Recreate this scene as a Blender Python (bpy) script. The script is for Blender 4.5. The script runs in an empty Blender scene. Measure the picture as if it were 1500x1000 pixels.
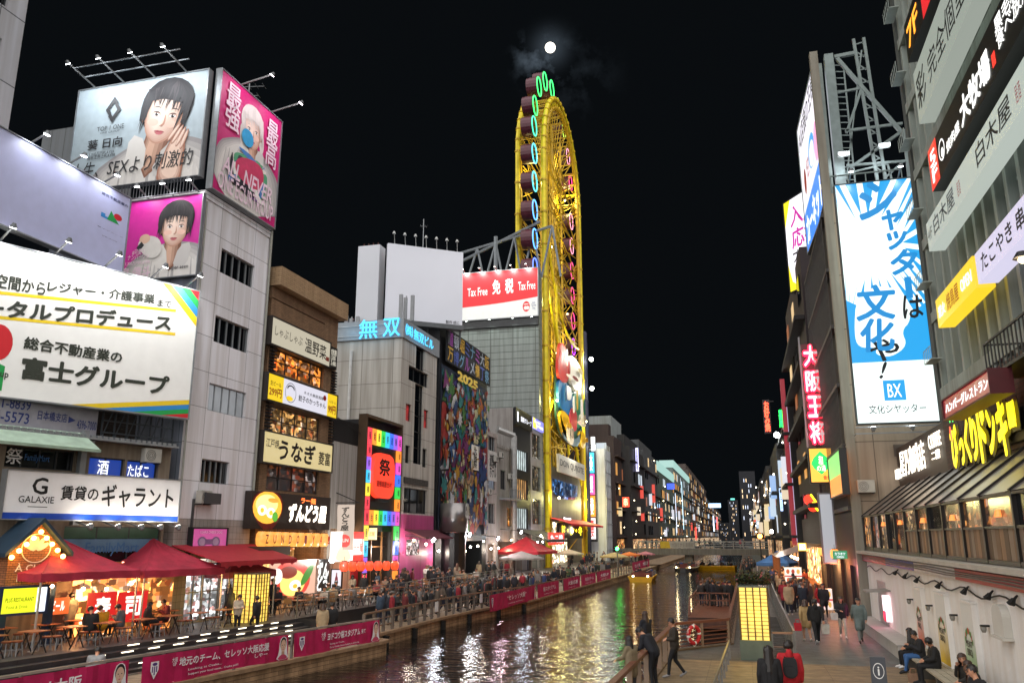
import bpy, bmesh, math, random
from mathutils import Vector as V, Matrix
from mathutils.geometry import tessellate_polygon
R = math.radians
S = bpy.context.scene
COL = S.collection
random.seed(7)

# ------------------------------------------------------------------ camera, sky, sun, exposure
CAMZ, PITCH, YAW, FPX = 4.1, 13.4, 15.4, 1200.0
cd = bpy.data.cameras.new('camera'); cam = bpy.data.objects.new('camera', cd); COL.objects.link(cam)
cam.location = (0, 0, CAMZ); cam.rotation_euler = (R(90 + PITCH), 0, R(YAW))
cd.sensor_width = 36; cd.lens = FPX / 1500 * 36; cd.clip_end = 6000; cd.clip_start = .1
S.camera = cam
S.view_settings.view_transform = 'Standard'; S.view_settings.look = 'None'
S.view_settings.exposure = 1.0; S.view_settings.gamma = 1; S.view_settings.use_curve_mapping = False
S.cycles.use_denoising = True
S.cycles.max_bounces = 5; S.cycles.diffuse_bounces = 2; S.cycles.glossy_bounces = 3; S.cycles.transmission_bounces = 4
S.cycles.sample_clamp_indirect = 6; S.cycles.sample_clamp_direct = 40; S.cycles.caustics_reflective = False; S.cycles.caustics_refractive = False
CF = V((-math.sin(R(YAW)) * math.cos(R(PITCH)), math.cos(R(YAW)) * math.cos(R(PITCH)), math.sin(R(PITCH))))
CR = V((math.cos(R(YAW)), math.sin(R(YAW)), 0)); CU = CR.cross(CF); CC = V((0, 0, CAMZ)); UP = V((0, 0, 1))
def ray(x, y): return CF + CR * ((x - 750) / FPX) - CU * ((y - 500) / FPX)
def gnd(x, y, z=0.0):
    d = ray(x, y); return CC + d * ((z - CAMZ) / d.z)
def atY(x, y, Y):
    d = ray(x, y); return CC + d * (Y / d.y)
def atX(x, y, X):
    d = ray(x, y); return CC + d * (X / d.x)

W = bpy.data.worlds.new('World'); S.world = W; W.use_nodes = True
nt = W.node_tree; nt.nodes.clear()
wo = nt.nodes.new('ShaderNodeOutputWorld'); bg = nt.nodes.new('ShaderNodeBackground'); bg2 = nt.nodes.new('ShaderNodeBackground'); ad = nt.nodes.new('ShaderNodeAddShader')
sk = nt.nodes.new('ShaderNodeTexSky'); sk.sky_type = 'NISHITA'; sk.sun_disc = False
sk.sun_elevation = R(-7); sk.sun_rotation = R(180); bg.inputs[1].default_value = .012
nt.links.new(sk.outputs[0], bg.inputs[0])
# thin moonlit cloud around the moon: noise on the sky sphere
tc = nt.nodes.new('ShaderNodeTexCoord'); nz = nt.nodes.new('ShaderNodeTexNoise'); nz.inputs['Scale'].default_value = 26; nz.inputs['Detail'].default_value = 7; nz.inputs['Roughness'].default_value = .62
nt.links.new(tc.outputs['Generated'], nz.inputs['Vector'])
cr = nt.nodes.new('ShaderNodeValToRGB'); cr.color_ramp.elements[0].position = .47; cr.color_ramp.elements[1].position = .75
nt.links.new(nz.outputs[0], cr.inputs[0])
def wmask(px, py, rad):
    dn = nt.nodes.new('ShaderNodeVectorMath'); dn.operation = 'DISTANCE'
    nt.links.new(tc.outputs['Generated'], dn.inputs[0]); dn.inputs[1].default_value = ray(px, py).normalized()
    mr = nt.nodes.new('ShaderNodeMapRange'); mr.interpolation_type = 'SMOOTHSTEP'
    mr.inputs['From Min'].default_value = rad; mr.inputs['From Max'].default_value = 0
    nt.links.new(dn.outputs['Value'], mr.inputs[0]); return mr.outputs[0]
m1, m2 = wmask(792, 88, .045), wmask(835, 112, .075)
mm = nt.nodes.new('ShaderNodeMath'); mm.operation = 'MULTIPLY_ADD'; nt.links.new(m2, mm.inputs[0]); mm.inputs[1].default_value = .12; nt.links.new(m1, mm.inputs[2])
mh = nt.nodes.new('ShaderNodeMath'); mh.operation = 'POWER'; mh.inputs[1].default_value = 3; nt.links.new(wmask(806, 70, .05), mh.inputs[0])
mu0 = nt.nodes.new('ShaderNodeMath'); mu0.operation = 'MULTIPLY'; nt.links.new(cr.outputs[0], mu0.inputs[0]); nt.links.new(mm.outputs[0], mu0.inputs[1])
mu = nt.nodes.new('ShaderNodeMath'); mu.operation = 'MULTIPLY_ADD'; mu.inputs[1].default_value = .35; nt.links.new(mh.outputs[0], mu.inputs[0]); nt.links.new(mu0.outputs[0], mu.inputs[2])
ms = nt.nodes.new('ShaderNodeMath'); ms.operation = 'MULTIPLY_ADD'; nt.links.new(mu.outputs[0], ms.inputs[0]); ms.inputs[1].default_value = .09; ms.inputs[2].default_value = .0024
bg2.inputs[0].default_value = (.62, .8, 1, 1); nt.links.new(ms.outputs[0], bg2.inputs[1])
nt.links.new(bg.outputs[0], ad.inputs[0]); nt.links.new(bg2.outputs[0], ad.inputs[1]); nt.links.new(ad.outputs[0], wo.inputs[0])

# added low, very soft fill from behind the bridge, standing in for city glow
sd = bpy.data.lights.new('city_glow_fill', 'SUN'); sun = bpy.data.objects.new('city_glow_fill', sd); COL.objects.link(sun)
sd.energy = 3.3; sd.angle = R(170); sd.color = (1, .97, .95); sun.rotation_euler = (R(70), 0, R(12))

# ------------------------------------------------------------------ materials
def lin(h):
    if not isinstance(h, str): return tuple(h)
    h = h.lstrip('#'); out = []
    for i in (0, 2, 4):
        c = int(h[i:i + 2], 16) / 255; out.append(c / 12.92 if c <= .04045 else ((c + .055) / 1.055) ** 2.4)
    return tuple(out)
MC = {}
def mat(col, rough=.6, metal=0.0, var=.16, scale=2.5, bump=0.0, name=None, streak=0.0):
    key = ('m', col, rough, metal, var, scale, bump, streak)
    if key in MC: return MC[key]
    m = bpy.data.materials.new(name or 'paint'); m.use_nodes = True; n = m.node_tree.nodes; l = m.node_tree.links
    b = n['Principled BSDF']; c = lin(col)
    b.inputs['Roughness'].default_value = rough; b.inputs['Metallic'].default_value = metal
    tcn = n.new('ShaderNodeTexCoord'); no = n.new('ShaderNodeTexNoise'); no.inputs['Scale'].default_value = scale; no.inputs['Detail'].default_value = 5
    l.new(tcn.outputs['Object'], no.inputs['Vector'])
    r = n.new('ShaderNodeValToRGB'); e = r.color_ramp.elements
    e[0].position, e[1].position = .3, .7
    e[0].color = (*[x * (1 - var) for x in c], 1); e[1].color = (*[min(1, x * (1 + var * .6)) for x in c], 1)
    l.new(no.outputs[0], r.inputs[0]); src = r.outputs[0]
    if streak:
        mp = n.new('ShaderNodeMapping'); mp.inputs['Scale'].default_value = (2.2, 2.2, .13); l.new(tcn.outputs['Object'], mp.inputs[0])
        n2 = n.new('ShaderNodeTexNoise'); n2.inputs['Scale'].default_value = 1.6; n2.inputs['Detail'].default_value = 4; l.new(mp.outputs[0], n2.inputs['Vector'])
        r2 = n.new('ShaderNodeValToRGB'); r2.color_ramp.elements[0].position = .38; r2.color_ramp.elements[1].position = .62
        q = 1 - streak; r2.color_ramp.elements[0].color = (q, q * .97, q * .93, 1); r2.color_ramp.elements[1].color = (1, 1, 1, 1)
        l.new(n2.outputs[0], r2.inputs[0])
        mx = n.new('ShaderNodeMix'); mx.data_type = 'RGBA'; mx.blend_type = 'MULTIPLY'; mx.inputs[0].default_value = 1
        l.new(src, mx.inputs[6]); l.new(r2.outputs[0], mx.inputs[7]); src = mx.outputs[2]
    l.new(src, b.inputs['Base Color'])
    if bump:
        bp = n.new('ShaderNodeBump'); bp.inputs['Strength'].default_value = bump; bp.inputs['Distance'].default_value = .03
        n3 = n.new('ShaderNodeTexNoise'); n3.inputs['Scale'].default_value = scale * 6; n3.inputs['Detail'].default_value = 3; l.new(tcn.outputs['Object'], n3.inputs['Vector'])
        l.new(n3.outputs[0], bp.inputs['Height']); l.new(bp.outputs[0], b.inputs['Normal'])
    MC[key] = m; return m
def tile(col, joint, bw, bh, rough=.55, ms=.012, var=.12, offset=0.0, streak=.2, swap=False, name='cladding'):
    """panel or brick wall: joints run along (x + y) and z"""
    key = ('t', col, joint, bw, bh, rough, ms, var, offset, streak, swap)
    if key in MC: return MC[key]
    m = bpy.data.materials.new(name); m.use_nodes = True; n = m.node_tree.nodes; l = m.node_tree.links; b = n['Principled BSDF']; b.inputs['Roughness'].default_value = rough
    tcn = n.new('ShaderNodeTexCoord'); sx = n.new('ShaderNodeSeparateXYZ'); l.new(tcn.outputs['Object'], sx.inputs[0])
    a = n.new('ShaderNodeMath'); l.new(sx.outputs[0], a.inputs[0]); l.new(sx.outputs[1], a.inputs[1]); cb = n.new('ShaderNodeCombineXYZ')
    if swap: l.new(sx.outputs[0], cb.inputs[0]); l.new(sx.outputs[1], cb.inputs[1])
    else: l.new(a.outputs[0], cb.inputs[0]); l.new(sx.outputs[2], cb.inputs[1])
    br = n.new('ShaderNodeTexBrick'); br.offset = offset; br.inputs['Scale'].default_value = 1; br.inputs['Brick Width'].default_value = bw; br.inputs['Row Height'].default_value = bh
    br.inputs['Mortar Size'].default_value = ms; c = lin(col)
    br.inputs['Color1'].default_value = (*[x * (1 - var) for x in c], 1); br.inputs['Color2'].default_value = (*[min(1, x * (1 + var)) for x in c], 1); br.inputs['Mortar'].default_value = (*lin(joint), 1)
    l.new(cb.outputs[0], br.inputs['Vector'])
    mp = n.new('ShaderNodeMapping'); mp.inputs['Scale'].default_value = (1.7, 1.7, .1); l.new(tcn.outputs['Object'], mp.inputs[0])
    n2 = n.new('ShaderNodeTexNoise'); n2.inputs['Scale'].default_value = 1.5; n2.inputs['Detail'].default_value = 6; l.new(mp.outputs[0], n2.inputs['Vector'])
    r2 = n.new('ShaderNodeValToRGB'); r2.color_ramp.elements[0].position = .35; r2.color_ramp.elements[1].position = .65
    q = 1 - streak; r2.color_ramp.elements[0].color = (q, q * .97, q * .93, 1); r2.color_ramp.elements[1].color = (1, 1, 1, 1); l.new(n2.outputs[0], r2.inputs[0])
    mx = n.new('ShaderNodeMix'); mx.data_type = 'RGBA'; mx.blend_type = 'MULTIPLY'; mx.inputs[0].default_value = 1
    l.new(br.outputs[0], mx.inputs[6]); l.new(r2.outputs[0], mx.inputs[7]); l.new(mx.outputs[2], b.inputs['Base Color'])
    bp = n.new('ShaderNodeBump'); bp.inputs['Strength'].default_value = .35; bp.inputs['Distance'].default_value = .02; bp.invert = True
    l.new(br.outputs[1], bp.inputs['Height']); l.new(bp.outputs[0], b.inputs['Normal'])
    MC[key] = m; return m
def emi(col, k=1.0, light=True, name=None, var=0.0, scale=3.0):
    key = ('e', col, k, light, var, scale)
    if key in MC: return MC[key]
    m = bpy.data.materials.new(name or 'glow'); m.use_nodes = True; n = m.node_tree.nodes; l = m.node_tree.links
    b = n['Principled BSDF']; c = lin(col); b.inputs['Base Color'].default_value = (.03, .03, .03, 1); b.inputs['Roughness'].default_value = .3
    b.inputs['Emission Color'].default_value = (*c, 1); b.inputs['Emission Strength'].default_value = k
    if var:
        tcn = n.new('ShaderNodeTexCoord'); no = n.new('ShaderNodeTexNoise'); no.inputs['Scale'].default_value = scale; no.inputs['Detail'].default_value = 3; l.new(tcn.outputs['Object'], no.inputs['Vector'])
        mr = n.new('ShaderNodeMapRange'); mr.inputs['From Min'].default_value = .35; mr.inputs['From Max'].default_value = .65; mr.inputs['To Min'].default_value = k * (1 - var); mr.inputs['To Max'].default_value = k
        l.new(no.outputs[0], mr.inputs[0]); l.new(mr.outputs[0], b.inputs['Emission Strength'])
    m.cycles.emission_sampling = 'AUTO' if light else 'NONE'
    MC[key] = m; return m
def room(col, k=.5, scale=1.6, name='lit_room'):
    """a lit room seen through its pane or open front: rows of lit and dark things, pools of lamp light"""
    key = ('r', col, k, scale)
    if key in MC: return MC[key]
    m = bpy.data.materials.new(name); m.use_nodes = True; n = m.node_tree.nodes; l = m.node_tree.links
    b = n['Principled BSDF']; b.inputs['Base Color'].default_value = (.02, .02, .02, 1); b.inputs['Roughness'].default_value = .12
    tcn = n.new('ShaderNodeTexCoord'); c = lin(col); outs = []
    for sc, q in ((1.0, (1.5, 1.5, 1.0)), (2.6, (1, 1, 1.6))):
        mp = n.new('ShaderNodeMapping'); mp.inputs['Scale'].default_value = q; l.new(tcn.outputs['Object'], mp.inputs[0])
        vo = n.new('ShaderNodeTexVoronoi'); vo.distance = 'CHEBYCHEV'; vo.inputs['Scale'].default_value = scale * sc; vo.inputs['Randomness'].default_value = .8; l.new(mp.outputs[0], vo.inputs['Vector']); outs.append(vo)
    sp = n.new('ShaderNodeSeparateColor'); l.new(outs[0].outputs['Color'], sp.inputs[0]); sp2 = n.new('ShaderNodeSeparateColor'); l.new(outs[1].outputs['Color'], sp2.inputs[0])
    pw = n.new('ShaderNodeMath'); pw.operation = 'POWER'; pw.inputs[1].default_value = 1.6; l.new(sp.outputs[0], pw.inputs[0]); pw2 = n.new('ShaderNodeMath'); pw2.operation = 'POWER'; pw2.inputs[1].default_value = 2.2; l.new(sp2.outputs[1], pw2.inputs[0])
    mlt = n.new('ShaderNodeMath'); mlt.operation = 'MULTIPLY'; l.new(pw.outputs[0], mlt.inputs[0]); l.new(pw2.outputs[0], mlt.inputs[1])
    mr = n.new('ShaderNodeMapRange'); mr.inputs['From Max'].default_value = .55; mr.inputs['To Min'].default_value = .07 * k; mr.inputs['To Max'].default_value = 1.9 * k; l.new(mlt.outputs[0], mr.inputs[0]); l.new(mr.outputs[0], b.inputs['Emission Strength'])
    r = n.new('ShaderNodeValToRGB'); e = r.color_ramp.elements; e[0].color = (*[x * .55 for x in c], 1); e[1].color = (*[min(1, x * .7 + .35) for x in c], 1); e2 = e.new(.5); e2.color = (*c, 1)
    e3 = e.new(.62); e3.color = (c[0], c[1] * .35, c[2] * .3, 1); e4 = e.new(.72); e4.color = (*c, 1); l.new(sp2.outputs[2], r.inputs[0]); l.new(r.outputs[0], b.inputs['Emission Color'])
    m.cycles.emission_sampling = 'NONE'; MC[key] = m; return m
def glass(col='#0b0d10', rough=.06):
    return mat(col, rough, 0, .3, .8, name='dark_glass')

# ------------------------------------------------------------------ mesh builder
class MB:
    def __init__(s): s.v = []; s.f = []; s.m = []
    def poly(s, pts, mi=0):
        k = len(s.v); s.v += [tuple(p) for p in pts]; s.f.append(tuple(range(k, k + len(pts)))); s.m.append(mi)
    def hexa(s, p, mi=0):                     # p: 4 lower + 4 upper, ccw seen from above
        k = len(s.v); s.v += [tuple(q) for q in p]
        for q in ((3, 2, 1, 0), (4, 5, 6, 7), (0, 1, 5, 4), (1, 2, 6, 5), (2, 3, 7, 6), (3, 0, 4, 7)):
            s.f.append(tuple(k + i for i in q)); s.m.append(mi)
    def box(s, x0, y0, z0, x1, y1, z1, mi=0):
        s.hexa([(x0, y0, z0), (x1, y0, z0), (x1, y1, z0), (x0, y1, z0), (x0, y0, z1), (x1, y0, z1), (x1, y1, z1), (x0, y1, z1)], mi)
    def tube(s, a, b, r0, r1=None, n=6, mi=0, caps=True):
        a, b = V(a), V(b); r1 = r0 if r1 is None else r1; d = b - a
        if d.length < 1e-6: return
        d.normalize(); x = d.orthogonal().normalized(); y = d.cross(x); k = len(s.v)
        for c, r in ((a, r0), (b, r1)):
            for i in range(n):
                t = 2 * math.pi * i / n; s.v.append(tuple(c + (x * math.cos(t) + y * math.sin(t)) * r))
        for i in range(n):
            j = (i + 1) % n; s.f.append((k + i, k + j, k + n + j, k + n + i)); s.m.append(mi)
        if caps:
            s.f.append(tuple(k + i for i in reversed(range(n)))); s.m.append(mi); s.f.append(tuple(k + n + i for i in range(n))); s.m.append(mi)
    def path(s, pts, r, n=6, mi=0):
        for a, b in zip(pts, pts[1:]): s.tube(a, b, r, r, n, mi)
    def bar(s, a, b, w, h=None, mi=0):        # square bar
        a, b = V(a), V(b); h = w if h is None else h; d = (b - a)
        if d.length < 1e-6: return
        d.normalize(); x = d.cross(UP)
        if x.length < 1e-3: x = V((1, 0, 0))
        x.normalize(); y = x.cross(d); x *= w / 2; y *= h / 2
        s.hexa([a - x - y, a + x - y, b + x - y, b - x - y, a - x + y, a + x + y, b + x + y, b - x + y], mi)
    def lathe(s, prof, c, n=12, mi=0, ax=None):
        c = V(c); ax = V(ax or (0, 0, 1)).normalized(); x = ax.orthogonal().normalized(); y = ax.cross(x); k = len(s.v); P = len(prof)
        for r, h in prof:
            for i in range(n):
                t = 2 * math.pi * i / n; s.v.append(tuple(c + ax * h + (x * math.cos(t) + y * math.sin(t)) * r))
        for q in range(P - 1):
            for i in range(n):
                j = (i + 1) % n; s.f.append((k + q * n + i, k + q * n + j, k + (q + 1) * n + j, k + (q + 1) * n + i)); s.m.append(mi)
        s.f.append(tuple(k + i for i in reversed(range(n)))); s.m.append(mi); s.f.append(tuple(k + (P - 1) * n + i for i in range(n))); s.m.append(mi)
    def ball(s, c, r, mi=0, n=10, sz=1.0):
        s.lathe([(max(.001, r * math.sin(math.pi * i / 6)), -r * sz * math.cos(math.pi * i / 6)) for i in range(7)], c, n, mi)
    def tris(s, pts, tri, mi=0):
        k = len(s.v); s.v += [tuple(p) for p in pts]
        for t in tri: s.f.append(tuple(k + i for i in t)); s.m.append(mi)
BASE = {}
def top_of(o):
    while o.parent: o = o.parent
    return o
def props(o, label=None, cat=None, group=None, kind=None):
    if label: o['label'] = label
    if cat: o['category'] = cat
    if group: o['group'] = group
    if kind: o['kind'] = kind
def obj(name, mb, mats, parent=None, label=None, cat=None, group=None, kind=None, smooth=False, bevel=0):
    me = bpy.data.meshes.new(name)
    if parent: off = V(BASE[top_of(parent).name])
    elif kind: off = V((0, 0, 0))
    else:
        xs = [p[0] for p in mb.v]; ys = [p[1] for p in mb.v]; zs = [p[2] for p in mb.v]
        off = V(((min(xs) + max(xs)) / 2, (min(ys) + max(ys)) / 2, min(zs)))
    me.from_pydata([tuple(V(p) - off) for p in mb.v], [], mb.f)
    for m in (mats if isinstance(mats, (list, tuple)) else [mats]): me.materials.append(m)
    me.polygons.foreach_set('material_index', mb.m)
    if smooth: me.polygons.foreach_set('use_smooth', [True] * len(me.polygons))
    me.update(); o = bpy.data.objects.new(name, me); COL.objects.link(o)
    if parent: o.parent = parent
    else: o.location = off; BASE[o.name] = tuple(off)
    if bevel:
        b = o.modifiers.new('bevel', 'BEVEL'); b.width = bevel; b.segments = 2; b.limit_method = 'ANGLE'
    props(o, label, cat, group, kind); return o
def thing(name, label, cat, loc=(0, 0, 0), group=None):
    o = bpy.data.objects.new(name, None); COL.objects.link(o); o.location = loc; o.empty_display_size = .2
    BASE[o.name] = tuple(loc); props(o, label, cat, group); return o
KIDS = {}
def copy_tree(o, loc=None, rz=None, label=None, group=None, parent=None, scale=None):
    c = o.copy(); COL.objects.link(c)
    if parent: c.parent = parent
    if loc is not None: c.location = loc; BASE[c.name] = tuple(loc)
    if rz is not None: c.rotation_euler = (0, 0, rz)
    if scale is not None: c.scale = (scale, scale, scale)
    if label: c['label'] = label
    if group: c['group'] = group
    for ch in o.children: copy_tree(ch, parent=c)
    return c
def lamp(loc, power, col='#ffe2b8', rad=.06, parent=None, aim=None, spot=None, blend=.5, name='lamp_light'):
    ld = bpy.data.lights.new(name, 'SPOT' if aim is not None else 'POINT'); ld.energy = power; ld.color = lin(col); ld.shadow_soft_size = rad
    o = bpy.data.objects.new(name, ld); COL.objects.link(o)
    if aim is not None:
        ld.spot_size = R(spot or 100); ld.spot_blend = blend
        o.rotation_euler = (V(aim) - V(loc)).to_track_quat('-Z', 'Y').to_euler()
    if parent: o.parent = parent; o.location = V(loc) - V(BASE[top_of(parent).name])
    else: o.location = loc
    return o

# ------------------------------------------------------------------ facade planes
class Pl:
    """vertical plane: origin o, horizontal axis u (to the right for whoever faces it), normal n towards that viewer"""
    def __init__(s, o, u):
        s.o = V((o[0], o[1], 0)); s.u = V((u[0], u[1], 0)).normalized(); s.n = s.u.cross(UP)
    @staticmethod
    def two(a, b): return Pl(a, (b[0] - a[0], b[1] - a[1]))
    def pt(s, a, z, d=0.0): return s.o + s.u * a + UP * z + s.n * d
    def pix(s, x, y, d=0.0):
        r = ray(x, y); t = (s.o + s.n * d - CC).dot(s.n) / r.dot(s.n); p = CC + r * t
        return (p - s.o).dot(s.u), p.z
    def R(s, x0, y0, x1, y1, d=0.0):
        a = s.pix(x0, y0, d); b = s.pix(x1, y1, d)
        return min(a[0], b[0]), min(a[1], b[1]), max(a[0], b[0]), max(a[1], b[1])
    def box(s, mb, s0, z0, s1, z1, d0, d1, mi=0):
        mb.hexa([s.pt(s0, z0, d1), s.pt(s1, z0, d1), s.pt(s1, z0, d0), s.pt(s0, z0, d0), s.pt(s0, z1, d1), s.pt(s1, z1, d1), s.pt(s1, z1, d0), s.pt(s0, z1, d0)], mi)
    def quad(s, mb, s0, z0, s1, z1, d, mi=0): mb.poly([s.pt(s0, z0, d), s.pt(s1, z0, d), s.pt(s1, z1, d), s.pt(s0, z1, d)], mi)
    def fill(s, mb, pts, d, mi=0):            # filled outline (list of (s, z))
        p3 = [V((a, b, 0)) for a, b in pts]; tri = tessellate_polygon([p3])
        area = sum(p3[i - 1].x * p3[i].y - p3[i].x * p3[i - 1].y for i in range(len(p3)))
        out = []
        for t in tri:
            a, b, c = (p3[i] for i in t); ar = (b - a).cross(c - a).z
            out.append(t if ar > 0 else t[::-1])
        mb.tris([s.pt(a, b, d) for a, b in pts], out, mi)
    def prism(s, mb, pts, d0, d1, mi=0):
        s.fill(mb, pts, d1, mi); n = len(pts)
        for i in range(n):
            a, b = pts[i], pts[(i + 1) % n]; mb.poly([s.pt(*a, d0), s.pt(*b, d0), s.pt(*b, d1), s.pt(*a, d1)], mi)
    def wall(s, mb, s0, z0, s1, z1, holes=(), d=0.0, mi=0, reveal=.22):
        S_ = sorted({s0, s1, *[h[0] for h in holes], *[h[2] for h in holes]}); Z_ = sorted({z0, z1, *[h[1] for h in holes], *[h[3] for h in holes]})
        for a, b in zip(S_, S_[1:]):
            for c, e in zip(Z_, Z_[1:]):
                ca, cz = (a + b) / 2, (c + e) / 2
                if any(h[0] < ca < h[2] and h[1] < cz < h[3] for h in holes): continue
                s.quad(mb, a, c, b, e, d, mi)
        for h in holes:
            q = [(h[0], h[1]), (h[2], h[1]), (h[2], h[3]), (h[0], h[3])]
            for i in range(4):
                a, b = q[i], q[(i + 1) % 4]; mb.poly([s.pt(*a, d), s.pt(*b, d), s.pt(*b, d - reveal), s.pt(*a, d - reveal)], mi)
def chaikin(p, n=2):
    for _ in range(n):
        q = []
        for i in range(len(p)):
            a, b = p[i], p[(i + 1) % len(p)]; q += [(a[0] * .75 + b[0] * .25, a[1] * .75 + b[1] * .25), (a[0] * .25 + b[0] * .75, a[1] * .25 + b[1] * .75)]
        p = q
    return p
def ell(cx, cy, rx, ry, n=20, rot=0):
    c, s = math.cos(rot), math.sin(rot); out = []
    for i in range(n):
        t = 2 * math.pi * i / n; x, y = rx * math.cos(t), ry * math.sin(t); out.append((cx + x * c - y * s, cy + x * s + y * c))
    return out
TX = {}
def glyphs(body, ext=0.0, shear=0.0, res=2):
    key = (body, ext > 0, shear)
    if key in TX: return TX[key]
    c = bpy.data.curves.new('lettering', 'FONT'); c.body = body; c.resolution_u = res; c.align_x = 'CENTER'; c.shear = shear; c.space_line = .82 if '\n' in body else 1
    c.extrude = .5 if ext > 0 else 0
    o = bpy.data.objects.new('lettering', c); COL.objects.link(o)
    dg = bpy.context.evaluated_depsgraph_get(); me = bpy.data.meshes.new_from_object(o.evaluated_get(dg))
    v = [tuple(q.co) for q in me.vertices]; f = [tuple(p.vertices) for p in me.polygons]
    bpy.data.objects.remove(o); bpy.data.curves.remove(c); bpy.data.meshes.remove(me)
    x0 = min(p[0] for p in v); x1 = max(p[0] for p in v); y0 = min(p[1] for p in v); y1 = max(p[1] for p in v)
    TX[key] = ([((p[0] - x0) / (x1 - x0), (p[1] - y0) / max(1e-6, y1 - y0), p[2]) for p in v], f, x1 - x0, max(1e-6, y1 - y0))
    return TX[key]
def text(mb, pl, body, s0, z0, s1, z1, d, mi=0, bold=.015, ext=0.0, shear=0.0, rise=0.0):
    """letters fitted to a rectangle; heavier weights are several strikes of the same letters, each a hair in front of the last"""
    v, f, gw, gh = glyphs(body, ext, shear); b = bold * .62; W_, H_ = s1 - s0, z1 - z0; ux, uz = W_ * b / (gw + 2 * b), H_ * b / (gh + 2 * b); a0, b0, W_, H_ = s0 + ux, z0 + uz, W_ - 2 * ux, H_ - 2 * uz
    hits = [(0, 0)] if b < .004 else [(0, 0), (-1, 0), (1, 0), (0, 1), (0, -1)] if b < .03 else [(0, 0), (-1, 0), (1, 0), (0, 1), (0, -1), (.7, .7), (-.7, .7), (.7, -.7), (-.7, -.7)]
    for i, (hx, hz) in enumerate(hits):
        mb.tris([pl.pt(a0 + x * W_ + hx * ux, b0 + y * H_ + hz * uz + rise * x, d + .0009 * i + (t * ext + ext * .5 if ext else 0)) for x, y, t in v], f, mi)

def clip01(p):
    for ax, lim, sg in ((0, 0, 1), (0, 1, -1), (1, 0, 1), (1, 1, -1)):
        q = []
        for i in range(len(p)):
            a, b = p[i - 1], p[i]; ia, ib = (a[ax] - lim) * sg >= 0, (b[ax] - lim) * sg >= 0
            if ia != ib: t = (lim - a[ax]) / (b[ax] - a[ax]); q.append((a[0] + (b[0] - a[0]) * t, a[1] + (b[1] - a[1]) * t))
            if ib: q.append(b)
        p = q
        if len(p) < 3: return []
    return p
def sign(pl, rc, name, label, panel, texts=(), arts=(), cat='sign', depth=.25, d=.02, frame=None, fw=.08, group=None, glow=False):
    """flat sign: rc = (s0,z0,s1,z1); texts (body,fx0,fz0,fx1,fz1,material[,bold[,shear[,rise]]]); arts (outline in fractions, material)"""
    s0, z0, s1, z1 = rc; w, h = s1 - s0, z1 - z0
    root = thing(name, label, cat, pl.pt((s0 + s1) / 2, z0, d), group)
    mb = MB(); pl.box(mb, s0, z0, s1, z1, d, d + depth); obj('panel', mb, panel, root)
    f = d + depth
    if frame:
        mb = MB()
        for a in ((s0 - fw, z0 - fw, s1 + fw, z0), (s0 - fw, z1, s1 + fw, z1 + fw), (s0 - fw, z0, s0, z1), (s1, z0, s1 + fw, z1)): pl.box(mb, *a, d - .01, f + .05)
        obj('frame', mb, frame, root)
    if arts:
        mb = MB(); ms = []
        for i, a in enumerate(arts):
            if a[1] not in ms: ms.append(a[1])
            cp = clip01(a[0])
            if cp: pl.fill(mb, [(s0 + x * w, z0 + y * h) for x, y in cp], f + .006 + .0004 * i, ms.index(a[1]))
        obj('artwork', mb, ms, root)
    if texts:
        mb = MB(); ms = []
        for t in texts:
            if t[5] not in ms: ms.append(t[5])
            text(mb, pl, t[0], s0 + t[1] * w, z0 + t[2] * h, s0 + t[3] * w, z0 + t[4] * h, f + .009 + .0004 * len(arts), ms.index(t[5]), t[6] if len(t) > 6 else .018, 0, t[7] if len(t) > 7 else 0, (t[8] if len(t) > 8 else 0) * h)
        obj('lettering', mb, ms, root)
    return root
def flood(pl, s, z, reach, tgt, power, label, group, col='#fff4e4', up=False, spot=115, hm=None):
    """flood lamp on an arm standing off a board: arm, head with glowing face, light aimed at (s,z) tgt"""
    a = pl.pt(s, z, .1); b = pl.pt(s, z + (.35 if not up else -.25), reach); root = thing('flood_lamp', label, 'lamp', a, group)
    mb = MB(); mb.bar(a, b, .06); obj('arm', mb, mat('#8a8c8c', .5, .6), root)
    t = pl.pt(tgt[0], tgt[1], .3); dr = (t - b).normalized()
    mb = MB(); mb.lathe([(.06, -.1), (.11, 0), (.14, .07)], b, 10, 0, dr); mb.lathe([(.12, .071), (.12, .09)], b, 10, 1, dr)
    obj('lamp_head', mb, [mat('#707476', .5, .5), emi(col, 14, False)], root)
    lamp(b + dr * .2, power, col, .12, root, t, spot, .7); return root

GL = glass(); FRM = mat('#3a3d40', .5, .4); ALU = mat('#8d9194', .45, .5)
def window(pl, h, root, nx=2, ny=1, lit=None, frame=None, rec=.2, name='window', t=.05):
    s0, z0, s1, z1 = h; mb = MB(); f = frame or FRM
    for i in range(nx + 1):
        x = s0 + (s1 - s0) * i / nx; x = min(max(x, s0 + t / 2), s1 - t / 2); pl.box(mb, x - t / 2, z0, x + t / 2, z1, -rec - .02, -rec + .06)
    for j in range(ny + 1):
        z = z0 + (z1 - z0) * j / ny; z = min(max(z, z0 + t / 2), z1 - t / 2)
        for i in range(nx):
            a = s0 + (s1 - s0) * i / nx; b = s0 + (s1 - s0) * (i + 1) / nx; pl.box(mb, a + t / 2 + .002, z - t / 2, b - t / 2 - .002, z + t / 2, -rec - .018, -rec + .055)
    w = obj(name, mb, f, root)
    mb = MB(); pl.quad(mb, s0, z0, s1, z1, -rec); obj('pane', mb, lit or GL, w); return w
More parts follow.
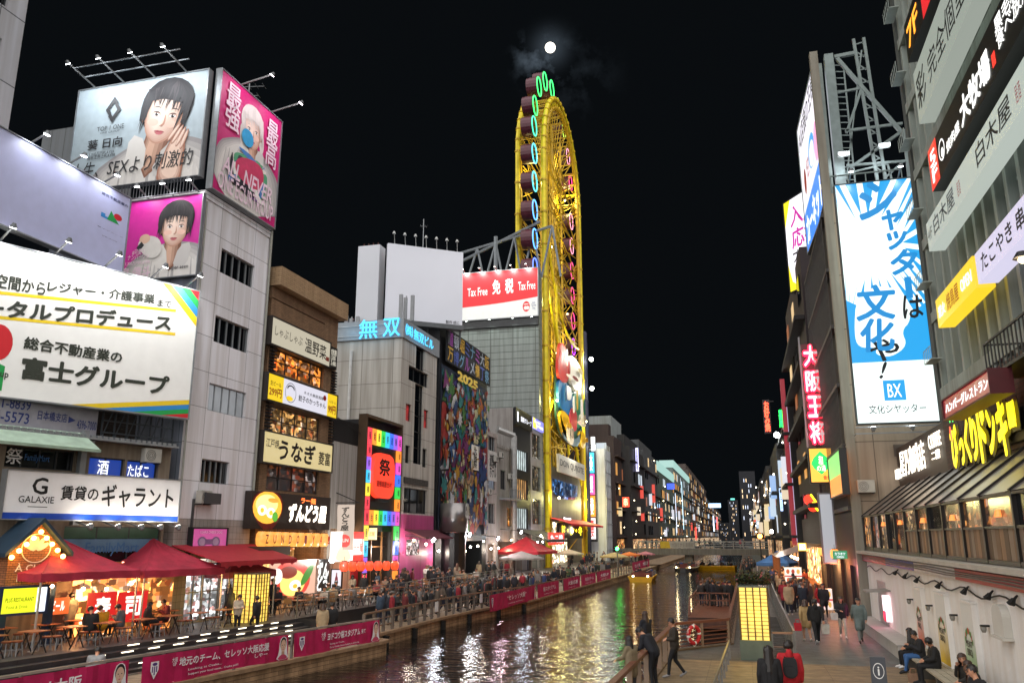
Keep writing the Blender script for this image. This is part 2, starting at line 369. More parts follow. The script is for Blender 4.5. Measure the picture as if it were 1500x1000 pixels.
def building(name, label, pl, s0, s1, z1, depth, wallm, holes=(), z0=.3, cat='building', parapet=.0, reveal=.22, sidem=None):
    root = thing(name, label, cat, pl.pt((s0 + s1) / 2, z0, -depth / 2)); mb = MB()
    pl.wall(mb, s0, z0, s1, z1, holes, 0, 0, reveal); k = 1 if sidem else 0
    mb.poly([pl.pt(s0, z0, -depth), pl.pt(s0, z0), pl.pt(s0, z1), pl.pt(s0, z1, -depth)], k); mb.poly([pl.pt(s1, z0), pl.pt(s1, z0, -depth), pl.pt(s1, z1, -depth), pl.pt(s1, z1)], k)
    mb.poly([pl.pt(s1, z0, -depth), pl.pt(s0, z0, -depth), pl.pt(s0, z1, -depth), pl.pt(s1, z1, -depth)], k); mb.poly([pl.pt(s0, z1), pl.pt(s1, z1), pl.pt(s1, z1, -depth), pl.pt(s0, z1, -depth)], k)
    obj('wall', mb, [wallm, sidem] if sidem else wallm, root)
    if parapet:
        mb = MB(); q = .06
        pl.box(mb, s0 - q, z1 - .12, s1 + q, z1 + parapet, -.2, q); pl.box(mb, s0 - q, z1 - .12, s0 + .2, z1 + parapet, -depth, -.2); pl.box(mb, s1 - .2, z1 - .12, s1 + q, z1 + parapet, -depth, -.2)
        obj('parapet', mb, wallm, root)
    return root
def cables(name, label, lines, r, m, cat='cable', group=None):
    mb = MB()
    for l in lines: mb.path(l, r, 5)
    return obj(name, mb, m, None, label, cat, group)
# ------------------------------------------------------------------ ground, water, quays
def sheet(name, pts, z, m, label=None):
    mb = MB(); p3 = [V((x, y, 0)) for x, y in pts]; out = []
    for t in tessellate_polygon([p3]):
        a, b, c = (p3[i] for i in t); out.append(t if (b - a).cross(c - a).z > 0 else t[::-1])
    mb.tris([(x, y, z) for x, y in pts], out); return obj(name, mb, m, kind='structure')
PAVE = tile('#4b4a49', '#2c2b2b', .6, .6, .5, .008, .14, .5, .35, True, 'terrace_paving')
PROM = tile('#596362', '#41423f', 1.1, .55, .55, .008, .1, .5, .3, True, 'promenade_paving')
PLANK = tile('#8d7a5e', '#3f352a', 3.6, .145, .6, .009, .2, .37, .35, True, 'plank_boards')
QUAY = tile('#b0906e', '#6a523c', .9, .16, .7, .01, .2, .5, .45, name='quay_boards')
BLK = tile('#26262a', '#111112', 1.2, .5, .35, .01, .1, 0, .2, name='black_granite')
sheet('ground', [(-2500, -200), (2500, -200), (2500, 4000), (-2500, 4000)], -3, mat('#15161a', .9))
wm = bpy.data.materials.new('canal_water'); wm.use_nodes = True; n = wm.node_tree.nodes; l = wm.node_tree.links; b = n['Principled BSDF']
b.inputs['Base Color'].default_value = (.004, .005, .005, 1); b.inputs['Roughness'].default_value = .035; b.inputs['IOR'].default_value = 1.33; b.inputs['Specular IOR Level'].default_value = .5
tcn = n.new('ShaderNodeTexCoord'); hs = []
for sc, d, xs in ((7.5, 2, .42), (3.0, 3, .34), (.9, 2, .5)):
    mp = n.new('ShaderNodeMapping'); mp.inputs['Scale'].default_value = (xs, 1, 1); l.new(tcn.outputs['Object'], mp.inputs[0])
    no = n.new('ShaderNodeTexNoise'); no.inputs['Scale'].default_value = sc; no.inputs['Detail'].default_value = d; l.new(mp.outputs[0], no.inputs['Vector']); hs.append(no.outputs[0])
a1 = n.new('ShaderNodeMath'); a1.operation = 'MULTIPLY_ADD'; a1.inputs[1].default_value = 2.4; l.new(hs[1], a1.inputs[0]); l.new(hs[0], a1.inputs[2])
a2 = n.new('ShaderNodeMath'); a2.operation = 'MULTIPLY_ADD'; a2.inputs[1].default_value = 3.5; l.new(hs[2], a2.inputs[0]); l.new(a1.outputs[0], a2.inputs[2])
bp = n.new('ShaderNodeBump'); bp.inputs['Strength'].default_value = .55; bp.inputs['Distance'].default_value = .042; l.new(a2.outputs[0], bp.inputs['Height']); l.new(bp.outputs[0], b.inputs['Normal'])
sheet('water', [(-40, -30), (30, -30), (30, 420), (-40, 420)], -1.15, wm)
TE = [(-25.2, 4), (-22.3, 23.8), (-21.3, 30.5), (-20.9, 37), (-20.4, 45.8), (-20.3, 60), (-19.8, 100), (-19, 180), (-19, 420)]
WE = [(-21.3, 4), (-17.3, 28.8), (-16.1, 36.1), (-16.1, 36.8), (-17.5, 37.3), (-17.4, 47.5), (-17, 53), (-15.6, 61.5), (-14.9, 97), (-14.2, 120), (-14, 420)]
RE = [(-3.4, 3), (-2.8, 32.6), (-.8, 35.1), (-.7, 60), (-.5, 140), (-.5, 420)]
def lerp_x(pl, y):
    for (x0, y0), (x1, y1) in zip(pl, pl[1:]):
        if y0 <= y <= y1: return x0 + (x1 - x0) * (y - y0) / max(1e-6, y1 - y0)
    return pl[-1][0]
def strip(mb, pl, z0, z1, dx0=0, dx1=0, flip=False, mi=0):   # vertical or sloping strip along a plan line
    for (xa, ya), (xb, yb) in zip(pl, pl[1:]):
        q = [(xa + dx0, ya, z0), (xb + dx0, yb, z0), (xb + dx1, yb, z1), (xa + dx1, ya, z1)]; mb.poly(q if not flip else q[::-1], mi)
NE = [p for p in TE if p[1] <= 37]; FE = [p for p in TE if p[1] >= 37]
sheet('upper_terrace', TE + [(-90, 420), (-90, 4)], .3, PAVE)
mb = MB(); strip(mb, TE, -1.2, -.5, 3.6, 3.6)
sheet('lower_walkway', WE + [(-22, 420), (-26.5, 4)], -.5, tile('#9a8770', '#5a4e40', 3, .2, .65, .01, .15, .4, .3, True, 'walkway_boards'))
mb = MB(); strip(mb, FE, -.5, .3); mb.poly([(-20.9 + .38 * 4, 37, -.5), (-20.9, 37, -.5), (-20.9, 37, .3), (-20.9 + .38 * 4, 37, .3)]); obj('terrace_edge', mb, BLK, kind='structure')
mb = MB()
for k in range(5):
    strip(mb, NE, .3 - .16 * (k + 1), .3 - .16 * k, .38 * k, .38 * k)
    if k < 4: strip(mb, NE, .3 - .16 * (k + 1), .3 - .16 * (k + 1), .38 * (k + 1), .38 * k, False)
obj('terrace_steps', mb, tile('#3b393a', '#232223', 1.4, .4, .45, .01, .1, 0, .25, name='dark_stone'), kind='structure')
mb = MB(); strip(mb, WE, -1.6, -.5); obj('quay_wall', mb, QUAY, kind='structure')
mb = MB()
for (xa, ya), (xb, yb) in zip(WE, WE[1:]): mb.bar((xa + .03, ya, -.53), (xb + .03, yb, -.53), .22, .14)
obj('quay_coping', mb, mat('#96795c', .7, 0, .3), kind='structure')
sheet('promenade', [(1.5, 30.5), (60, 30.5), (60, 420), (1.5, 420)], 0, PROM)
sheet('boardwalk', [(-3.4, 3), (60, 3), (60, 30.5), (-2.84, 30.5)], .0, PLANK)
sheet('ramp_path', [(-2.84, 30.5), (1.5, 30.5), (1.5, 420), (-.5, 420)] + RE[::-1][1:5], -.004, tile('#57554f', '#3a3935', .9, .45, .6, .008, .12, .5, .3, True, 'path_paving'))
mb = MB(); strip(mb, RE, -1.6, 0, flip=True); obj('right_quay_wall', mb, QUAY, kind='structure')
mb = MB()
for (xa, ya), (xb, yb) in zip(RE, RE[1:]): mb.bar((xa, ya, -.03), (xb, yb, -.03), .3, .16)
obj('boardwalk_edge', mb, mat('#6a5844', .7, 0, .3), kind='structure')
# lights set into the step risers
STEPL = emi('#fff0d2', 2.4, False); first = None
for k in range(4):
    for j in range(10):
        y = 24.6 + j * 1.18 + (k % 2) * .55
        if y > 36.4 or (k == 0 and j < 2): continue
        x = lerp_x(TE, y) + .38 * k + .015; dx = .15
        if first is None:
            mb = MB(); mb.bar((0, -.25, 0), (.08, .25, 0), .025, .03); 
            first = obj('step_light', mb, STEPL, None, 'thin white light strip set into a dark terrace step riser', 'step light', 'light strips on the terrace steps'); o = first
        else: o = first.copy(); COL.objects.link(o)
        o.location = (x, y, .3 - .16 * k - .05)
for i, (x, y) in enumerate([(-20.2, 27), (-19.4, 33)]): pass
# timber fender posts along the quay wall
first = None
for y in (39.5, 43.2, 47.5, 51.5, 56, 60.2):
    x = lerp_x(WE, y) + .16
    if first is None:
        mb = MB(); mb.box(-.11, -.13, 0, .11, .13, .85); mb.box(-.13, -.15, .85, .13, .15, .9)
        first = obj('fender_post', mb, mat('#17120f', .8), None, 'dark timber fender post against the left quay wall', 'fender', 'fender posts along the left quay'); o = first
    else: o = first.copy(); COL.objects.link(o)
    o.location = (x, y, -1.55)

# ------------------------------------------------------------------ moon
mo = MB(); c = CC + ray(806, 70).normalized() * 900
mo.lathe([(max(.01, 5.4 * math.sin(math.pi * i / 16)), -5.4 * math.cos(math.pi * i / 16)) for i in range(17)], c, 32)
obj('moon', mo, emi('#fff6e6', 2.2, False, var=.35, scale=.16), kind='structure', smooth=True)
# ------------------------------------------------------------------ left bank: buildings and their signs
FL = Pl((-24.4, 0), (0, 1)); FMA = Pl.two((-28.3, 17.8), (-24.35, 31.3))
def FY(Y): return Pl((0, Y), (1, 0))
BLKT = mat('#141414', .6, 0, .1); WHT = mat('#e8e8e6', .5, 0, .06); DK = mat('#1c1d20', .45, 0, .2)
BRICK = tile('#6e3b2b', '#3d2a22', .22, .075, .8, .01, .3, .5, .3, name='brick')
# far-left panel building
pb = Pl((-31, 0), (0, 1))
r = building('panel_building', 'pale grey panelled building at the top left corner of the photo', pb, 16, 26.6, 44, 14, tile('#b0b2b8', '#55575c', 2.2, 3.4, .4, .03, .06), [(24.6, 6 + 3.6 * k, 25.6, 8 + 3.6 * k) for k in range(10)], .3)
for k in range(10): window(pb, (24.6, 6 + 3.6 * k, 25.6, 8 + 3.6 * k), r, 1, 1)
# low convenience store building
zr = FMA.pix(200, 650)[1]; zb = FMA.pix(200, 770)[1]
h1 = FMA.R(10, 652, 108, 690); h2 = FMA.R(132, 668, 181, 699); h3 = FMA.R(187, 673, 230, 704); h4 = FMA.R(95, 770, 232, 822)
r = building('corner_store', 'low beige two storey store with blue windows under the white billboards', FMA, -4, 14.05, zr, 6, mat('#857868', .8, 0, .2, 1.5, .15, streak=.35), [h1, h2, h3, h4])
for h, nx, lt in ((h1, 4, None), (h2, 2, emi('#1747b4', .32, False)), (h3, 2, emi('#1747b4', .32, False)), (h4, 3, None)): window(FMA, h, r, nx, 1, lt)
def lettering(parent, pl, items, d=.05, ext=0.0, name='lettering'):
    mb = MB(); ms = []
    for t in items:
        if t[2] not in ms: ms.append(t[2])
        text(mb, pl, t[0], *t[1], d, ms.index(t[2]), t[3] if len(t) > 3 else .018, ext, t[4] if len(t) > 4 else 0)
    return obj(name, mb, ms, parent)
EW = emi('#f4f6ff', .8, False)
lettering(r, FMA, [('酒', FMA.R(146, 673, 160, 695), EW), ('たばこ', FMA.R(190, 679, 219, 699), EW), ('FamilyMart', FMA.R(39, 664, 74, 679), mat('#2e65a0', .5)), ('FamilyMart', FMA.R(128, 794, 204, 813), mat('#3f6f9f', .5)), ('祭', FMA.R(12, 655, 34, 680), WHT)], -.1)
mb = MB(); hh = h4; s0, z0, s1, z1 = hh; FMA.box(mb, s0 + .05, z0 + .45, s1 - .05, z0 + .95, -.19, -.12, 0); FMA.box(mb, s0 + .05, z0 + .97, s1 - .05, z1 - .05, -.19, -.15, 1)
obj('window_sign', mb, [mat('#5b7f9f', .4), mat('#28503c', .4)], r)
mb = MB()   # corrugated eaves
for k in range(64):
    s = -2 + k * .25; FMA.box(mb, s, zr + .02, s + .16, zr + .12, -.4, .5)
FMA.box(mb, -4, zr - .06, 14.05, zr + .02, -.5, .52, 0); obj('eaves', mb, ALU, r)
mb = MB(); s0, s1 = FMA.pix(0, 640)[0] - 1, FMA.pix(118, 640)[0]; za = FMA.pix(60, 628)[1]
mb.poly([FMA.pt(s0, za - .75, 1.5), FMA.pt(s1, za - .75, 1.5), FMA.pt(s1, za, .1), FMA.pt(s0, za, .1)]); FMA.box(mb, s0, za - .85, s1, za - .74, 1.4, 1.52); obj('lean_to_roof', mb, mat('#9db3a0', .4, .2, .2), r)
mb = MB(); q = FMA.pix(121, 640)[0]; FMA.box(mb, q - .12, zb, q + .12, zr + .3, .02, .26); FMA.box(mb, q - .3, zr - .5, q + .3, zr - .1, .02, .4); obj('downpipe', mb, ALU, r)
# white rental sign
rc = FMA.R(5, 688, 253, 763, .4); bk = BLKT; blue = emi('#1750c8', .5)
sign(FMA, (rc[0], rc[1] - .02, rc[2], rc[3]), 'shop_sign', 'long white sign with black lettering and blue base above the tents', mat('#e9e9ea', .5, 0, .04),
     [('G', .13, .52, .21, .88, bk, .03), ('GALAXIE', .07, .34, .25, .48, bk, .01), ('賃貸の', .28, .42, .49, .74, bk, .028), ('ギャラント', .51, .3, .96, .82, bk, .03)],
     [([(0, 0), (1, 0), (1, .13), (0, .13)], mat('#1a48b0', .4)), ([(.12, .25), (.22, .25), (.22, .265), (.12, .265)], bk)], depth=.3, d=.4, frame=ALU, fw=.04)
w = rc[2] - rc[0]
for i, f in enumerate((.42, .58, .72, .84, .96)):
    flood(FMA, rc[0] + w * f, rc[1] - .05, 1.25, (rc[0] + w * f, rc[1] + .9), 17, 'small lamp lighting the white rental sign from below', 'lamps under the rental sign', up=True, spot=140)
flood(FMA, rc[0] + w * .12, rc[1] - .05, 1.25, (rc[0] + w * .14, rc[1] + .9), 16, 'small lamp lighting the white rental sign from below', 'lamps under the rental sign', up=True, spot=140)
# phone number board, scaffold, brick wall on the store roof
rr = Pl((-24.9, 0), (.29, .957)); q = Pl(FMA.pt(0, 0, -.6)[:2], FMA.u[:2]); pbk = mat('#2a3a78', .5)
zq = q.pix(60, 592)[1]; s1 = q.pix(142, 600)[0]; rc = (s1 - 6.2, zr + .15, s1, zq + 1.2)
sign(q, rc, 'phone_board', 'grey board with blue phone numbers below the bright billboard', mat('#9a9aa2', .6), [('241-8839', .3, .33, .55, .5, pbk), ('44-5573', .3, .1, .55, .28, pbk), ('日本橋支店', .6, .2, .79, .36, pbk), ('4396-7000', .86, .12, .995, .28, pbk)],
     [([(.8, .2), (.85, .26), (.8, .32)], pbk)], depth=.12)
mb = MB(); s0, s2 = q.pix(148, 620)[0], q.pix(252, 620)[0]
for k in range(7):
    s = s0 + (s2 - s0) * k / 6; mb.bar(q.pt(s, zr, .1), q.pt(s, zq + .6, .1), .06)
    if k < 6: mb.bar(q.pt(s, zr + .1, .1), q.pt(s + (s2 - s0) / 6, zq + .5, .1), .04)
for z in (zr + .4, zr + .9, zq + .2): mb.bar(q.pt(s0, z, .16), q.pt(s2, z, .16), .05)
obj('scaffold', mb, mat('#4a5258', .5, .5), None, 'dark steel scaffold propping the white billboard over the store roof', 'scaffold')
mb = MB(); q.box(mb, -3, zr, 13.2, zr + 6.6, -1.2, -.9); obj('roof_wall', mb, tile('#3c3530', '#1d1a18', .22, .08, .8, .01, .3, .5, .3, name='dark_brick'), None, 'dark brick wall behind the white billboard', 'wall')
# bright white billboard
FU = Pl((-23.9, 31.3), (.407, .913)); rc = FU.R(0, 366, 266, 426); zt = FU.pix(267, 425)[1]; zbm = FU.pix(249, 611)[1]; L = 12.6
def fx(x, y): a = FU.pix(x, y); return (a[0] + L) / L, (a[1] - zbm) / (zt - zbm)
gk = mat('#33382f', .5, 0, .08); Y_, B_, G_, R_ = (mat(c, .5, 0, .06) for c in ('#e8c81e', '#2f86c8', '#1d9a4a', '#c8202a'))
def fl3(body, xl, yt, yb, xr, yr, b): a = fx(xl, yt); c = fx(xl, yb); d = fx(xr, yr); return (body, a[0], c[1], d[0], a[1], gk, b, 0, d[1] - a[1])
t = [fl3('空間から', -11, 402, 424, 63, 416, .04), fl3('レジャー・介護事業', 65, 413.5, 430, 222, 433, .05), fl3('まで', 225, 440, 451, 246, 443, .03), fl3('トータルプロデュース', -58, 435, 463, 246, 464, .06),
     fl3('総合不動産業の', 31, 494, 513, 174, 517, .05), fl3('富士グループ', 28, 523, 557, 243, 552, .06), fl3('FUJI Group', -52, 535, 549, 8, 545, .03)]
def par(x0, y0, x1, y1, h): 
    a = fx(x0, y0); b = fx(x1, y1); e = fx(x0, y0 + h)[1] - a[1]; return [(a[0], a[1] + e), (b[0], b[1] + e), b, a]
a = [(par(-34, 426, 252, 455, 5), Y_), (par(-34, 462, 251, 489, 5), Y_)]
for k, c in enumerate((Y_, B_, G_, R_)):
    a.append(([(.86 + .035 * k, 1), (.895 + .035 * k, 1), (1, .79 + .07 * k), (1, .72 + .07 * k)], c))
    a.append(([(.6 + .1 * k, 0), (.7 + .1 * k, 0), (1, .105 - .035 * k), (1, .14 - .035 * k)] if k < 3 else [(.9, 0), (1, 0), (1, .035)], c))
e = fx(-8, 503); a += [(ell(e[0], e[1], .04, .12), R_), ([(e[0] - .045, e[1] - .31), (e[0] + .028, e[1] - .31), (e[0] + .028, e[1] - .15), (e[0] - .01, e[1] - .12)], G_)]
sign(FU, (-L, zbm, 0, zt), 'billboard', 'huge bright white billboard with black lettering over the low store roof', mat('#eeeeea', .45, 0, .03), t, a, 'billboard', .35, 0, ALU, .06)
for i, f in enumerate((.34, .5, .66, .82, .95)):
    flood(FU, -L + L * f, zt + .1, 1.5, (-L + L * f, zt - 1.6), 105, 'white flood lamp leaning over the bright white billboard', 'flood lamps over the white billboard', '#ffffff', spot=150)
# lavender billboard above
LB = Pl((-26.7, 0), (0, 1)); a0 = LB.pix(183, 292); a1 = LB.pix(172, 404); s1 = a0[0]; s0 = LB.pix(-40, 200)[0]; zt2 = a0[1]; zb2 = a1[1]
def lr(x0, y0, x1, y1): p = LB.pix(x0, y0); q_ = LB.pix(x1, y1); return (p[0] - s0) / (s1 - s0), (q_[1] - zb2) / (zt2 - zb2), (q_[0] - s0) / (s1 - s0), (p[1] - zb2) / (zt2 - zb2)
nv = mat('#27335e', .5); m_ = lr(141, 303, 169, 334)
def mr_(pts): return [(m_[0] + x * (m_[2] - m_[0]), m_[1] + y * (m_[3] - m_[1])) for x, y in pts]
sign(LB, (s0, zb2, s1, zt2), 'billboard', 'plain lavender billboard with a small three colour logo behind the white billboard', mat('#bcc0e2', .45, 0, .05),
     [('総合不動産業の', *lr(141, 281, 179, 306), nv, .02, 0, 0), ('富士グループ', *lr(134, 331, 172, 350), nv, .02), ('FUJI Group', *lr(141, 346, 163, 355), nv, .01)],
     [(mr_([(0, .1), (.38, .1), (.38, .3), (.2, .3), (.2, .5), (0, .5)]), B_), (mr_([(.3, .1), (.9, .1), (.62, .62), (.45, 1)]), G_), (mr_(ell(.8, .72, .2, .28)), R_)], 'billboard', .3, 0, ALU, .05)
for f in (.3, .55, .8): flood(LB, s0 + (s1 - s0) * f, zt2 + .1, .9, (s0 + (s1 - s0) * f, zt2 - 1.8), 34, 'slim added flood lamp over the lavender billboard', 'added flood lamps over the lavender billboard', '#eef2ff', spot=140)  # lamps added to brighten this board, not part of it

# white tiled office tower
T0, T1, TZ = 32.0, 38.0, 20.35
wins = [FL.R(325, 363, 371, 423), FL.R(316, 461, 363, 518), FL.R(307, 560, 358, 613), FL.R(296, 671, 334, 710)]
TW = tile('#e2e1e6', '#7b797c', 1.5, 3.45 / 2, .45, .014, .04, 0, .22, name='white_cladding'); TS = tile('#6d7480', '#42474f', 1.3, 1.7, .5, .02, .05, 0, .25, name='grey_cladding')
r = building('office_tower', 'narrow white panelled office tower carrying the pink corner billboards', FL, T0, T1, TZ, 9, TW, wins, 4.9, parapet=.25, sidem=TS)
for i, h in enumerate(wins):
    w = window(FL, h, r, 5, 1, emi('#b9bcc0', .28, False, var=.3, scale=1) if i == 2 else None, ALU, .18)
mb = MB(); mb.tube(FL.pt(T1 - .12, 4.9, .1), FL.pt(T1 - .12, TZ + .3, .1), .07); mb.tube(FL.pt(T0 + .1, 4.9, .1), FL.pt(T0 + .1, TZ - .3, .1), .05)
obj('downpipe', mb, mat('#8f8f86', .5), r)
mb = MB(); FL.wall(mb, T0, .3, T1, 4.9, [(33.2, .35, 37.2, 3.1)], 0, 0, 1.6); FY(T0).wall(mb, -32, .3, -24.4, 4.9); obj('base_wall', mb, tile('#a19b95', '#5f5b57', .3, .3, .5, .008, .08, 0, .3, name='base_tiles'), r)
mb = MB(); FL.quad(mb, 33.2, .35, 37.2, 3.1, -1.6); obj('shop_interior', mb, room('#f4e6d0', 2.2, 1.2), r)
for k in range(3): window(FL, (33.25 + k * 1.32, .36, 34.5 + k * 1.32, 2.9), r, 2, 2, room('#f2f4f4', 1.3, 1.5), ALU, .15, 'glass_door')
mb = MB(); s = FL.pix(300, 742)[0]; FL.box(mb, 33.4, 5.6, 34.6, 6.1, .02, .5, 0); FL.box(mb, 33.1, 3.3, 33.2, 5.8, .02, .1, 0); obj('ducts', mb, mat('#3c3c3e', .6), r)
lamp(FL.pt(35.2, 2.7, -.6), 60, '#fff1dd', .3, r)
# face for the printed portraits: generic flat shapes
SK = mat('#d9b49c', .6, 0, .05); SKD = mat('#c08f78', .6, 0, .05); HAIR = mat('#1d1a1e', .55, 0, .1); LIP = mat('#b5525a', .6); EYE = mat('#17130f', .4); CLO = mat('#d6d2cc', .7, 0, .08); CLD = mat('#aaa6a6', .7, 0, .1)
def mixc(a, b, t): a, b = lin(a), lin(b); return tuple(round(x + (y - x) * t, 4) for x, y in zip(a, b))
def flat(c): return mat(c, .55, 0, .03)
def portrait(cx, cy, sc, asp, tilt=0.0, hair='#1a171b', cloth='#dcd8d2', shade='#9a9696', hand=False, long=1.0, seed=1):
    """printed portrait of a young model: built up in tones like a print, hair in strands"""
    c, s = math.cos(tilt), math.sin(tilt); rg = random.Random(seed)
    def T(p, tl=True): return [((cx + (x * (c if tl else 1) - y * (s if tl else 0)) * sc / asp), cy + ((x * s + y * c) if tl else y) * sc) for x, y in p]
    A = []; body = [(-1.7, -2.2), (-1.5, -1.0), (-.9, -.62), (-.4, -.42), (.4, -.42), (.95, -.62), (1.5, -.95), (1.7, -2.2)]
    for k in range(5): A.append((T(chaikin([(x * (1 - .07 * k) - .05 * k, y - .05 * k) for x, y in body]), False), flat(mixc(shade, cloth, k / 4))))
    for k in range(16): x = rg.uniform(-1.2, 1.2); w = rg.uniform(.015, .05); A.append((T(chaikin([(x, -.7 - abs(x) * .25), (x + w, -.75 - abs(x) * .25), (x * 1.12 + w * 2, -2.2), (x * 1.12 - w, -2.2)], 1), False), flat(mixc(shade, cloth, rg.choice((.25, .5, .8, 1))))))
    for k in range(4): A.append((T([(-.25 + .03 * k, -.9), (-.25 + .04 * k, -.3), (.25 - .09 * k, -.3), (.25 - .08 * k, -.9), (0, -1.2 + .06 * k)]), flat(mixc('#8a5e4a', '#d9b098', k / 3))))
    A += [(T(chaikin([(-.2, -.5), (-.6, -.42), (-.5, -1.1), (-.06, -1.15)], 1)), flat(cloth)), (T(chaikin([(.2, -.5), (.58, -.42), (.5, -1.1), (.06, -1.15)], 1)), flat(mixc(shade, cloth, .7)))]
    A.append((T(ell(0, .16, .53, .57)), flat(hair)))
    if long > 1: A.append((T(chaikin([(-.55, .2), (-.62, -.5), (-.4, -.6), (-.3, .1), (.3, .1), (.36, -.55), (.58, -.45), (.54, .2)])), flat(hair)))
    A += [(T(ell(-.41, -.06, .07, .13)), flat('#b98670')), (T(ell(.41, -.06, .07, .13)), flat('#a67460'))]
    face = [(-.39, .3), (-.4, -.1), (-.29, -.39), (-.08, -.55), (.08, -.55), (.29, -.39), (.4, -.1), (.39, .3), (0, .5)]
    for k in range(9): q = 1 - .085 * k; A.append((T(chaikin([(x * q - .014 * k, y * (1 - .05 * k) + .006 * k) for x, y in face])), flat(mixc('#c4947e', '#f2d8c8', (k / 8) ** .7))))
    for sx in (-1, 1): A += [(T(ell(sx * .2, -.16, .12, .07)), flat('#eec4b2')), (T(chaikin([(sx * .29, .0), (sx * .17, .06), (sx * .06, .0), (sx * .17, -.05)], 1)), flat('#c89a86')), (T(ell(sx * .175, -.005, .075, .028)), flat('#f4f0ec')), (T(ell(sx * .175 + .008, -.003, .036, .032)), flat('#2a1c16')), (T(ell(sx * .175 + .022, .012, .012, .012, 8)), flat('#ffffff')), (T(chaikin([(sx * .28, .03), (sx * .17, .065), (sx * .07, .015), (sx * .17, .04)], 1)), flat('#17110f')), (T(chaikin([(sx * .3, .11), (sx * .2, .155), (sx * .08, .125), (sx * .2, .13)], 1)), flat(mixc(hair, '#6a5448', .3)))]
    A += [(T(chaikin([(.02, .06), (.075, -.16), (.03, -.215), (-.03, -.2), (.03, -.16)], 1)), flat('#c48f7a')), (T(chaikin([(-.05, -.2), (0, -.23), (.06, -.205), (.0, -.215)], 1)), flat('#8f5c4c')), (T(chaikin([(-.14, -.325), (-.04, -.295), (0, -.305), (.04, -.295), (.14, -.325), (0, -.345)])), flat('#b0525a')), (T(chaikin([(-.12, -.335), (0, -.345), (.12, -.335), (0, -.395)])), flat('#cf747a'))]
    A.append((T(chaikin([(-.47, -.28), (-.43, .1), (-.36, .24), (-.15, .3), (.1, .29), (.34, .25), (.42, .1), (.46, -.26), (.55, .2), (.5, .45), (.36, .64), (.05, .75), (-.3, .67), (-.5, .45), (-.56, .2)], 1)), flat(hair)))
    for k in range(64):
        a = -1.6 + 3.2 * k / 63 + rg.uniform(-.06, .06); sd = abs(math.sin(a)); low = rg.uniform(.02, .24) if sd < .75 else rg.uniform(-.42, -.05); e = (.46 * math.sin(a) + rg.uniform(-.07, .07), low); m = (.47 * math.sin(a), .42 + .14 * (1 - sd) + rg.uniform(-.04, .04)); r0 = (.06 + .12 * math.sin(a), .69 - .06 * sd); w = rg.uniform(.016, .04)
        A.append((T([r0, (m[0] - w, m[1]), e, (m[0] + w, m[1])]), flat(mixc(hair, '#55484a' if hair < '#8' else '#9a8f88', rg.choice((0, 0, .06, .12, .3))))))
    if hand:
        for k in range(4): q = 1 - .12 * k; A.append((T(chaikin([(.5 + (x - .5) * q - .01 * k, -.75 + (y + .75) * q) for x, y in [(.22, -1.3), (.26, -.6), (.36, -.3), (.52, -.24), (.66, -.52), (.8, -1.4)]])), flat(mixc('#a8735c', '#efd0bd', k / 3))))
        for i in range(4):
            for k in range(3): A.append((T(ell(.33 + .085 * i - .006 * k, -.3 - .035 * i, .042 - .01 * k, .2 - .02 * k, rot=-.4 + .1 * i)), flat(mixc('#a8735c', '#f0d2c0', k / 2))))
    return A
TB = FY(32.0); rc = (-32.5, 21.3, -24.62, 27.05); bk2 = mat('#2b2b2e', .5)
asp = (rc[2] - rc[0]) / (rc[3] - rc[1])
mag = mat('#b0186e', .5, 0, .06); pale = mat('#aebdc4', .5, 0, .1)
sign(TB, rc, 'billboard', 'pale grey rooftop billboard with a dark haired model in white facing the bridge', pale,
     [('TOP 1 ONE', .19, .35 + .2, .4, .435 + .16, bk2, .005), ('ONE GROUP', .22, .52, .37, .54, bk2, 0), ('葵 日向', .13, .375, .4, .475, bk2, .03), ('1,000万円PLAYER\n指名王売上PLAYER', .14, .28, .36, .35, bk2, .01), ('人生、SEXより刺激的', .02, .1, .95, .26, bk2, .01, .15)],
     [(chaikin([(0, 0), (1, 0), (1, .1), (.7, .16), (.5, .02), (.2, .1), (0, .05)]), mag)] + portrait(.7, .62, .5, asp, -.24, hand=True, seed=4) +
     [([(.24 + x * .12, .63 + y * .25) for x, y in [(0, .5), (.5, 1), (.8, .72), (.66, .6), (.5, .76), (.24, .5), (.4, .34), (.28, .22)]], bk2), ([(.36 - x * .12, .87 - y * .25) for x, y in [(0, .5), (.5, 1), (.8, .72), (.66, .6), (.5, .76), (.24, .5), (.4, .34), (.28, .22)]], bk2), ([(0, 0), (.36, 0), (.1, .13), (0, .12)], mat('#9aa8b0', .5))], 'billboard', .3, .0, ALU, .06)
PK = Pl((-24.4, 0), (0, 1)); rk = (32.06, 20.75, 37.75, 27.2); mg = mat('#c4206f', .5, 0, .08); wt = mat('#f0d4e2', .5)
asp2 = (rk[2] - rk[0]) / (rk[3] - rk[1]); blond = mat('#d8cfc8', .6)
rng = random.Random(3)
conf = [(chaikin([(.5 + rng.uniform(-.34, .34), .1 + rng.uniform(0, .42)) for _ in range(4)], 2), mat(rng.choice(['#e8e2d8', '#26222e', '#d8a43a', '#4a7fc0', '#c83c62', '#7a4c96', '#f0ece6', '#3c3640', '#58a078']), .6)) for _ in range(46)]
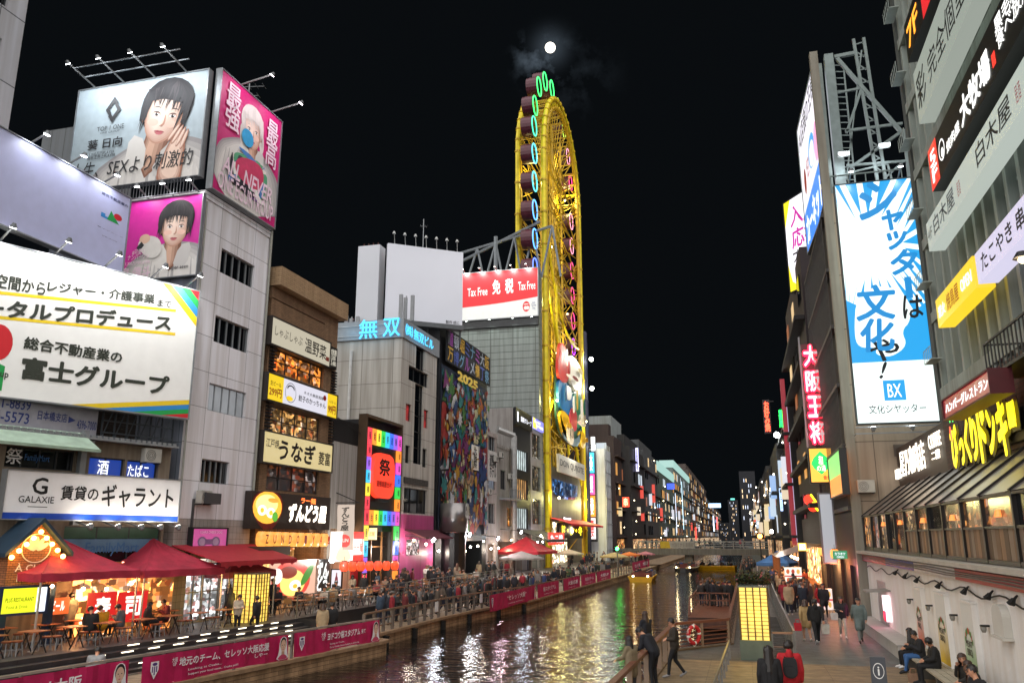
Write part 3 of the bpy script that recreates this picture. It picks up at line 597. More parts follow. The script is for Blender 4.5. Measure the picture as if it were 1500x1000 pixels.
sign(PK, rk, 'billboard', 'magenta rooftop billboard with a blond model blowing a bubble facing the canal', mg,
     [('最\n強', .08, .56, .3, .95, wt, .02), ('最\n高', .74, .5, .94, .93, wt, .02), ('ALL NEVER', .1, .18, .9, .32, wt, .03, .2), ('ONE EGURTROUP', .06, .03, .94, .17, wt, .02)],
     portrait(.52, .7, .3, asp2, .1, '#d8cfc8', '#dcd8d2', '#9a9696', False, 1.2, 7) + conf + [(ell(.44, .6, .085 / asp2 * 1, .075), mat('#4aa6d8', .2))], 'billboard', .3, .0, ALU, .06)
mb = MB(); mb.box(-36.5, 33.5, TZ, -33.3, 37, 26.2); obj('roof_plant_room', mb, tile('#8a9094', '#5c6164', .9, 6, .5, .02, .05), None, 'grey metal box on the tower roof left of the corner billboards', 'roof unit')
for i, f in enumerate((.13, .36, .6, .84)):
    flood(TB, rc[0] + (rc[2] - rc[0]) * f, 27.05, 2.3, (rc[0] + (rc[2] - rc[0]) * f, 25.2), 120, 'flood lamp on a long arm over the grey corner billboard', 'flood lamps over the grey corner billboard', '#f2f8ff', spot=135)
mb = MB()
for dd in (1.1, 1.8): mb.bar(TB.pt(rc[0] + 1, 27.05 + .35 * dd / 2.3 + .05, dd), TB.pt(rc[2] - .6, 27.05 + .35 * dd / 2.3 + .05, dd), .05)
obj('lamp_gantry', mb, ALU, None, 'thin steel rails joining the lamp arms over the grey billboard', 'gantry')
for i, f in enumerate((.28, .8)):
    flood(PK, rk[0] + (rk[2] - rk[0]) * f, 27.2, 2.2, (rk[0] + (rk[2] - rk[0]) * f, 25.4), 80, 'flood lamp on a long arm over the magenta corner billboard', 'flood lamps over the magenta billboard', '#fff4ff', spot=135)
rp = TB.R(190, 299, 290, 403, .1); asp3 = (rp[2] - rp[0]) / (rp[3] - rp[1])
sign(TB, rp, 'billboard', 'small magenta and white poster of a dark haired model on the tower side wall', mat('#d02a9a', .5, 0, .08),
     [('皇 偉斗', .03, .02, .42, .16, wt, .04), ('1,300万円PLAYER', .08, .18, .4, .23, wt, .01), ('#可愛い\nナンバーワン', .1, .25, .38, .38, wt, .01), ('buyer seen', .64, .07, .9, .13, bk2, .01)],
     portrait(.68, .62, .46, asp3, -.06, seed=9) + [(chaikin([(.18, .42), (.3, .55), (.5, .5), (.55, .3), (.4, .22)]), CLO), (ell(.3, .5, .07, .06), SK), ([(.2, .4), (.26, .47), (.3, .42), (.24, .35)], bk2)], 'billboard', .15, .1, ALU, .05)
for f in (.25, .58, .92): flood(TB, rp[0] + (rp[2] - rp[0]) * f, rp[3] + .15, 1.0, (rp[0] + (rp[2] - rp[0]) * f, rp[3] - 1.4), 26, 'small lamp over the side wall poster', 'lamps over the side wall poster', '#ffffff', spot=140)
mb = MB()
for i in range(40): mb.bar(TB.pt(-31.8 + i * .18, 20.4, .45), TB.pt(-31.8 + i * .18, 21.2, .45), .03)
for z in (20.4, 21.2): mb.bar(TB.pt(-31.8, z, .45), TB.pt(-24.6, z, .45), .05)
obj('catwalk_rail', mb, mat('#5a5c60', .5, .4), None, 'grey catwalk railing under the grey corner billboard', 'railing')
def antenna(name, label, base, h, arms):
    r = thing(name, label, 'antenna', base); mb = MB(); b = V(base); mb.tube(b, b + UP * h, .035); obj('mast', mb, ALU, r); mb = MB()
    for z, w, a in arms:
        d = V((math.cos(a), math.sin(a), 0)); p = b + UP * z; mb.tube(p - d * w, p + d * w, .02); e = V((-d.y, d.x, 0))
        for k in (-1, -.5, 0, .5, 1): mb.tube(p + d * w * k - e * .3, p + d * w * k + e * .3, .012, n=4)
    obj('dipole', mb, ALU, r); return r
antenna('roof_antenna', 'thin television antenna behind the magenta corner billboard', (-26.6, 38, 20.6), 9.6, ((9.4, .9, .2), (8.8, .6, .2)))

# brown brick restaurant building
B0, B1 = 38.55, 46.35; BB = tile('#8a6c50', '#54402f', .3, .09, .7, .008, .15, .5, .25, name='tan_brick')
wz = [FL.R(403, 510, 473, 569), FL.R(398, 594, 468, 649), FL.R(392, 678, 466, 724)]; wt_ = FL.R(398, 436, 476, 474)
r = building('restaurant_building', 'brown brick restaurant building covered in cream and yellow signs', FL, B0, B1, 18.6, 10, BB, wz + [wt_, (39, .35, 46, 3.6)])
WRM = room('#ff9a3c', .6, 1.3); 
for h, lt, nx in ((wz[0], WRM, 4), (wz[1], room('#f2b566', .5, 1.2), 4), (wz[2], room('#6b3a20', .4, 1), 4), (wt_, None, 8)): window(FL, h, r, nx, 2, lt, mat('#1f2023', .5), .2)
mb = MB(); q = FL.R(400, 390, 497, 470); FL.box(mb, B0 - .1, q[1], B1 + .25, 18.75, -3, .55); obj('parapet', mb, tile('#a88c6a', '#6d5842', .45, .12, .7, .01, .1, .5, .2, name='pale_brick'), r)
mb = MB()
for k in range(34): FL.box(mb, B0 + .05, 9.3 + .18 * k, B0 + .5, 9.38 + .18 * k, .02, .22); FL.box(mb, B1 - .6, 8.2 + .18 * k, B1 - .15, 8.28 + .18 * k, .02, .2)
obj('louvres', mb, mat('#26272a', .5, .3), r)
mb = MB(); FL.quad(mb, 39, .35, 46, 3.6, -2.0); obj('shop_interior', mb, room('#ffb060', 2.0, 1.1), r); lamp(FL.pt(42.5, 3.1, -.8), 90, '#ffc98a', .4, r)
cream = mat('#d8c8a2', .6, 0, .06); br_ = mat('#1d1714', .6)
sign(FL, FL.R(398, 464, 481, 537, .3), 'shop_sign', 'pale cream sign with thin brush lettering, topmost on the brown building', emi('#d4cbb4', .42), [('しゃぶしゃぶ', .05, .36, .5, .72, br_, .0, .1), ('温野菜', .54, .2, .93, .8, br_, .02)], [([(.93, .2), (.99, .2), (.99, .38), (.93, .38)], mat('#8a3326', .6))], depth=.3, d=.05, frame=mat('#2a2420', .5))
sign(FL, FL.R(482, 505, 493, 542, .3), 'shop_sign', 'narrow black price sign beside the pale cream sign', mat('#15130f', .5), [('食放題\n3,300\n¥3,480', .1, .1, .9, .9, emi('#d8d2c0', .5, False))], depth=.25, d=.05)
rc = FL.R(391, 546, 490, 613, .3); red = emi('#c02a2a', .7, False)
ye = emi('#e6c21c', .62); wh = emi('#d2d0dc', .6)
sign(FL, rc, 'shop_sign', 'white gyoza bar sign with yellow price ends', wh, [('生ビール', .03, .58, .17, .76, BLKT, .02), ('299円', .02, .16, .18, .5, mat('#a8201c', .5), .04), ('ネオ大衆居酒屋', .48, .62, .78, .76, BLKT, .02), ('餃子のかっちゃん', .41, .28, .82, .54, BLKT, .03), ('ハイボール', .87, .6, .98, .74, BLKT, .01), ('99円', .86, .14, .985, .52, mat('#a8201c', .5), .05)],
     [([(0, 0), (.2, 0), (.2, 1), (0, 1)], ye), ([(.845, 0), (1, 0), (1, 1), (.845, 1)], ye), (ell(.3, .5, .075, .4), BLKT), (ell(.3, .5, .07, .375), wh), (ell(.3, .68, .05, .13), BLKT), (ell(.3, .6, .042, .16), wh), (ell(.29, .26, .045, .1), ye), (ell(.8, .74, .025, .12), mat('#a8201c', .5))], depth=.35, d=.05, frame=mat('#2a2420', .5))
sign(FL, FL.R(386, 631, 484, 691, .3), 'shop_sign', 'cream eel restaurant sign with thick black brush lettering', emi('#d8c48c', .5), [('江戸焼', .03, .5, .2, .8, br_, .02), ('うなぎ', .2, .14, .73, .86, br_, .05, .1), ('菱富', .78, .2, .97, .7, br_, .03)], depth=.3, d=.05, frame=mat('#2a2420', .5))
rc = FL.R(366, 718, 479, 776, .3)
bw = [(chaikin([(.0, .55), (.02, .9), (.15, 1.06), (.33, .98), (.37, .55), (.3, .15), (.2, -.1), (.08, .12)], 2), mat('#7a1c14', .5)), (ell(.18, .58, .165, .44), emi('#f39a2c', 1.0)), (ell(.17, .66, .125, .27), emi('#ffd27a', 1.1, False)), (ell(.12, .5, .05, .14), emi('#fff0d0', 1.2, False)), (ell(.22, .44, .05, .14), emi('#fff0d0', 1.2, False)), (ell(.12, .5, .022, .07), emi('#ff9a1c', 1.2, False)), (ell(.22, .44, .022, .07), emi('#ff9a1c', 1.2, False)), (ell(.27, .34, .035, .14), emi('#4f9a2c', .8, False)), (ell(.24, .78, .06, .07, rot=.6), emi('#e8862c', 1, False))]
sign(FL, rc, 'shop_sign', 'dark ramen sign with a glowing bowl and white brush lettering', mat('#2b211c', .6), [('ラー麺', .58, .76, .78, .93, emi('#ff6a2c', 2.0, False), .03), ('ずんどう屋', .43, .2, .94, .74, emi('#fff1dc', 2.2), .07, .15)], bw, depth=.4, d=.05)
# lanterns under the ramen sign
def paper_lantern(name, label, c, r, h, col, group, k=1.6, ch=None):
    t = thing(name, label, 'lantern', (c[0], c[1], c[2] - h / 2), group); mb = MB(); c = V(c)
    mb.lathe([(r * .55, -h / 2), (r * .9, -h * .32), (r, 0), (r * .9, h * .32), (r * .55, h / 2)], c, 12); obj('shade', mb, emi(col, k, True, var=.25, scale=5), t, smooth=True)
    mb = MB(); mb.lathe([(r * .6, -.03), (r * .6, .03)], c - UP * h / 2, 10); mb.lathe([(r * .6, -.03), (r * .6, .03)], c + UP * h / 2, 10); mb.tube(c + UP * h / 2, c + UP * (h / 2 + .25), .012); obj('cap', mb, DK, t)
    if ch: mb = MB(); text(mb, Pl(c.xy, (0, 1)), ch, -r * .45, c.z - h * .28, r * .45, c.z + h * .28, r + .03, 0, .03); obj('lettering', mb, mat('#8a1a10', .6), t)
    return t
for i, ch in enumerate('ZUNDO-YA!'):
    p = FL.pix(383 + i * 11.4, 789 + i * .2, .6); paper_lantern('paper_lantern', 'glowing cream paper lantern in the row under the ramen sign', FL.pt(p[0], p[1], .6), .3, .8, '#ffa548', 'lanterns under the ramen sign', .75, ch)
for i in range(7):
    p = FL.pix(504 + i * 12.4, 829 - i * .2, 1.4); paper_lantern('paper_lantern', 'glowing red paper lantern in the row beside the hanging flag', FL.pt(p[0], p[1], 1.4), .27, .6, '#ff4a22', 'red lanterns beside the hanging flag', .9)
mb = MB(); q = FL.R(365, 797, 410, 812, .6); FL.box(mb, q[0], q[1], q[2], q[3] - .1, .3, 1.2); obj('shop_awning', mb, mat('#4a3424', .7), None, 'small brown canopy below the row of cream lanterns', 'awning')
sign(FL, FL.R(366, 813, 393, 835, .8), 'shop_sign', 'small amber lit menu sign under the brown canopy', emi('#ffc87a', 1.0), [('らーめん', .1, .25, .9, .75, BLKT, .02)], depth=.12, d=.7)
rc = FL.R(395, 822, 462, 872, .9)
sign(FL, (rc[0], rc[1], rc[2], rc[3]), 'photo_board', 'large lit photograph of a ramen bowl beside the shop door', emi('#d8a890', .7), [], [(ell(.42, .5, .4, .52), emi('#c8362c', .8)), (ell(.45, .42, .26, .34), emi('#f2c46a', .9, False)), (ell(.35, .7, .18, .16), emi('#8a2a1a', .6, False)), (ell(.75, .6, .08, .3, rot=-.4), emi('#3c8a2c', .6, False)), (ell(.5, .35, .12, .14), emi('#fff0d0', 1, False)), (ell(.5, .33, .05, .06), emi('#ff9a2c', 1, False)), (ell(.12, .62, .11, .2), emi('#f0e8dc', .9, False))], depth=.1, d=.9)
sign(FL, FL.R(461, 819, 479, 868, .9), 'photo_board', 'black and white lettered board beside the ramen photograph', mat('#111', .5) if 0 else mat('#131313', .5), [('ずん\nどう', .08, .08, .92, .92, emi('#e8e8e4', .9, False), .07)], depth=.1, d=.9)
p = atX(486, 820, -22.9); lamp(p + V((.3, 0, 0)), 160, '#fff6e8', .1); mb = MB(); mb.ball(p, .16); obj('bulb_lamp', mb, emi('#ffffff', 16, False), None, 'bare white floodlight glaring above the shop tables', 'lamp')
# hanging flag
p0 = FL.pix(480, 728, .05); p1 = FL.pix(521, 739, 1.6); t = thing('shop_flag', 'white hanging flag with black brush lettering and a red jar mark', 'flag', FL.pt(p1[0], 5, 1.6))
fp = Pl((0, 47.2), (1, 0)); q = fp.R(495, 739, 517, 805); mb = MB(); N = 8
for i in range(N):
    z0 = q[1] + (q[3] - q[1]) * i / N; z1 = q[1] + (q[3] - q[1]) * (i + 1) / N; w0 = .05 * math.sin(i * 1.1); w1 = .05 * math.sin((i + 1) * 1.1)
    mb.poly([fp.pt(q[0], z0, w0), fp.pt(q[2], z0, w0), fp.pt(q[2], z1, w1), fp.pt(q[0], z1, w1)]); mb.poly([fp.pt(q[0], z0, w0 - .02), fp.pt(q[0], z1, w1 - .02), fp.pt(q[2], z1, w1 - .02), fp.pt(q[2], z0, w0 - .02)])
obj('cloth', mb, emi('#d8c4b4', .5), t)
mb = MB(); w_ = q[2] - q[0]; h_ = q[3] - q[1]; text(mb, fp, 'ず\nん\nど\nう\n屋', q[0] + w_ * .25, q[1] + h_ * .42, q[0] + w_ * .75, q[1] + h_ * .95, .08, 0, .04); text(mb, fp, 'ZUN', q[0] + w_ * .25, q[1] + h_ * .17, q[0] + w_ * .75, q[1] + h_ * .25, .1, 1, .03)
fp.fill(mb, [(q[0] + w_ * x, q[1] + h_ * z) for x, z in chaikin([(.18, .06), (.82, .06), (.85, .28), (.6, .34), (.4, .34), (.15, .28)], 1)], .075, 2); obj('lettering', mb, [BLKT, WHT, emi('#c81e1e', .8, False)], t)
mb = MB(); mb.bar(V((-24.4, 47.25, q[3] + .12)), V((q[2] + .3, 47.25, q[3] + .12)), .06); mb.bar(V((-24.4, 47.25, q[3] + .75)), V((q[2] + .2, 47.25, q[3] + .14)), .05); obj('bracket', mb, DK, t)
# narrow pale building with a black top
q = FL.pix(490, 650); r = building('annex_building', 'narrow pale sheet metal building between the brown building and the festival board', FL, 46.4, 51.2, q[1] + .2, 7, tile('#a9a6a2', '#77746f', .55, 30, .5, .02, .05, 0, .3, name='sheet_metal'), [(46.7, .35, 50.9, 4.6)])
zt3 = FL.pix(490, 611)[1]; mb = MB(); FL.box(mb, 46.42, q[1] + .21, 51.2, zt3, -6, .02); obj('roof_box', mb, mat('#0c0c0e', .5), r)
mb = MB(); FL.quad(mb, 46.7, .35, 50.9, 4.6, -2.2); obj('shop_interior', mb, room('#ff9a5a', 2.2, 1.3), r); lamp(FL.pt(48.8, 3.8, -.4), 80, '#ffd0a0', .3, r)
sign(FL, FL.R(489, 778, 530, 820, .5), 'shop_sign', 'lit white and red takeaway panel behind the hanging flag', emi('#efe2d4', 1.1), [('ラー麺', .62, .3, .95, .6, emi('#e8382c', 1, False), .03)], [([(.62, .75), (1, .75), (1, 1), (.62, 1)], emi('#e02a20', 1)), ([(.62, 0), (1, 0), (1, .2), (.62, .2)], emi('#e02a20', 1)), (chaikin([(.02, 0), (.1, .4), (.3, .55), (.52, .3), (.56, 0)], 2), emi('#f2c8a0', 1, False))], depth=.3, d=.3)
sign(Pl((0, 48.6), (1, 0)), Pl((0, 48.6), (1, 0)).R(487, 834, 500, 861), 'menu_stand', 'dark framed standing poster of a red bottle', emi('#d8d4dc', .7), [], [(chaikin([(.35, .1), (.65, .1), (.66, .55), (.56, .66), (.56, .85), (.44, .85), (.44, .66), (.34, .55)], 1), emi('#7a2438', .6, False))], depth=.06, d=0, frame=DK, fw=.06)
mb = MB()
for k in range(9): mb.tube(FL.pt(49.2 + .13 * k, .3, .3 + .05 * (k % 2)), FL.pt(49.2 + .13 * k, 2.7, .3 + .05 * (k % 2)), .09, n=6)
obj('shop_curtain', mb, mat('#b01820', .7), None, 'red pleated curtain beside the standing bottle poster', 'curtain', smooth=True)
# festival board with coloured tiles
q = FL.R(538, 606, 583, 770, .5); s0, z0, s1, z1 = q
t = thing('festival_board', 'tall black board framed by coloured lit tiles around a big red lantern', 'sign', FL.pt((s0 + s1) / 2, z0, .2))
mb = MB(); FL.box(mb, s0, z0, s1, z1 - .8, .0, .45); obj('panel', mb, mat('#16130f', .5), t); mb = MB()
for a in ((s0 - .22, .3, s0 - .02, z1), (s1 + .02, .3, s1 + .2, z1), (s0 - .02, z1 - .2, s1 + .02, z1)): FL.box(mb, *a, 0, .6)
obj('frame', mb, mat('#4a3826', .5), t)
cols = ['#e83a4a', '#f28a2c', '#f2d43c', '#2fc04a', '#30b8e0', '#3a6ae8', '#8a5ad0', '#d04ab0']; k = 0; TLW = .62
def ctile(a, z, w, h):
    global k; c = cols[k % 8]; k += 1; mb = MB(); FL.box(mb, a + .02, z + .02, a + w - .02, z + h - .02, .46, .6, 0)
    text(mb, FL, '道頓堀屋台祭'[k % 6], a + w * .28, z + h * .25, a + w * .72, z + h * .75, .612, 1, .03); obj('coloured_tile', mb, [emi(c, .75), mat('#2a2630', .5)], t)
nx = 8; w_ = (s1 - s0) / nx
for i in range(nx): ctile(s0 + i * w_, z1 - 1.95, w_, 1.1)
for i in range(nx): ctile(s0 + i * w_, z0, w_, 1.0)
zz = z0 + 1.0; hh = (z1 - 1.95 - zz) / 5
for i in range(5): ctile(s0, zz + i * hh, w_, hh); ctile(s1 - w_, zz + i * hh, w_, hh)
for i in range(4): ctile(s0, z0 - 1.0 - i * 1.02, w_, 1.0); ctile(s1 - w_, z0 - 1.0 - i * 1.02, w_, 1.0)
e = FL.pix(560, 697, .6); lx = (FL.pix(575, 697, .6)[0] - FL.pix(545, 697, .6)[0]) / 2; lz = (FL.pix(560, 664, .6)[1] - FL.pix(560, 731, .6)[1]) / 2
mb = MB(); FL.prism(mb, chaikin([(e[0] - lx * .75, e[1] - lz), (e[0] + lx * .75, e[1] - lz), (e[0] + lx * 1.05, e[1] - lz * .55), (e[0] + lx * 1.05, e[1] + lz * .55), (e[0] + lx * .75, e[1] + lz), (e[0] - lx * .75, e[1] + lz), (e[0] - lx * 1.05, e[1] + lz * .55), (e[0] - lx * 1.05, e[1] - lz * .55)], 2), .46, .75)
obj('lantern_panel', mb, emi('#ff3a22', .8), t)
mb = MB(); text(mb, FL, '祭', e[0] - lx * .55, e[1] + lz * .0, e[0] + lx * .55, e[1] + lz * .75, .77, 0, .05); text(mb, FL, '道頓堀屋台村', e[0] - lx * .75, e[1] - lz * .5, e[0] + lx * .75, e[1] - lz * .22, .77, 1, .05)
FL.box(mb, e[0] - lx * .5, e[1] + lz * .98, e[0] + lx * .5, e[1] + lz * 1.12, .46, .8, 0); FL.box(mb, e[0] - lx * .5, e[1] - lz * 1.12, e[0] + lx * .5, e[1] - lz * .98, .46, .8, 0); obj('lettering', mb, [BLKT, mat('#7a1208', .5)], t)
r = building('food_hall', 'dark food hall behind the festival board with an open lit front', FL, 51.25, 56.65, z1 - .15, 8, mat('#2b2a2c', .6, 0, .2), [(52.1, .35, 55.9, z0 - .4)])
mb = MB(); FL.quad(mb, 52.1, .35, 55.9, z0 - .4, -3); obj('shop_interior', mb, room('#e0a060', 1.5, 1.0), r); mb = MB()
for i in range(3): FL.box(mb, 52.1, 3.4 + i * .7, 55.9, 3.46 + i * .7, -.5, -.4)
mb.bar(FL.pt(53.2, .3, -.3), FL.pt(53.2, 5.6, -.3), .12); mb.bar(FL.pt(55, .3, -.3), FL.pt(55, 5.6, -.3), .12); obj('shopfront_frame', mb, mat('#6a4a2a', .5), r)
lamp(FL.pt(54, 3.2, .1), 130, '#fff0d8', .3, r)
sign(Pl((0, 52.4), (1, 0)), Pl((0, 52.4), (1, 0)).R(541, 773, 552, 790), 'shop_sign', 'small amber oval sign hanging under the festival board', emi('#ffd890', 1.2), [('居酒屋', .15, .3, .85, .7, BLKT, .02)], depth=.15)

# cream corner building with neon characters on its parapet
M0, M1, MZ = 56.8, 64.4, 20.2; hb = FL.R(590, 471, 638, 520); zb_ = FL.pix(589, 494)[1]
MW = tile('#b8b3aa', '#716c64', 2.6, 1.9, .6, .02, .04, 0, .35, name='cream_cladding')
h = [FL.R(610, 498, 618, 681), FL.R(599, 534, 627, 569), FL.R(595, 590, 602, 618), FL.R(621, 599, 627, 628), FL.R(594, 651, 600, 679), FL.R(619, 656, 625, 685), FL.R(592, 713, 625, 753)]
h[0] = (h[0][0], h[0][1], h[0][2], h[1][1] - .01); h0b = (h[0][0], h[1][3] + .01, h[0][2], FL.pix(610, 500)[1])
r = building('neon_corner_building', 'cream corner building with blue neon characters along its parapet', FL, M0, M1, zb_, 9, MW, h + [h0b], parapet=0)
RW = emi('#b01418', .5, False, var=.9, scale=1.5)
for i, q in enumerate(h + [h0b]): window(FL, q, r, 1 if i != 6 and i != 1 else 3, 1 if i not in (0, 6) else (5 if i == 0 else 1), RW if i in (2, 3) else None, DK)
mb = MB(); FL.box(mb, M0 - .15, zb_, M1 + .15, MZ + .3, -9.2, .15); obj('parapet', mb, mat('#8f9395', .5, .2, .1), r)
mb = MB(); FL.quad(mb, M0 + .01, .3, M1 - .01, FL.pix(610, 753)[1] - .05, .02); obj('pink_front', mb, tile('#b0457a', '#7a2c52', .25, 3, .5, .01, .08, 0, .2, name='pink_boards'), r)
mb = MB(); q = FL.R(591, 698, 626, 713); FL.box(mb, *q, .01, .08)
obj('vent_panel', mb, tile('#4c4a48', '#2a2928', .5, .12, .5, .03, .1), r)
mb = MB(); q = FL.R(595, 790, 612, 812); FL.box(mb, *q, .03, .1); obj('front_window', mb, room('#d8c0c0', .5, 1.5), r)
t = MB(); s0, s1 = FL.pix(592, 778)[0], M1 + 1.6; za = FL.pix(600, 775)[1]
t.hexa([FL.pt(s0, za - .7, 1.7), FL.pt(s1, za - .7, 1.7), FL.pt(s1, za - .1, .03), FL.pt(s0, za - .1, .03), FL.pt(s0, za - .6, 1.7), FL.pt(s1, za - .6, 1.7), FL.pt(s1, za, .03), FL.pt(s0, za, .03)]); obj('shop_awning', t, mat('#5c2a34', .7), None, 'maroon awning over the pink shop front', 'awning')
sp = FY(M0); NB = emi('#4ac0ff', 1.15); mb = MB()
for ch, a in (('無', (527, 469, 553, 495)), ('双', (562, 467, 586, 492))): text(mb, sp, ch, *sp.R(*a, .2), .26, 0, .012, .02)
for ch, a in (('㈱', (596, 473, 606, 494)), ('無双ビル', (608, 479, 636, 515))):
    q = FL.R(*a, .25); text(mb, FL, ch, q[0], zb_ + .3, q[2], MZ + .0, .17, 0, .004, .02)
obj('neon_lettering', mb, NB, r)
mb = MB()
for z in (zb_ + .3, MZ - .1): mb.tube(sp.pt(-31, z, .2), sp.pt(-24.6, z, .2), .02)
mb.tube(sp.pt(-28.6, 9, .12), sp.pt(-28.6, zb_ - .8, .12), .12); obj('conduit', mb, mat('#c8c8c4', .5), r)
for i in range(2): lamp(sp.pt(-28.7 + 2.6 * i, MZ - .6, 1.1), 12, '#59c8ff', .5, r)
lamp(FL.pt(60.5, MZ - .6, 1.1), 14, '#59c8ff', .6, r)
sl = Pl((0, 62), (1, 0)); q = sl.R(525, 361, 552, 470); mb = MB(); mb.box(q[0], 62, MZ + .3, q[2], 63.2, q[3]); 
t = thing('roof_slab', 'tall narrow grey panel standing on the neon corner building roof', 'roof structure', ((q[0] + q[2]) / 2, 62.6, MZ + .3)); obj('panel', mb, mat('#c2c5cc', .6, 0, .04, .25), t); mb = MB()
for i in range(4): mb.tube((q[0] + .3 + i * .45, 62.5, q[3]), (q[0] + .3 + i * .45, 62.5, q[3] + .35), .04)
obj('stud', mb, mat('#5a2f20', .7), t)
BP = Pl.two((-28.35, 62), (-22.95, 66)); q = BP.R(567, 358, 675, 480); zt4 = BP.pix(567, 358)[1]; zb4 = BP.pix(674, 478)[1]
t = sign(BP, (q[0], zb4, q[2], zt4), 'blank_billboard', 'large blank grey billboard above the neon corner building', mat('#d2d5de', .6, 0, .04, .2), [('製作 成に', .78, .005, .96, .05, BLKT, .02)], [], 'billboard', .4, 0)
mb = MB()
for i in range(7):
    s = q[0] + (q[2] - q[0]) * (i + .7) / 7.2; mb.tube(BP.pt(s, zt4, .1), BP.pt(s - .3, zt4 + .9, 1.0), .03); mb.lathe([(.06, 0), (.16, .22)], BP.pt(s - .3, zt4 + .9, 1.0), 8, 0, (0, 0, -1))
obj('unlit_lamp', mb, mat('#a8aaa8', .5), t); mb = MB(); BP.box(mb, q[0], zb4 - .5, q[2], zb4 - .1, .1, .8)
for i in range(8): s = q[0] + (q[2] - q[0]) * i / 7.001; mb.bar(BP.pt(s, MZ + .3, -.2), BP.pt(s, zb4, -.2), .12)
obj('walkway', mb, mat('#55585a', .5, .5), t)
def mast_cluster(label, p, h):
    r = thing('phone_mast', label, 'antenna', p); p = V(p); mb = MB(); mb.tube(p, p + UP * h, .06)
    for a in (0, 2.1, 4.2): mb.bar(p + UP * h * .3, p + V((.5 * math.cos(a), .5 * math.sin(a), h * .3)), .05)
    obj('mast', mb, ALU, r); mb = MB()
    for a in (0, 2.1, 4.2): c = p + V((.55 * math.cos(a), .55 * math.sin(a), 0)); mb.box(c.x - .14, c.y - .1, c.z + h * .25, c.x + .14, c.y + .1, c.z + h)
    obj('antenna_panel', mb, mat('#8a8d90', .5), r)
mast_cluster('phone antenna cluster at the foot of the narrow roof panel', sl.pt(sl.pix(527, 470)[0] - .6, MZ + .3, .3), 1.9)
mast_cluster('phone antenna cluster in front of the blank billboard', FL.pt(60.2, MZ + .3, -1.2), 2.9)
antenna('roof_antenna', 'tall thin whip antenna behind the blank billboard', (-26.6, 66, 22), 10.5, ((9.8, .3, .5),))

# black building with a colourful comic mural
q = FL.R(643, 531, 710, 782, .1); s0, z0, s1, z1 = 65.35, FL.pix(710, 782)[1], FL.pix(711, 700)[0], FL.pix(643, 531)[1]
r = building('mural_building', 'black building covered by a colourful comic style mural', FL, 64.9, s1 + .3, z1 + 3.6, 9, mat('#101116', .5, 0, .1), [(67, .35, s1 - 1, z0 - .6)])
mb = MB(); FL.quad(mb, 67, .35, s1 - 1, z0 - .6, -2); obj('shop_interior', mb, room('#508a8a', .5, 1.0), r)
t = thing('mural', 'tall mural of many bright abstract comic shapes on a black building', 'mural', FL.pt((s0 + s1) / 2, z0, .05)); mb = MB(); FL.box(mb, s0, z0, s1, z1, .02, .1); obj('panel', mb, mat('#1c2334', .6), t)
rng = random.Random(11); pal = ['#d8dade', '#b83a34', '#d8a02c', '#3a6ea8', '#2c8a8a', '#8a3a78', '#e0d6a8', '#5a4a9a', '#c86a30', '#58904a', '#e2e2e2', '#2a4a80', '#a8303c', '#caa070']; ms = [mat('#0d0d10', .6)] + [mat(tuple(x * .55 for x in lin(c)), .6, 0, .3, 3) for c in pal]
mb = MB(); W_, H_ = s1 - s0, z1 - z0; L_ = 0
def clampz(o): return [(min(max(a, s0), s1), min(max(b, z0), z1 - .3)) for a, b in o]
for i in range(460):
    u = i / 460; cx, cz = s0 + rng.uniform(.02, .98) * W_, z0 + rng.uniform(.02, .96) * H_; rr_ = rng.uniform(1.0, 2.0) if i < 90 else rng.uniform(.3, .85) if i < 280 else rng.uniform(.1, .38); n_ = rng.randint(3, 9); ph = rng.uniform(0, 6); d_ = .11 + .0008 * i; kind = rng.random()
    if kind < .4: out = [(cx + rr_ * (1.25 if j % 2 else .6) * math.cos(ph + 6.283 * j / (2 * n_)), cz + rr_ * (1.3 if j % 2 else .65) * math.sin(ph + 6.283 * j / (2 * n_))) for j in range(2 * n_)]
    elif kind < .75: out = chaikin([(cx + rr_ * rng.uniform(.4, 1.2) * math.cos(ph + 6.283 * j / n_), cz + rr_ * rng.uniform(.5, 1.6) * math.sin(ph + 6.283 * j / n_)) for j in range(n_)], 1)
    else: w_q, h_q = rr_ * rng.uniform(.15, .5), rr_ * rng.uniform(.8, 1.6); c_, s_ = math.cos(ph), math.sin(ph); out = [(cx + x * c_ - y * s_, cz + x * s_ + y * c_) for x, y in ((-w_q, -h_q), (w_q, -h_q * .7), (w_q * .6, h_q), (-w_q * .4, h_q * .8))]
    FL.fill(mb, clampz([(cx + (a - cx) * 1.12, cz + (b - cz) * 1.1) for a, b in out]), d_, 0); FL.fill(mb, clampz(out), d_ + .0004, 1 + rng.randrange(len(pal)))
obj('artwork', mb, ms, t)
mb = MB(); a = FL.R(664, 542, 694, 580); text(mb, FL, '2025', a[0], a[1] + .5, a[2], a[3], .4, 0, .09); text(mb, FL, '大\n阪\n祭', s0 + W_ * .62, z0 + H_ * .42, s0 + W_ * .7, z0 + H_ * .56, .4, 2, .03); FL.box(mb, s0 + W_ * .58, z0 + H_ * .41, s0 + W_ * .74, z0 + H_ * .57, .35, .39, 1); obj('lettering', mb, [mat('#d8b84a', .5), mat('#d8d4c8', .6), BLKT], t)
a = (s0 + .3, z1 + .3, s1, z1 + 3.2); cols2 = [mat(c, .5) for c in ('#8a3a8a', '#b8902c', '#5a86a0', '#9aa0a8', '#3a4a8a')]; mb = MB()
FL.box(mb, *a, .3, .42, 5)
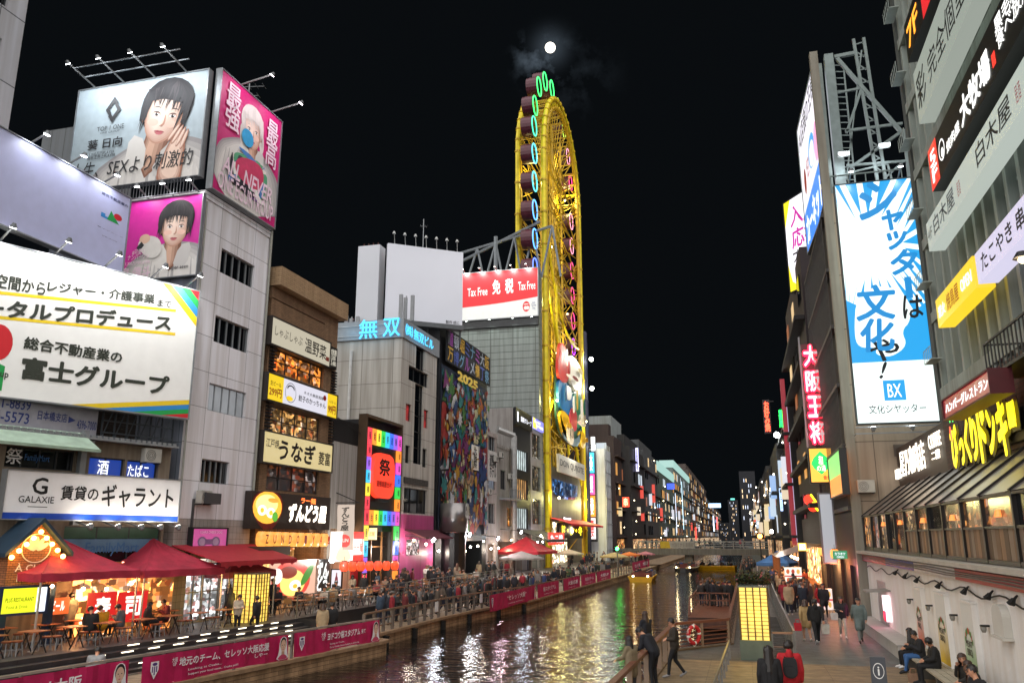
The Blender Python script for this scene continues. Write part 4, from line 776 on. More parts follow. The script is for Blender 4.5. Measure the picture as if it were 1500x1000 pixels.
for j, rowt in enumerate(('道頓堀ミナミ大阪', '万博グルメ横丁祭')):
    for i, ch in enumerate(rowt): text(mb, FL, ch, a[0] + .2 + i * (W_ - .8) / 8, a[1] + .1 + (1 - j) * 1.45, a[0] + .05 + (i + 1) * (W_ - .8) / 8, a[1] + 1.4 + (1 - j) * 1.45, .44, (i * 3 + j) % 5, .03)
obj('lettered_band', mb, cols2 + [mat('#0c0d12', .6)], t)
for i in range(4): lamp(FL.pt(s0 + W_ * (i + .5) / 4, z1 + 3.4, 3.2), 85, '#eef2ff', .5, t, FL.pt(s0 + W_ * (i + .5) / 4, z1 - 7, .1), 125)
c = FL.pix(665, 757, 1.4); zc = FL.pix(665, 779, 1.4)[1]; zd = FL.pix(665, 737, 1.4)[1]; mb = MB(); mb.lathe([(1.15, 0), (1.15, zd - zc)], FL.pt(c[0], zc, 1.4), 24)
t = thing('drum_sign', 'silver drum shaped sign hanging in front of the mural foot', 'sign', FL.pt(c[0], zc, 1.4)); obj('drum', mb, mat('#8a8684', .3, .8, .1), t, smooth=True); mb = MB(); text(mb, FL, 'GUL', c[0] - .55, zc + 1.1, c[0] + .55, zc + 2.3, 2.56, 0, .02); obj('lettering', mb, WHT, t)
mb = MB(); mb.lathe([(1.0, 0), (1.0, zc - .35)], FL.pt(c[0], .3, 1.4), 16); obj('entrance_drum', mb, mat('#0c0c0f', .4), r)
# small pale building, grey and black buildings
zt5 = FL.pix(711, 634)[1]; hs = [(79.6, 5.4 + i * 3.4, 82.0, 7.4 + i * 3.4) for i in range(3)]
r = building('pale_building', 'small pale four storey building beside the mural', FL, s1 + .35, 82.6, zt5, 8, mat('#a49a96', .7, 0, .15, 1, streak=.3), hs + [(79.6, .35, 82.1, 3.4)], parapet=.3)
for i, q in enumerate(hs): window(FL, q, r, 3, 1, emi('#8a94a4', .35, False, var=.6, scale=1) if i == 1 else None, ALU)
mb = MB(); FL.quad(mb, 79.6, .35, 82.1, 3.4, -1.5); obj('shop_interior', mb, room('#ffc070', 1.2, 1.3), r)
sign(FL, (79.4, zt5 - 4.6, 82.2, zt5 - 1.6), 'wall_sign', 'white wall sign with black characters on the small pale building', mat('#b8b4b0', .6), [('道頓堀\nホテル', .08, .1, .92, .9, BLKT, .04)], depth=.1, d=.02)
r = building('low_block', 'low grey block with pipes between the pale and the black buildings', FL, 82.65, 88.9, 13.4, 8, mat('#8b8782', .7, 0, .15, 1, streak=.3), [(84, 9, 86, 11), (86.6, 5.2, 88.3, 7.2), (83.2, .35, 88.4, 3.6)], parapet=.2)
window(FL, (84, 9, 86, 11), r, 2); window(FL, (86.6, 5.2, 88.3, 7.2), r, 2, 1, room('#ffb050', .8, 1)); mb = MB(); FL.quad(mb, 83.2, .35, 88.4, 3.6, -1.6); obj('shop_interior', mb, room('#ffd0a0', 2.0, 1), r); lamp(FL.pt(86, 3, .3), 90, '#ffd8a8', .3, r)
mb = MB(); mb.tube(FL.pt(87.6, 3.6, .5), FL.pt(87.6, 15, .5), .35, n=10); mb.tube(FL.pt(87.6, 15, .5), FL.pt(86.2, 15.6, -1), .35, n=10); obj('duct', mb, mat('#9a9a98', .4, .5), r)
mb = MB(); FL.box(mb, 83.4, 7.9, 88, 8.05, .02, 1.2); 
for i in range(12): mb.bar(FL.pt(83.4 + i * .42, 8.05, 1.18), FL.pt(83.4 + i * .42, 9.0, 1.18), .04)
mb.bar(FL.pt(83.4, 9, 1.18), FL.pt(88, 9, 1.18), .06); obj('balcony', mb, ALU, r)
zt6 = FL.pix(752, 597)[1]; zs6 = FL.pix(770, 632)[1]; hs = [(90.3, 5 + i * 3.3, 95.6, 7.3 + i * 3.3) for i in range(int((zs6 - 7) / 3.3) + 1)]
r = building('black_building', 'black fronted seven storey building with pale window bands', FL, 89, 97, zt6, 12, mat('#19191f', .5, 0, .1), hs + [(90, .35, 96, 3.8)], sidem=mat('#8b8784', .7, 0, .12, .8, streak=.3))
for i, q in enumerate(hs): window(FL, q, r, 6, 1, (emi('#d8e8e8', .55, False, var=.6, scale=1.1) if i in (0, 2) else emi('#d8a060', .5, False, var=.8, scale=1.2) if i == 1 else emi('#8a8a86', .22, False, var=.5)), DK)
mb = MB(); FL.quad(mb, 90, .35, 96, 3.8, -1.6); obj('shop_interior', mb, room('#e8e8ff', 1.6, 1), r)
sign(FL, (89.2, zs6 + .2, 96.9, zt6 + .1), 'roof_sign', 'black roof sign with white company characters', mat('#0d0d10', .5), [('国際グループ', .3, .3, .95, .62, EW, .03), ('I', .08, .2, .16, .8, EW, .03)], depth=.25, d=.02)
zt7 = FL.pix(780, 612)[1]; zu7 = FL.pix(790, 632)[1]; hs = [(97.8, 5.6 + i * 4.0, 102.4, 8.6 + i * 4.0) for i in range(int((zu7 - 9) / 4.0) + 1)]
r = building('grey_building', 'grey building with wide window bands beside the yellow wheel', FL, 97.1, 102.9, zu7 - .2, 9, mat('#9a9694', .6, 0, .12, .8, streak=.25), hs + [(97.6, .35, 102.4, 4.4)])
for q in hs: window(FL, q, r, 5, 2, room('#8a7a5a', .35, .8), DK)
mb = MB(); FL.quad(mb, 97.6, .35, 102.4, 4.4, -1.6); obj('shop_interior', mb, room('#fff0d8', 2.2, 1), r)
sign(FL, (97.3, zu7, 103, zt7), 'roof_sign', 'lit blue and yellow advertising panel on the grey building', emi('#7a78d8', .9), [('飲み放題', .1, .55, .7, .85, EW, .03), ('¥980', .3, .15, .95, .5, EW, .04)], [([(0, 0), (.35, 0), (.2, 1), (0, 1)], emi('#f0d84a', 1))], depth=.25, d=.02)
# duty free wall
DW = FY(102.0); q = DW.R(676, 404, 791, 463)
r = thing('metal_clad_building', 'big grey ribbed metal building side under the duty free board', 'building', (-32, 106, .3)); mb = MB(); mb.box(-44, 101.97, .3, -24.45, 104, q[3] - .5); mb.box(-44, 104.01, .3, -29.2, 132, 30); obj('wall', mb, tile('#747c78', '#4a504d', 3.1, .92, .5, .05, .05, 0, .3, name='ribbed_metal'), r)
mb = MB(); mb.box(-44, 101.5, q[1] - 1.2, -24.4, 101.95, q[1] - .25); obj('ledge', mb, mat('#2a2c2e', .6), r)
rw = mat('#dc1e28', .45, 0, .04); ww = mat('#e6eae6', .5, 0, .04)
sign(DW, (-44, q[1], -24.4, q[3]), 'billboard', 'red and white duty free billboard with a curved red top', ww, [('免  税', .68, .5, .83, .82, mat('#f8f8f8', .5), .05), ('Tax Free', .865, .55, .985, .73, mat('#f8f8f8', .5), .02), ('Tax Free', .5, .5, .645, .68, mat('#f8f8f8', .5), .02), ('Japan\nTax-free\nShop', .955, .12, .99, .3, mat('#5a6a9a', .5), .0)],
     [([(0, 1), (0, .3)] + [(x / 12, .26 + .0 + .13 * (x / 12) ** 3) for x in range(13)] + [(1, 1)], rw), (ell(.92, .2, .025, .11), rw), (ell(.915, .17, .012, .04), ww), (ell(.93, .17, .012, .04), ww), ([(.9, .24), (.94, .24), (.93, .26), (.91, .26)], ww)], 'billboard', .6, 0, ALU, .12)
for i, x in enumerate((-34.6, -32.3, -30.1, -27.9, -25.8)): flood(DW, x, q[3] + .1, 1.6, (x, q[3] - 2), 190, 'flood lamp over the duty free billboard', 'flood lamps over the duty free billboard', '#fff8ee', spot=140)
for i, x in enumerate((-34, -30.8, -27.6, -25)): flood(DW, x, q[1] - .1, 1.6, (x, q[1] - 6), 60, 'small lamp washing the ribbed wall under the duty free board', 'lamps under the duty free billboard', '#f0fff4', up=True, spot=120)
t = MB(); zz = q[3]   # roof trusses behind the board
for i in range(6):
    a = V((-38 + i * 2.7, 104, zz - .6)); b_ = V((-36.4 + i * 2.7, 104, zz + 4 + i * .55)); t.tube(a, b_, .16); t.tube(b_, a + V((2.7, 0, 0)), .16)
    if i: t.tube(pv, b_, .2)
    pv = b_
t.tube((-38, 104, zz + 2), (-24.6, 104, zz + 7.6), .22); t.tube((-31, 104, zz - 1), (-31, 104, zz + 6), .3); obj('roof_truss', t, mat('#6c7276', .5, .4), None, 'grey tubular roof truss above the duty free billboard', 'truss')
# ------------------------------------------------------------------ oval ferris wheel
YEL = mat('#d4be10', .5, .0, .2, 1.5); YED = mat('#b8940c', .55, .0, .25, 1.5)
YA, YB, YC, ZC, RA = 104.8, 131.4, 118.1, 58.0, 13.3; XN, XF = -24.2, -28.0
wheel = thing('ferris_wheel', 'tall yellow oval ferris wheel with red drum gondolas and neon rings', 'ferris wheel', (-26, YC, .3))
def loop(r, x, z0=.3):
    off = RA - r; p = [(x, YA + off, z0 + (ZC - z0) * i / 12) for i in range(12)]
    p += [(x, YC - r * math.cos(math.pi * i / 22), ZC + r * math.sin(math.pi * i / 22)) for i in range(23)]
    return p + [(x, YB - off, z0 + (ZC - z0) * (1 - i / 12)) for i in range(1, 13)]
for x, lab in ((XN, 'canal side yellow loop of the wheel'), (XF, 'wall side yellow loop of the wheel')):
    mb = MB(); o_, i_ = loop(RA, x), loop(RA - 1.35, x)
    mb.path(o_, .36, 8); mb.path(i_, .3, 8, 1)
    for k in range(len(o_) - 1):
        d_ = (V(o_[k + 1]) - V(o_[k])).normalized() * .12; mb.tube(V(o_[k]) - d_, V(o_[k]) + d_, .46, .46, 8, 1); mb.tube(V(i_[k]) - d_, V(i_[k]) + d_, .38, .38, 8, 1); mb.tube(o_[k], i_[k], .1, n=5); mb.tube(o_[k], i_[k + 1], .1, n=5)
        if k < 12 or k > 33:
            a = V(o_[k]).lerp(V(o_[k + 1]), .5); b_ = V(i_[k]).lerp(V(i_[k + 1]), .5); mb.tube(a, b_, .08, n=5); mb.tube(i_[k], a, .08, n=5)
    obj('loop_frame', mb, [YEL, YED], wheel, lab)
mb = MB(); on, of = loop(RA, XN), loop(RA, XF); jn, jf = loop(RA - 1.35, XN), loop(RA - 1.35, XF)
for k in range(1, len(on) - 1):
    mb.tube(jn[k], jf[k], .12, n=5)
    if 8 < k < 38: mb.tube(on[k], of[k], .1, n=5)
    mb.tube(jn[k], jf[k + 1], .07, n=4)
obj('cross_ties', mb, YED, wheel)
mb = MB()
for k in range(18):                    # inner lattice tower
    z = 10 + k * 2.9
    for x in (XN - .4, XF + .4):
        mb.tube((x, YA + 1.4, z), (x, YB - 1.4, z + 1.8 * (-1) ** k), .1, n=5); mb.tube((x, YA + 1.4, z + 1), (x, YA + 7, z + 4 * (-1) ** k), .07, n=4); mb.tube((x, YB - 1.4, z + 1), (x, YB - 7, z + 4 * (-1) ** k), .07, n=4); mb.tube((x, YC - 3.2, z), (x, YC + 3.2, z + 2.9), .07, n=4); mb.tube((x, YC + 3.2, z), (x, YC - 3.2, z + 2.9), .07, n=4)
        mb.tube((x, YA + 1.4, z + 2.3), (x, YC, z + 4.6 if k % 2 else z), .08, n=5); mb.tube((x, YB - 1.4, z + 2.3), (x, YC, z if k % 2 else z + 4.6), .08, n=5)
for y in (YC - 3.2, YC + 3.2):
    for x in (XN - 1, XF + 1): mb.tube((x, y, 8), (x, y, 67), .17, n=6)
obj('lattice_tower', mb, YED, wheel)
mb = MB()                               # spokes under the crown
for i in range(19):
    t = math.pi * (i + .5) / 19; r = RA - 1.4
    for x in (XN - .2, XF + .2): mb.tube((x, YC - r * math.cos(t), ZC + r * math.sin(t)), (-26, YC - 3 * math.cos(t), ZC - 2 + 3 * math.sin(t)), .075, n=5)
obj('spokes', mb, YED, wheel)
mb = MB()                               # decorative bent pipes
def bez(p, n=14):
    o = []
    for i in range(n + 1):
        t = i / n; q = [V(a) for a in p]
        while len(q) > 1: q = [a.lerp(b, t) for a, b in zip(q, q[1:])]
        o.append(q[0])
    return o
for p in ([(0, YA + 1.5, 50), (0, YA + 3, 42), (0, YA + 9, 32), (0, YB - 2, 34)], [(0, YA + 1.5, 42), (0, YA + 4, 32), (0, YC, 26), (0, YB - 1.5, 26)], [(0, YA + 2, 27), (0, YC, 31), (0, YC + 6, 20), (0, YB - 2, 12)], [(0, YA + 8, 40), (0, YA + 6, 30), (0, YC, 24), (0, YC + 2, 16)], [(0, YA + 2, 20), (0, YA + 8, 27), (0, YC + 4, 24), (0, YB - 3, 14)]):
    for x in (XN - .1,): mb.path([V((x, q.y, q.z)) for q in bez(p)], .2, 6)
obj('bent_pipes', mb, YEL, wheel)
REDG = mat('#451020', .45, 0, .2); RN = [emi(c, 1.6, False) for c in ('#7a5aff', '#5a78ff', '#58a0ff', '#4ed0e0', '#3ce0a0', '#3cff70', '#b0e84a', '#ff9ab0', '#ff4a8a', '#d04aff')]
def gondola(c, ci):
    rt = .085 if c[1] < YC else .05
    mb = MB(); c = V(c)
    mb.lathe([(.9, -.95), (1.35, -.85), (1.42, -.3), (1.38, .3), (1.42, .8), (1.2, .86)], c, 18, 0, (1, 0, 0)); mb.lathe([(1.2, .862), (1.2, .88)], c, 18, 1, (1, 0, 0)); mb.bar(c, c + V((-.9, 1.6 if c.y < YC else -1.6, 0)), .2)
    g = obj('gondola', mb, [REDG, glass('#181018')], wheel, smooth=False)
    mb = MB(); mb.path([c + V((.9, 1.4 * math.cos(2 * math.pi * i / 20), 1.4 * math.sin(2 * math.pi * i / 20))) for i in range(21)], rt, 5); obj('neon_ring', mb, RN[ci], g)
for i in range(9): gondola((-26.1, YA - 1.3, 27 + 4.25 * i), min(4, i // 2 + 0))
for i in range(1, 9):
    t = math.pi * i / 9; r = RA + 1.3 * math.cos(t) + .9 * math.sin(t); gondola((-26.1, YC - r * math.cos(t), ZC + r * math.sin(t) + 1.5), (5, 5, 5, 5, 6, 6, 7, 8)[i - 1])
for i in range(9): gondola((-26.1, YB - 1.6, 61 - 4.4 * (i + 1)), 7 if i < 2 else 8 if i < 5 else 9)
for i, (y, z, x) in enumerate([(YA + 2.4, 22, -23.2), (YB - 2.6, 22, -23.2), (YA + 2.2, 36, -26), (YB - 2.4, 40, -26), (YC, 31, -25.5), (YC, 48, -26), (YA + 2.4, 54, -26), (YC, 63, -26), (YB - 3, 60, -26), (YA + 1, 9, -22.8), (YB - 1, 9, -22.8)]):
    mb = MB(); mb.ball((x, y, z), .16); obj('floodlight', mb, emi('#fff2b0', 12, False), wheel); lamp((x, y, z), 1000 if i % 2 == 0 else 360, '#fff29a', .3, wheel)
# store at the wheel's foot
h = [(YA + 1.2, .35, YB - 1.2, 6.2)]
r = building('discount_store', 'grey store front at the foot of the yellow wheel with yellow sign', FL, YA - .3, YB + .4, 13.4, 6, mat('#7a7878', .6, 0, .1, .6, streak=.2), h); 
# its wall lies behind the wheel
mb = MB(); FL.quad(mb, *h[0], -2.5); obj('shop_interior', mb, room('#fff0c0', 2.6, .9), r); lamp(FL.pt(118, 5, .8), 420, '#fff0d0', .6, r)
mb = MB(); q = FL.R(813, 700, 850, 735, .7); FL.fill(mb, [(q[0] + (q[2] - q[0]) * x, q[1] + (q[3] - q[1]) * z) for x, z in [(0, 1), (0, .35), (.15, .12), (.5, 0), (.85, .12), (1, .35), (1, 1)]], .3); obj('aquarium_window', mb, room('#3a70b0', .8, .35), r)
q = FL.R(817, 765, 852, 788, .8)
sign(FL, q, 'shop_sign', 'black sign with big glowing yellow characters at the wheel foot', mat('#14120e', .5), [('ド・ン・キ', .1, .2, .96, .85, emi('#ffe01a', 2.2), .07)], depth=.4, d=.6)
q = FL.R(826, 756, 838, 765, .8); sign(FL, q, 'shop_sign', 'small white lit characters above the yellow sign', mat('#5a5654', .5), [('驚安の殿堂', .04, .1, .96, .9, emi('#fff0f0', 1.5, False), .05)], depth=.1, d=.6)
q = FL.R(813, 671, 852, 694, .7); zA = FL.pix(813, 664, .7)[1]; zB = FL.pix(813, 690, .7)[1]
sign(FL, (q[0], zB, q[2], zA), 'banner_sign', 'white sign with wavy black lettering across the yellow wheel', mat('#c8c4b8', .5), [('DON QUIJOTE', .05, .25, .95, .75, mat('#2a2a30', .5), .02)], depth=.3, d=.9)
lamp(FL.pt((q[0] + q[2]) / 2, zA + 1, 4), 300, '#fff8e8', .5, None, FL.pt((q[0] + q[2]) / 2, zB, 1), 120)
# colourful relief panel (plain abstract shapes)
q = FL.R(809, 497, 850, 645, .8); s0, s1 = YA + 3.4, YB - 2.4; z1 = FL.pix(815, 497, .8)[1]; z0 = FL.pix(830, 648, .8)[1]
t = thing('relief_panel', 'huge relief of smooth red white blue and yellow shapes on the wheel', 'relief', FL.pt((s0 + s1) / 2, z0, .4)); w_, h_ = s1 - s0, z1 - z0
def rel(pts, d, th, c, name='relief_shape', n=2):
    mb = MB(); FL.prism(mb, chaikin([(s0 + x * w_, z0 + y * h_) for x, y in pts], n), .4 + (d - .4) * .6, .4 + (d - .4) * .6 + th * .6); obj(name, mb, mat(c, .45, 0, .1), t, bevel=.12)
rel([(.05, .62), (.02, .2), (.2, .02), (.8, 0), (1, .2), (.98, .7), (.8, .9), (.4, .93), (.1, .85)], .4, .4, '#2c5548')
rel([(.1, .98), (.02, .7), (.08, .58), (.34, .62), (.42, .8), (.34, .98), (.2, 1.02)], .8, .7, '#c0302c'); rel([(.36, .97), (.4, .66), (.62, .6), (.84, .68), (.9, .9), (.7, .98)], .8, .9, '#d8d2c4')
rel([(.04, .6), (.04, .36), (.22, .28), (.5, .32), (.56, .56), (.3, .64)], .8, .6, '#1c6aa0'); rel([(.28, .6), (.26, .48), (.38, .44), (.46, .52), (.42, .6)], 1.4, .3, '#e0dcd4')
rel([(.56, .58), (.5, .3), (.7, .2), (.9, .3), (.96, .55), (.8, .62)], .8, .5, '#2a7a5c'); rel([(.4, .36), (.36, .18), (.6, .14), (.66, .34), (.54, .42)], 1.3, .4, '#b83a40')
rel([(.06, .3), (.1, .08), (.34, .02), (.46, .16), (.36, .3)], .9, .6, '#d8a818'); rel([(.74, .22), (.78, .02), (.98, .03), (1.0, .2)], .9, .6, '#e0b01c'); rel([(.28, .2), (.26, .02), (.42, -.03), (.5, .06), (.46, .2)], 1.5, .3, '#d0c0a8'); rel([(.76, .38), (.74, .28), (.94, .26), (.98, .36), (.88, .42)], 1.3, .5, '#d8ccb8')
rel([(.05, .3), (.16, .02), (.5, -.02), (.78, .05), (.84, .28), (.74, .12), (.48, .06), (.2, .12)], 1.2, .3, '#4a5a62')
for i, (x, y, w, h, c) in enumerate([(.2, .86, .03, .1, '#e8d8c8'), (.28, .78, .025, .08, '#8a1c1c'), (.7, .86, .08, .03, '#a89878'), (.5, .72, .1, .02, '#7a3028'), (.14, .48, .03, .1, '#124a74'), (.42, .42, .03, .1, '#e8e0d0'), (.72, .44, .04, .12, '#e4dcd0'), (.82, .48, .03, .1, '#185440'), (.62, .26, .06, .02, '#e8c8b8'), (.24, .16, .08, .03, '#a87c10'), (.9, .12, .05, .03, '#a87c10'), (.84, .34, .03, .06, '#8a7a68'), (.36, .1, .03, .06, '#8a7868'), (.55, .5, .02, .12, '#c8a040'), (.3, .68, .12, .015, '#f0e8dc')]): rel([(x - w, y - h), (x + w, y - h * .8), (x + w * .8, y + h), (x - w * .9, y + h * .7)], 2.3, .2, c, 'relief_detail', 1)
for y, z in ((YA + 7, z0 - 1.5), (YB - 7, z0 - 1.5), (YA + 7, z1 + 1.2), (YB - 7, z1 + 1.2)): lamp((-19.8, y, z), 900, '#fffbe8', .4, t, (-23.6, YC, (z0 + z1) / 2), 120)
# blue grey column with the two glaring lamps
zt_ = atX(860, 482, -23.2); t = thing('lamp_column', 'tall blue grey column carrying glaring white lamps beside the wheel', 'column', (-24.3, 134.4, .3)); mb = MB(); mb.lathe([(.55, 0), (.55, zt_.z - .3), (.4, zt_.z)], (-24.3, 134.4, .3), 12); obj('shaft', mb, mat('#2a2c42', .5, .2), t, smooth=False)
for y in (519, 562, 648, 652):
    p = atX(863 if y < 600 else 866, y, -22.6); p.y = 133.6; mb = MB(); mb.bar((-24.3, 134.4, p.z), (-23.0, 133.4, p.z), .15); h_ = obj('lamp_arm', mb, DK, t); mb = MB(); mb.ball((-22.9, 133.3, p.z), .34 if y < 600 else .24); obj('lamp_head', mb, emi('#fbfff0', 26, False), h_)
    if y < 600: lamp((-22.2, 133.0, p.z), 900, '#fbfff0', .3, t, (-25, 122, p.z - 4), 130)
# awnings at the foot of the wheel
def awning(name, label, pl, s0, s1, z, drop, d0, d1, col, cat='awning', skirt=.3):
    mb = MB(); n = max(2, int((s1 - s0) / .8))
    mb.hexa([pl.pt(s0, z - drop, d1), pl.pt(s1, z - drop, d1), pl.pt(s1, z - .06, d0), pl.pt(s0, z - .06, d0), pl.pt(s0, z - drop + .05, d1), pl.pt(s1, z - drop + .05, d1), pl.pt(s1, z, d0), pl.pt(s0, z, d0)])
    for i in range(n):
        a = s0 + (s1 - s0) * i / n; b = s0 + (s1 - s0) * (i + 1) / n; mb.poly([pl.pt(a, z - drop, d1 + .01), pl.pt((a + b) / 2, z - drop - skirt, d1 + .01), pl.pt(b, z - drop, d1 + .01)]); mb.poly([pl.pt(a, z - drop, d1 + .01), pl.pt(b, z - drop, d1 + .01), pl.pt(b, z - drop - skirt * .6, d1 + .012), pl.pt(a, z - drop - skirt * .6, d1 + .012)])
    return obj(name, mb, mat(col, .7, 0, .15, 3), None, label, cat)
awning('shop_awning', 'wide red awning over the store front below the wheel', FL, YA + .5, YB - .5, 6.6, .9, .1, 3.2, '#b8252a')
awning('shop_awning', 'dark grey awning with a red edge left of the wheel foot', FL, 90.5, 102.5, 4.9, 1.2, .1, 3.4, '#3a3838')
sign(FL, (93, 3.2, 101.5, 4.6), 'shop_sign', 'sloping red and white lit panel under the dark grey awning', emi('#e83a2c', .9), [('たこ焼', .1, .15, .9, .85, EW, .05)], depth=.1, d=3.0)

# ------------------------------------------------------------------ left bank beyond the wheel
r = thing('wrapped_building', 'slim tower wrapped in pale grey sheeting beside a rainbow sign', 'building', (-24.3, 142, .3))
ya, yb = 655, 607; f = FY(137.0); q = f.R(872, 657, 887, 800); zt = q[3]; mb = MB(); mb.box(-24.2, 137, .3, -21.7, 147, zt); obj('wrap', mb, mat('#ccd0d4', .6, 0, .08, .5, .2, streak=.12), r); mb = MB(); mb.box(-27.5, 147.02, .3, -21.9, 160, f.pix(880, 605)[1] + 1); obj('wall', mb, mat('#7c8282', .7, 0, .1, .5, streak=.2), r)
mb = MB()
for i in range(7): mb.bar((-21.6, 137.2 + i * 1.6, .3), (-21.6, 137.2 + i * 1.6, zt + .8), .1)
for i in range(int((zt - 2) / 2.1) + 1): mb.bar((-21.6, 137, 2 + i * 2.1), (-21.6, 147, 2 + i * 2.1), .08)
obj('scaffold', mb, ALU, r)
f = FY(135.6); q = f.R(862, 662, 873, 790); hh = (q[3] - q[1]) / 4; t = thing('tower_sign', 'tall rainbow coloured lit sign in four segments beside the wrapped tower', 'sign', (q[0], 135.6, q[1]))
for i, (c, tx) in enumerate((('#e8d8d8', '驚\n安'), ('#ff8a1c', '激\n安'), ('#ff4a9a', '爆\n安'), ('#38b8e8', '大\n安'))):
    mb = MB(); f.box(mb, q[0], q[1] + i * hh + .1, q[2], q[1] + (i + 1) * hh - .1, 0, .5); pn = obj('segment', mb, emi(c, 1.0), t); mb = MB(); text(mb, f, tx, q[0] + (q[2] - q[0]) * .25, q[1] + i * hh + hh * .12, q[2] - (q[2] - q[0]) * .2, q[1] + (i + 1) * hh - hh * .12, .52, 0, .05); obj('lettering', mb, emi('#ffffff', 1.1, False) if i else emi('#d01818', 1, False), pn)
mb = MB(); f.box(mb, q[0] - .25, q[1] - .3, q[2] + .25, q[3] + .3, -.25, -.02); obj('frame', mb, DK, t)
sign(f, f.R(866, 640, 872, 660), 'tower_sign', 'small blank white lit panel above the rainbow sign', emi('#f4f4f0', 1.1), depth=.4)

def windows_grid(root, pl, s0, z0, s1, z1, nx, nz, mats, fill=.6, frac=.55):
    rg = random.Random(hash((round(s0), round(z1), nx)) & 0xffff); w = (s1 - s0) / nx; h = (z1 - z0) / nz; me = {}
    for i in range(nx):
        for j in range(nz):
            if rg.random() > fill: continue
            m = rg.choice(mats); key = m.name; p = pl.pt(s0 + (i + .5) * w, z0 + (j + .5) * h, .03)
            if key not in me:
                mb = MB(); b0 = pl.pt(0, 0, 0); a, c = w * frac / 2, h * .32
                mb.hexa([V(q) - b0 for q in (pl.pt(-a, -c, .06), pl.pt(a, -c, .06), pl.pt(a, -c, 0), pl.pt(-a, -c, 0), pl.pt(-a, c, .06), pl.pt(a, c, .06), pl.pt(a, c, 0), pl.pt(-a, c, 0))])
                dm = bpy.data.meshes.new('window'); dm.from_pydata([tuple(v) for v in mb.v], [], mb.f); dm.materials.append(m); me[key] = dm
            o = bpy.data.objects.new('window', me[key]); COL.objects.link(o); o.parent = root; o.location = p - V(BASE[root.name])
WL = [emi('#ffb45a', .34, False), emi('#ffd9a0', .42, False), emi('#e8f4ff', .4, False), glass('#0c0f14'), glass('#14181c'), emi('#c8703c', .25, False), glass('#1c1a18'), glass('#101216')]
def far_block(label, y0, y1, zt, xf, dep, col, side=1, nz=None, lit=.55, name='far_building', facing=True):
    """side 1: on the left bank (front looks to +X); -1: right bank"""
    pl = Pl((xf, 0), (0, 1)) if side > 0 else Pl((xf, 0), (0, -1)); root = thing(name, label, 'building', (xf - side * dep / 2, (y0 + y1) / 2, 0)); mb = MB()
    x0, x1 = sorted((xf, xf - side * dep)); mb.box(x0, y0, 0, x1, y1, zt); mb.box(x0 + 1, y0 + .8, zt, x1 - 1, y1 - 1, zt + 2.2); obj('wall', mb, mat(col, .7, 0, .15, .5, streak=.3), root)
    nz = nz or max(3, int(zt / 3.6)); a, b = (y0, y1) if side > 0 else (-y1, -y0)
    windows_grid(root, pl, a + .4, 4, b - .4, zt - .6, max(2, int((y1 - y0) / 3.4)), nz, WL, lit)
    mb = MB(); rg = random.Random(int(y0)); pl.quad(mb, a + .5, .4, b - .5, 3.7, .05); obj('lit_shop_row', mb, room(rg.choice(['#ffb060', '#ffc888', '#ffe0b0']), .6, .7), root)
    for k in range(3):
        ss, zz, hh = rg.uniform(a + 1, b - 1), rg.uniform(4, max(5, zt * .6)), rg.uniform(1.2, 3.2); mb = MB(); pl.box(mb, ss - .1, zz, ss + .1, zz + hh, .1, .75); obj('side_sign', mb, emi(rg.choice(['#ff5a4a', '#ffe6b0', '#d8ecff', '#ffe9c8', '#f4f4ff', '#f4f4ff', '#a8ccff']), .42, False), root)
    for k in range(max(2, int(zt / 5))): mb = MB(); pl.box(mb, a + .3, 4 + k * 4.6, b - .3, 4.25 + k * 4.6, .02, .7); obj('balcony_slab', mb, mat(col, .7, 0, .15, .5, streak=.3), root)
    if facing: windows_grid(root, FY(y0), x0 + .6, 4, x1 - .6, zt - .6, max(2, int(dep / 3.4)), nz, WL, lit * .8)
    return root
def zpx(x, y, X): return atX(x, y, X).z
def ypx(x, X): return atX(x, 786, X).y
LN = [(903, 926, 650, '#33231f', 'dark red brown'), (926, 947, 664, '#262424', 'black balconied'), (947, 966, 670, '#404244', 'dull grey stepped'), (966, 990, 700, '#46524b', 'green lit glass'), (990, 1013, 700, '#64706d', 'white lit glass'), (1013, 1038, 708, '#443832', 'plain brown'), (1038, 1058, 745, '#16191e', 'low dark blue')]
for i, (x0, x1, yt, c, d) in enumerate(LN):
    X = -19.5 if i else -21.0; y0, y1 = ypx(x0, X), ypx(x1, X) - .4; zt = zpx((x0 + x1) / 2, yt, X)
    r = far_block(d + ' building on the left bank near the far bridge' if i < 3 else d + ' building on the left bank beyond the far bridge', y0, y1, zt, X, 11, c, 1, None, .5)
    if i in (3, 4):
        mb = MB(); mb.box(X - 4, y0 - .3, zt + .1, X + .3, y1, zt + 2.2); obj('roof_sign', mb, emi('#bfeee4', .4, True), r)
    mb = MB()
    for k in range(4 if i < 5 else 2):
        p = V((X + .5, y0 + (y1 - y0) * random.random(), 3 + random.random() * (zt - 3))); mb.ball(p, (.075 + .012 * i))
    obj('wall_lamps', mb, emi('#ffe9b8', 9, False), r)
def vsign(label, x0, yt, x1, yb, Y, col, k=1.0, txt=None, tc='#ffffff', name='vertical_sign'):
    f = FY(Y); q = f.R(x0, yt, x1, yb); return sign(f, q, name, label, emi(col, k), [(txt, .2, .06, .8, .94, emi(tc, 1.2, False) if tc != '#111111' else BLKT, .03)] if txt else [], depth=.4, cat='sign')
vsign('tall pinkish poster sign on the wrapped tower far side', 897, 682, 904, 755, 150, '#c89a8a', .45)
vsign('pale violet vertical sign on the black balconied building', 931, 656, 936, 690, 160, '#c8c4ff', 1.2, '道\n頓\n堀', '#111111')
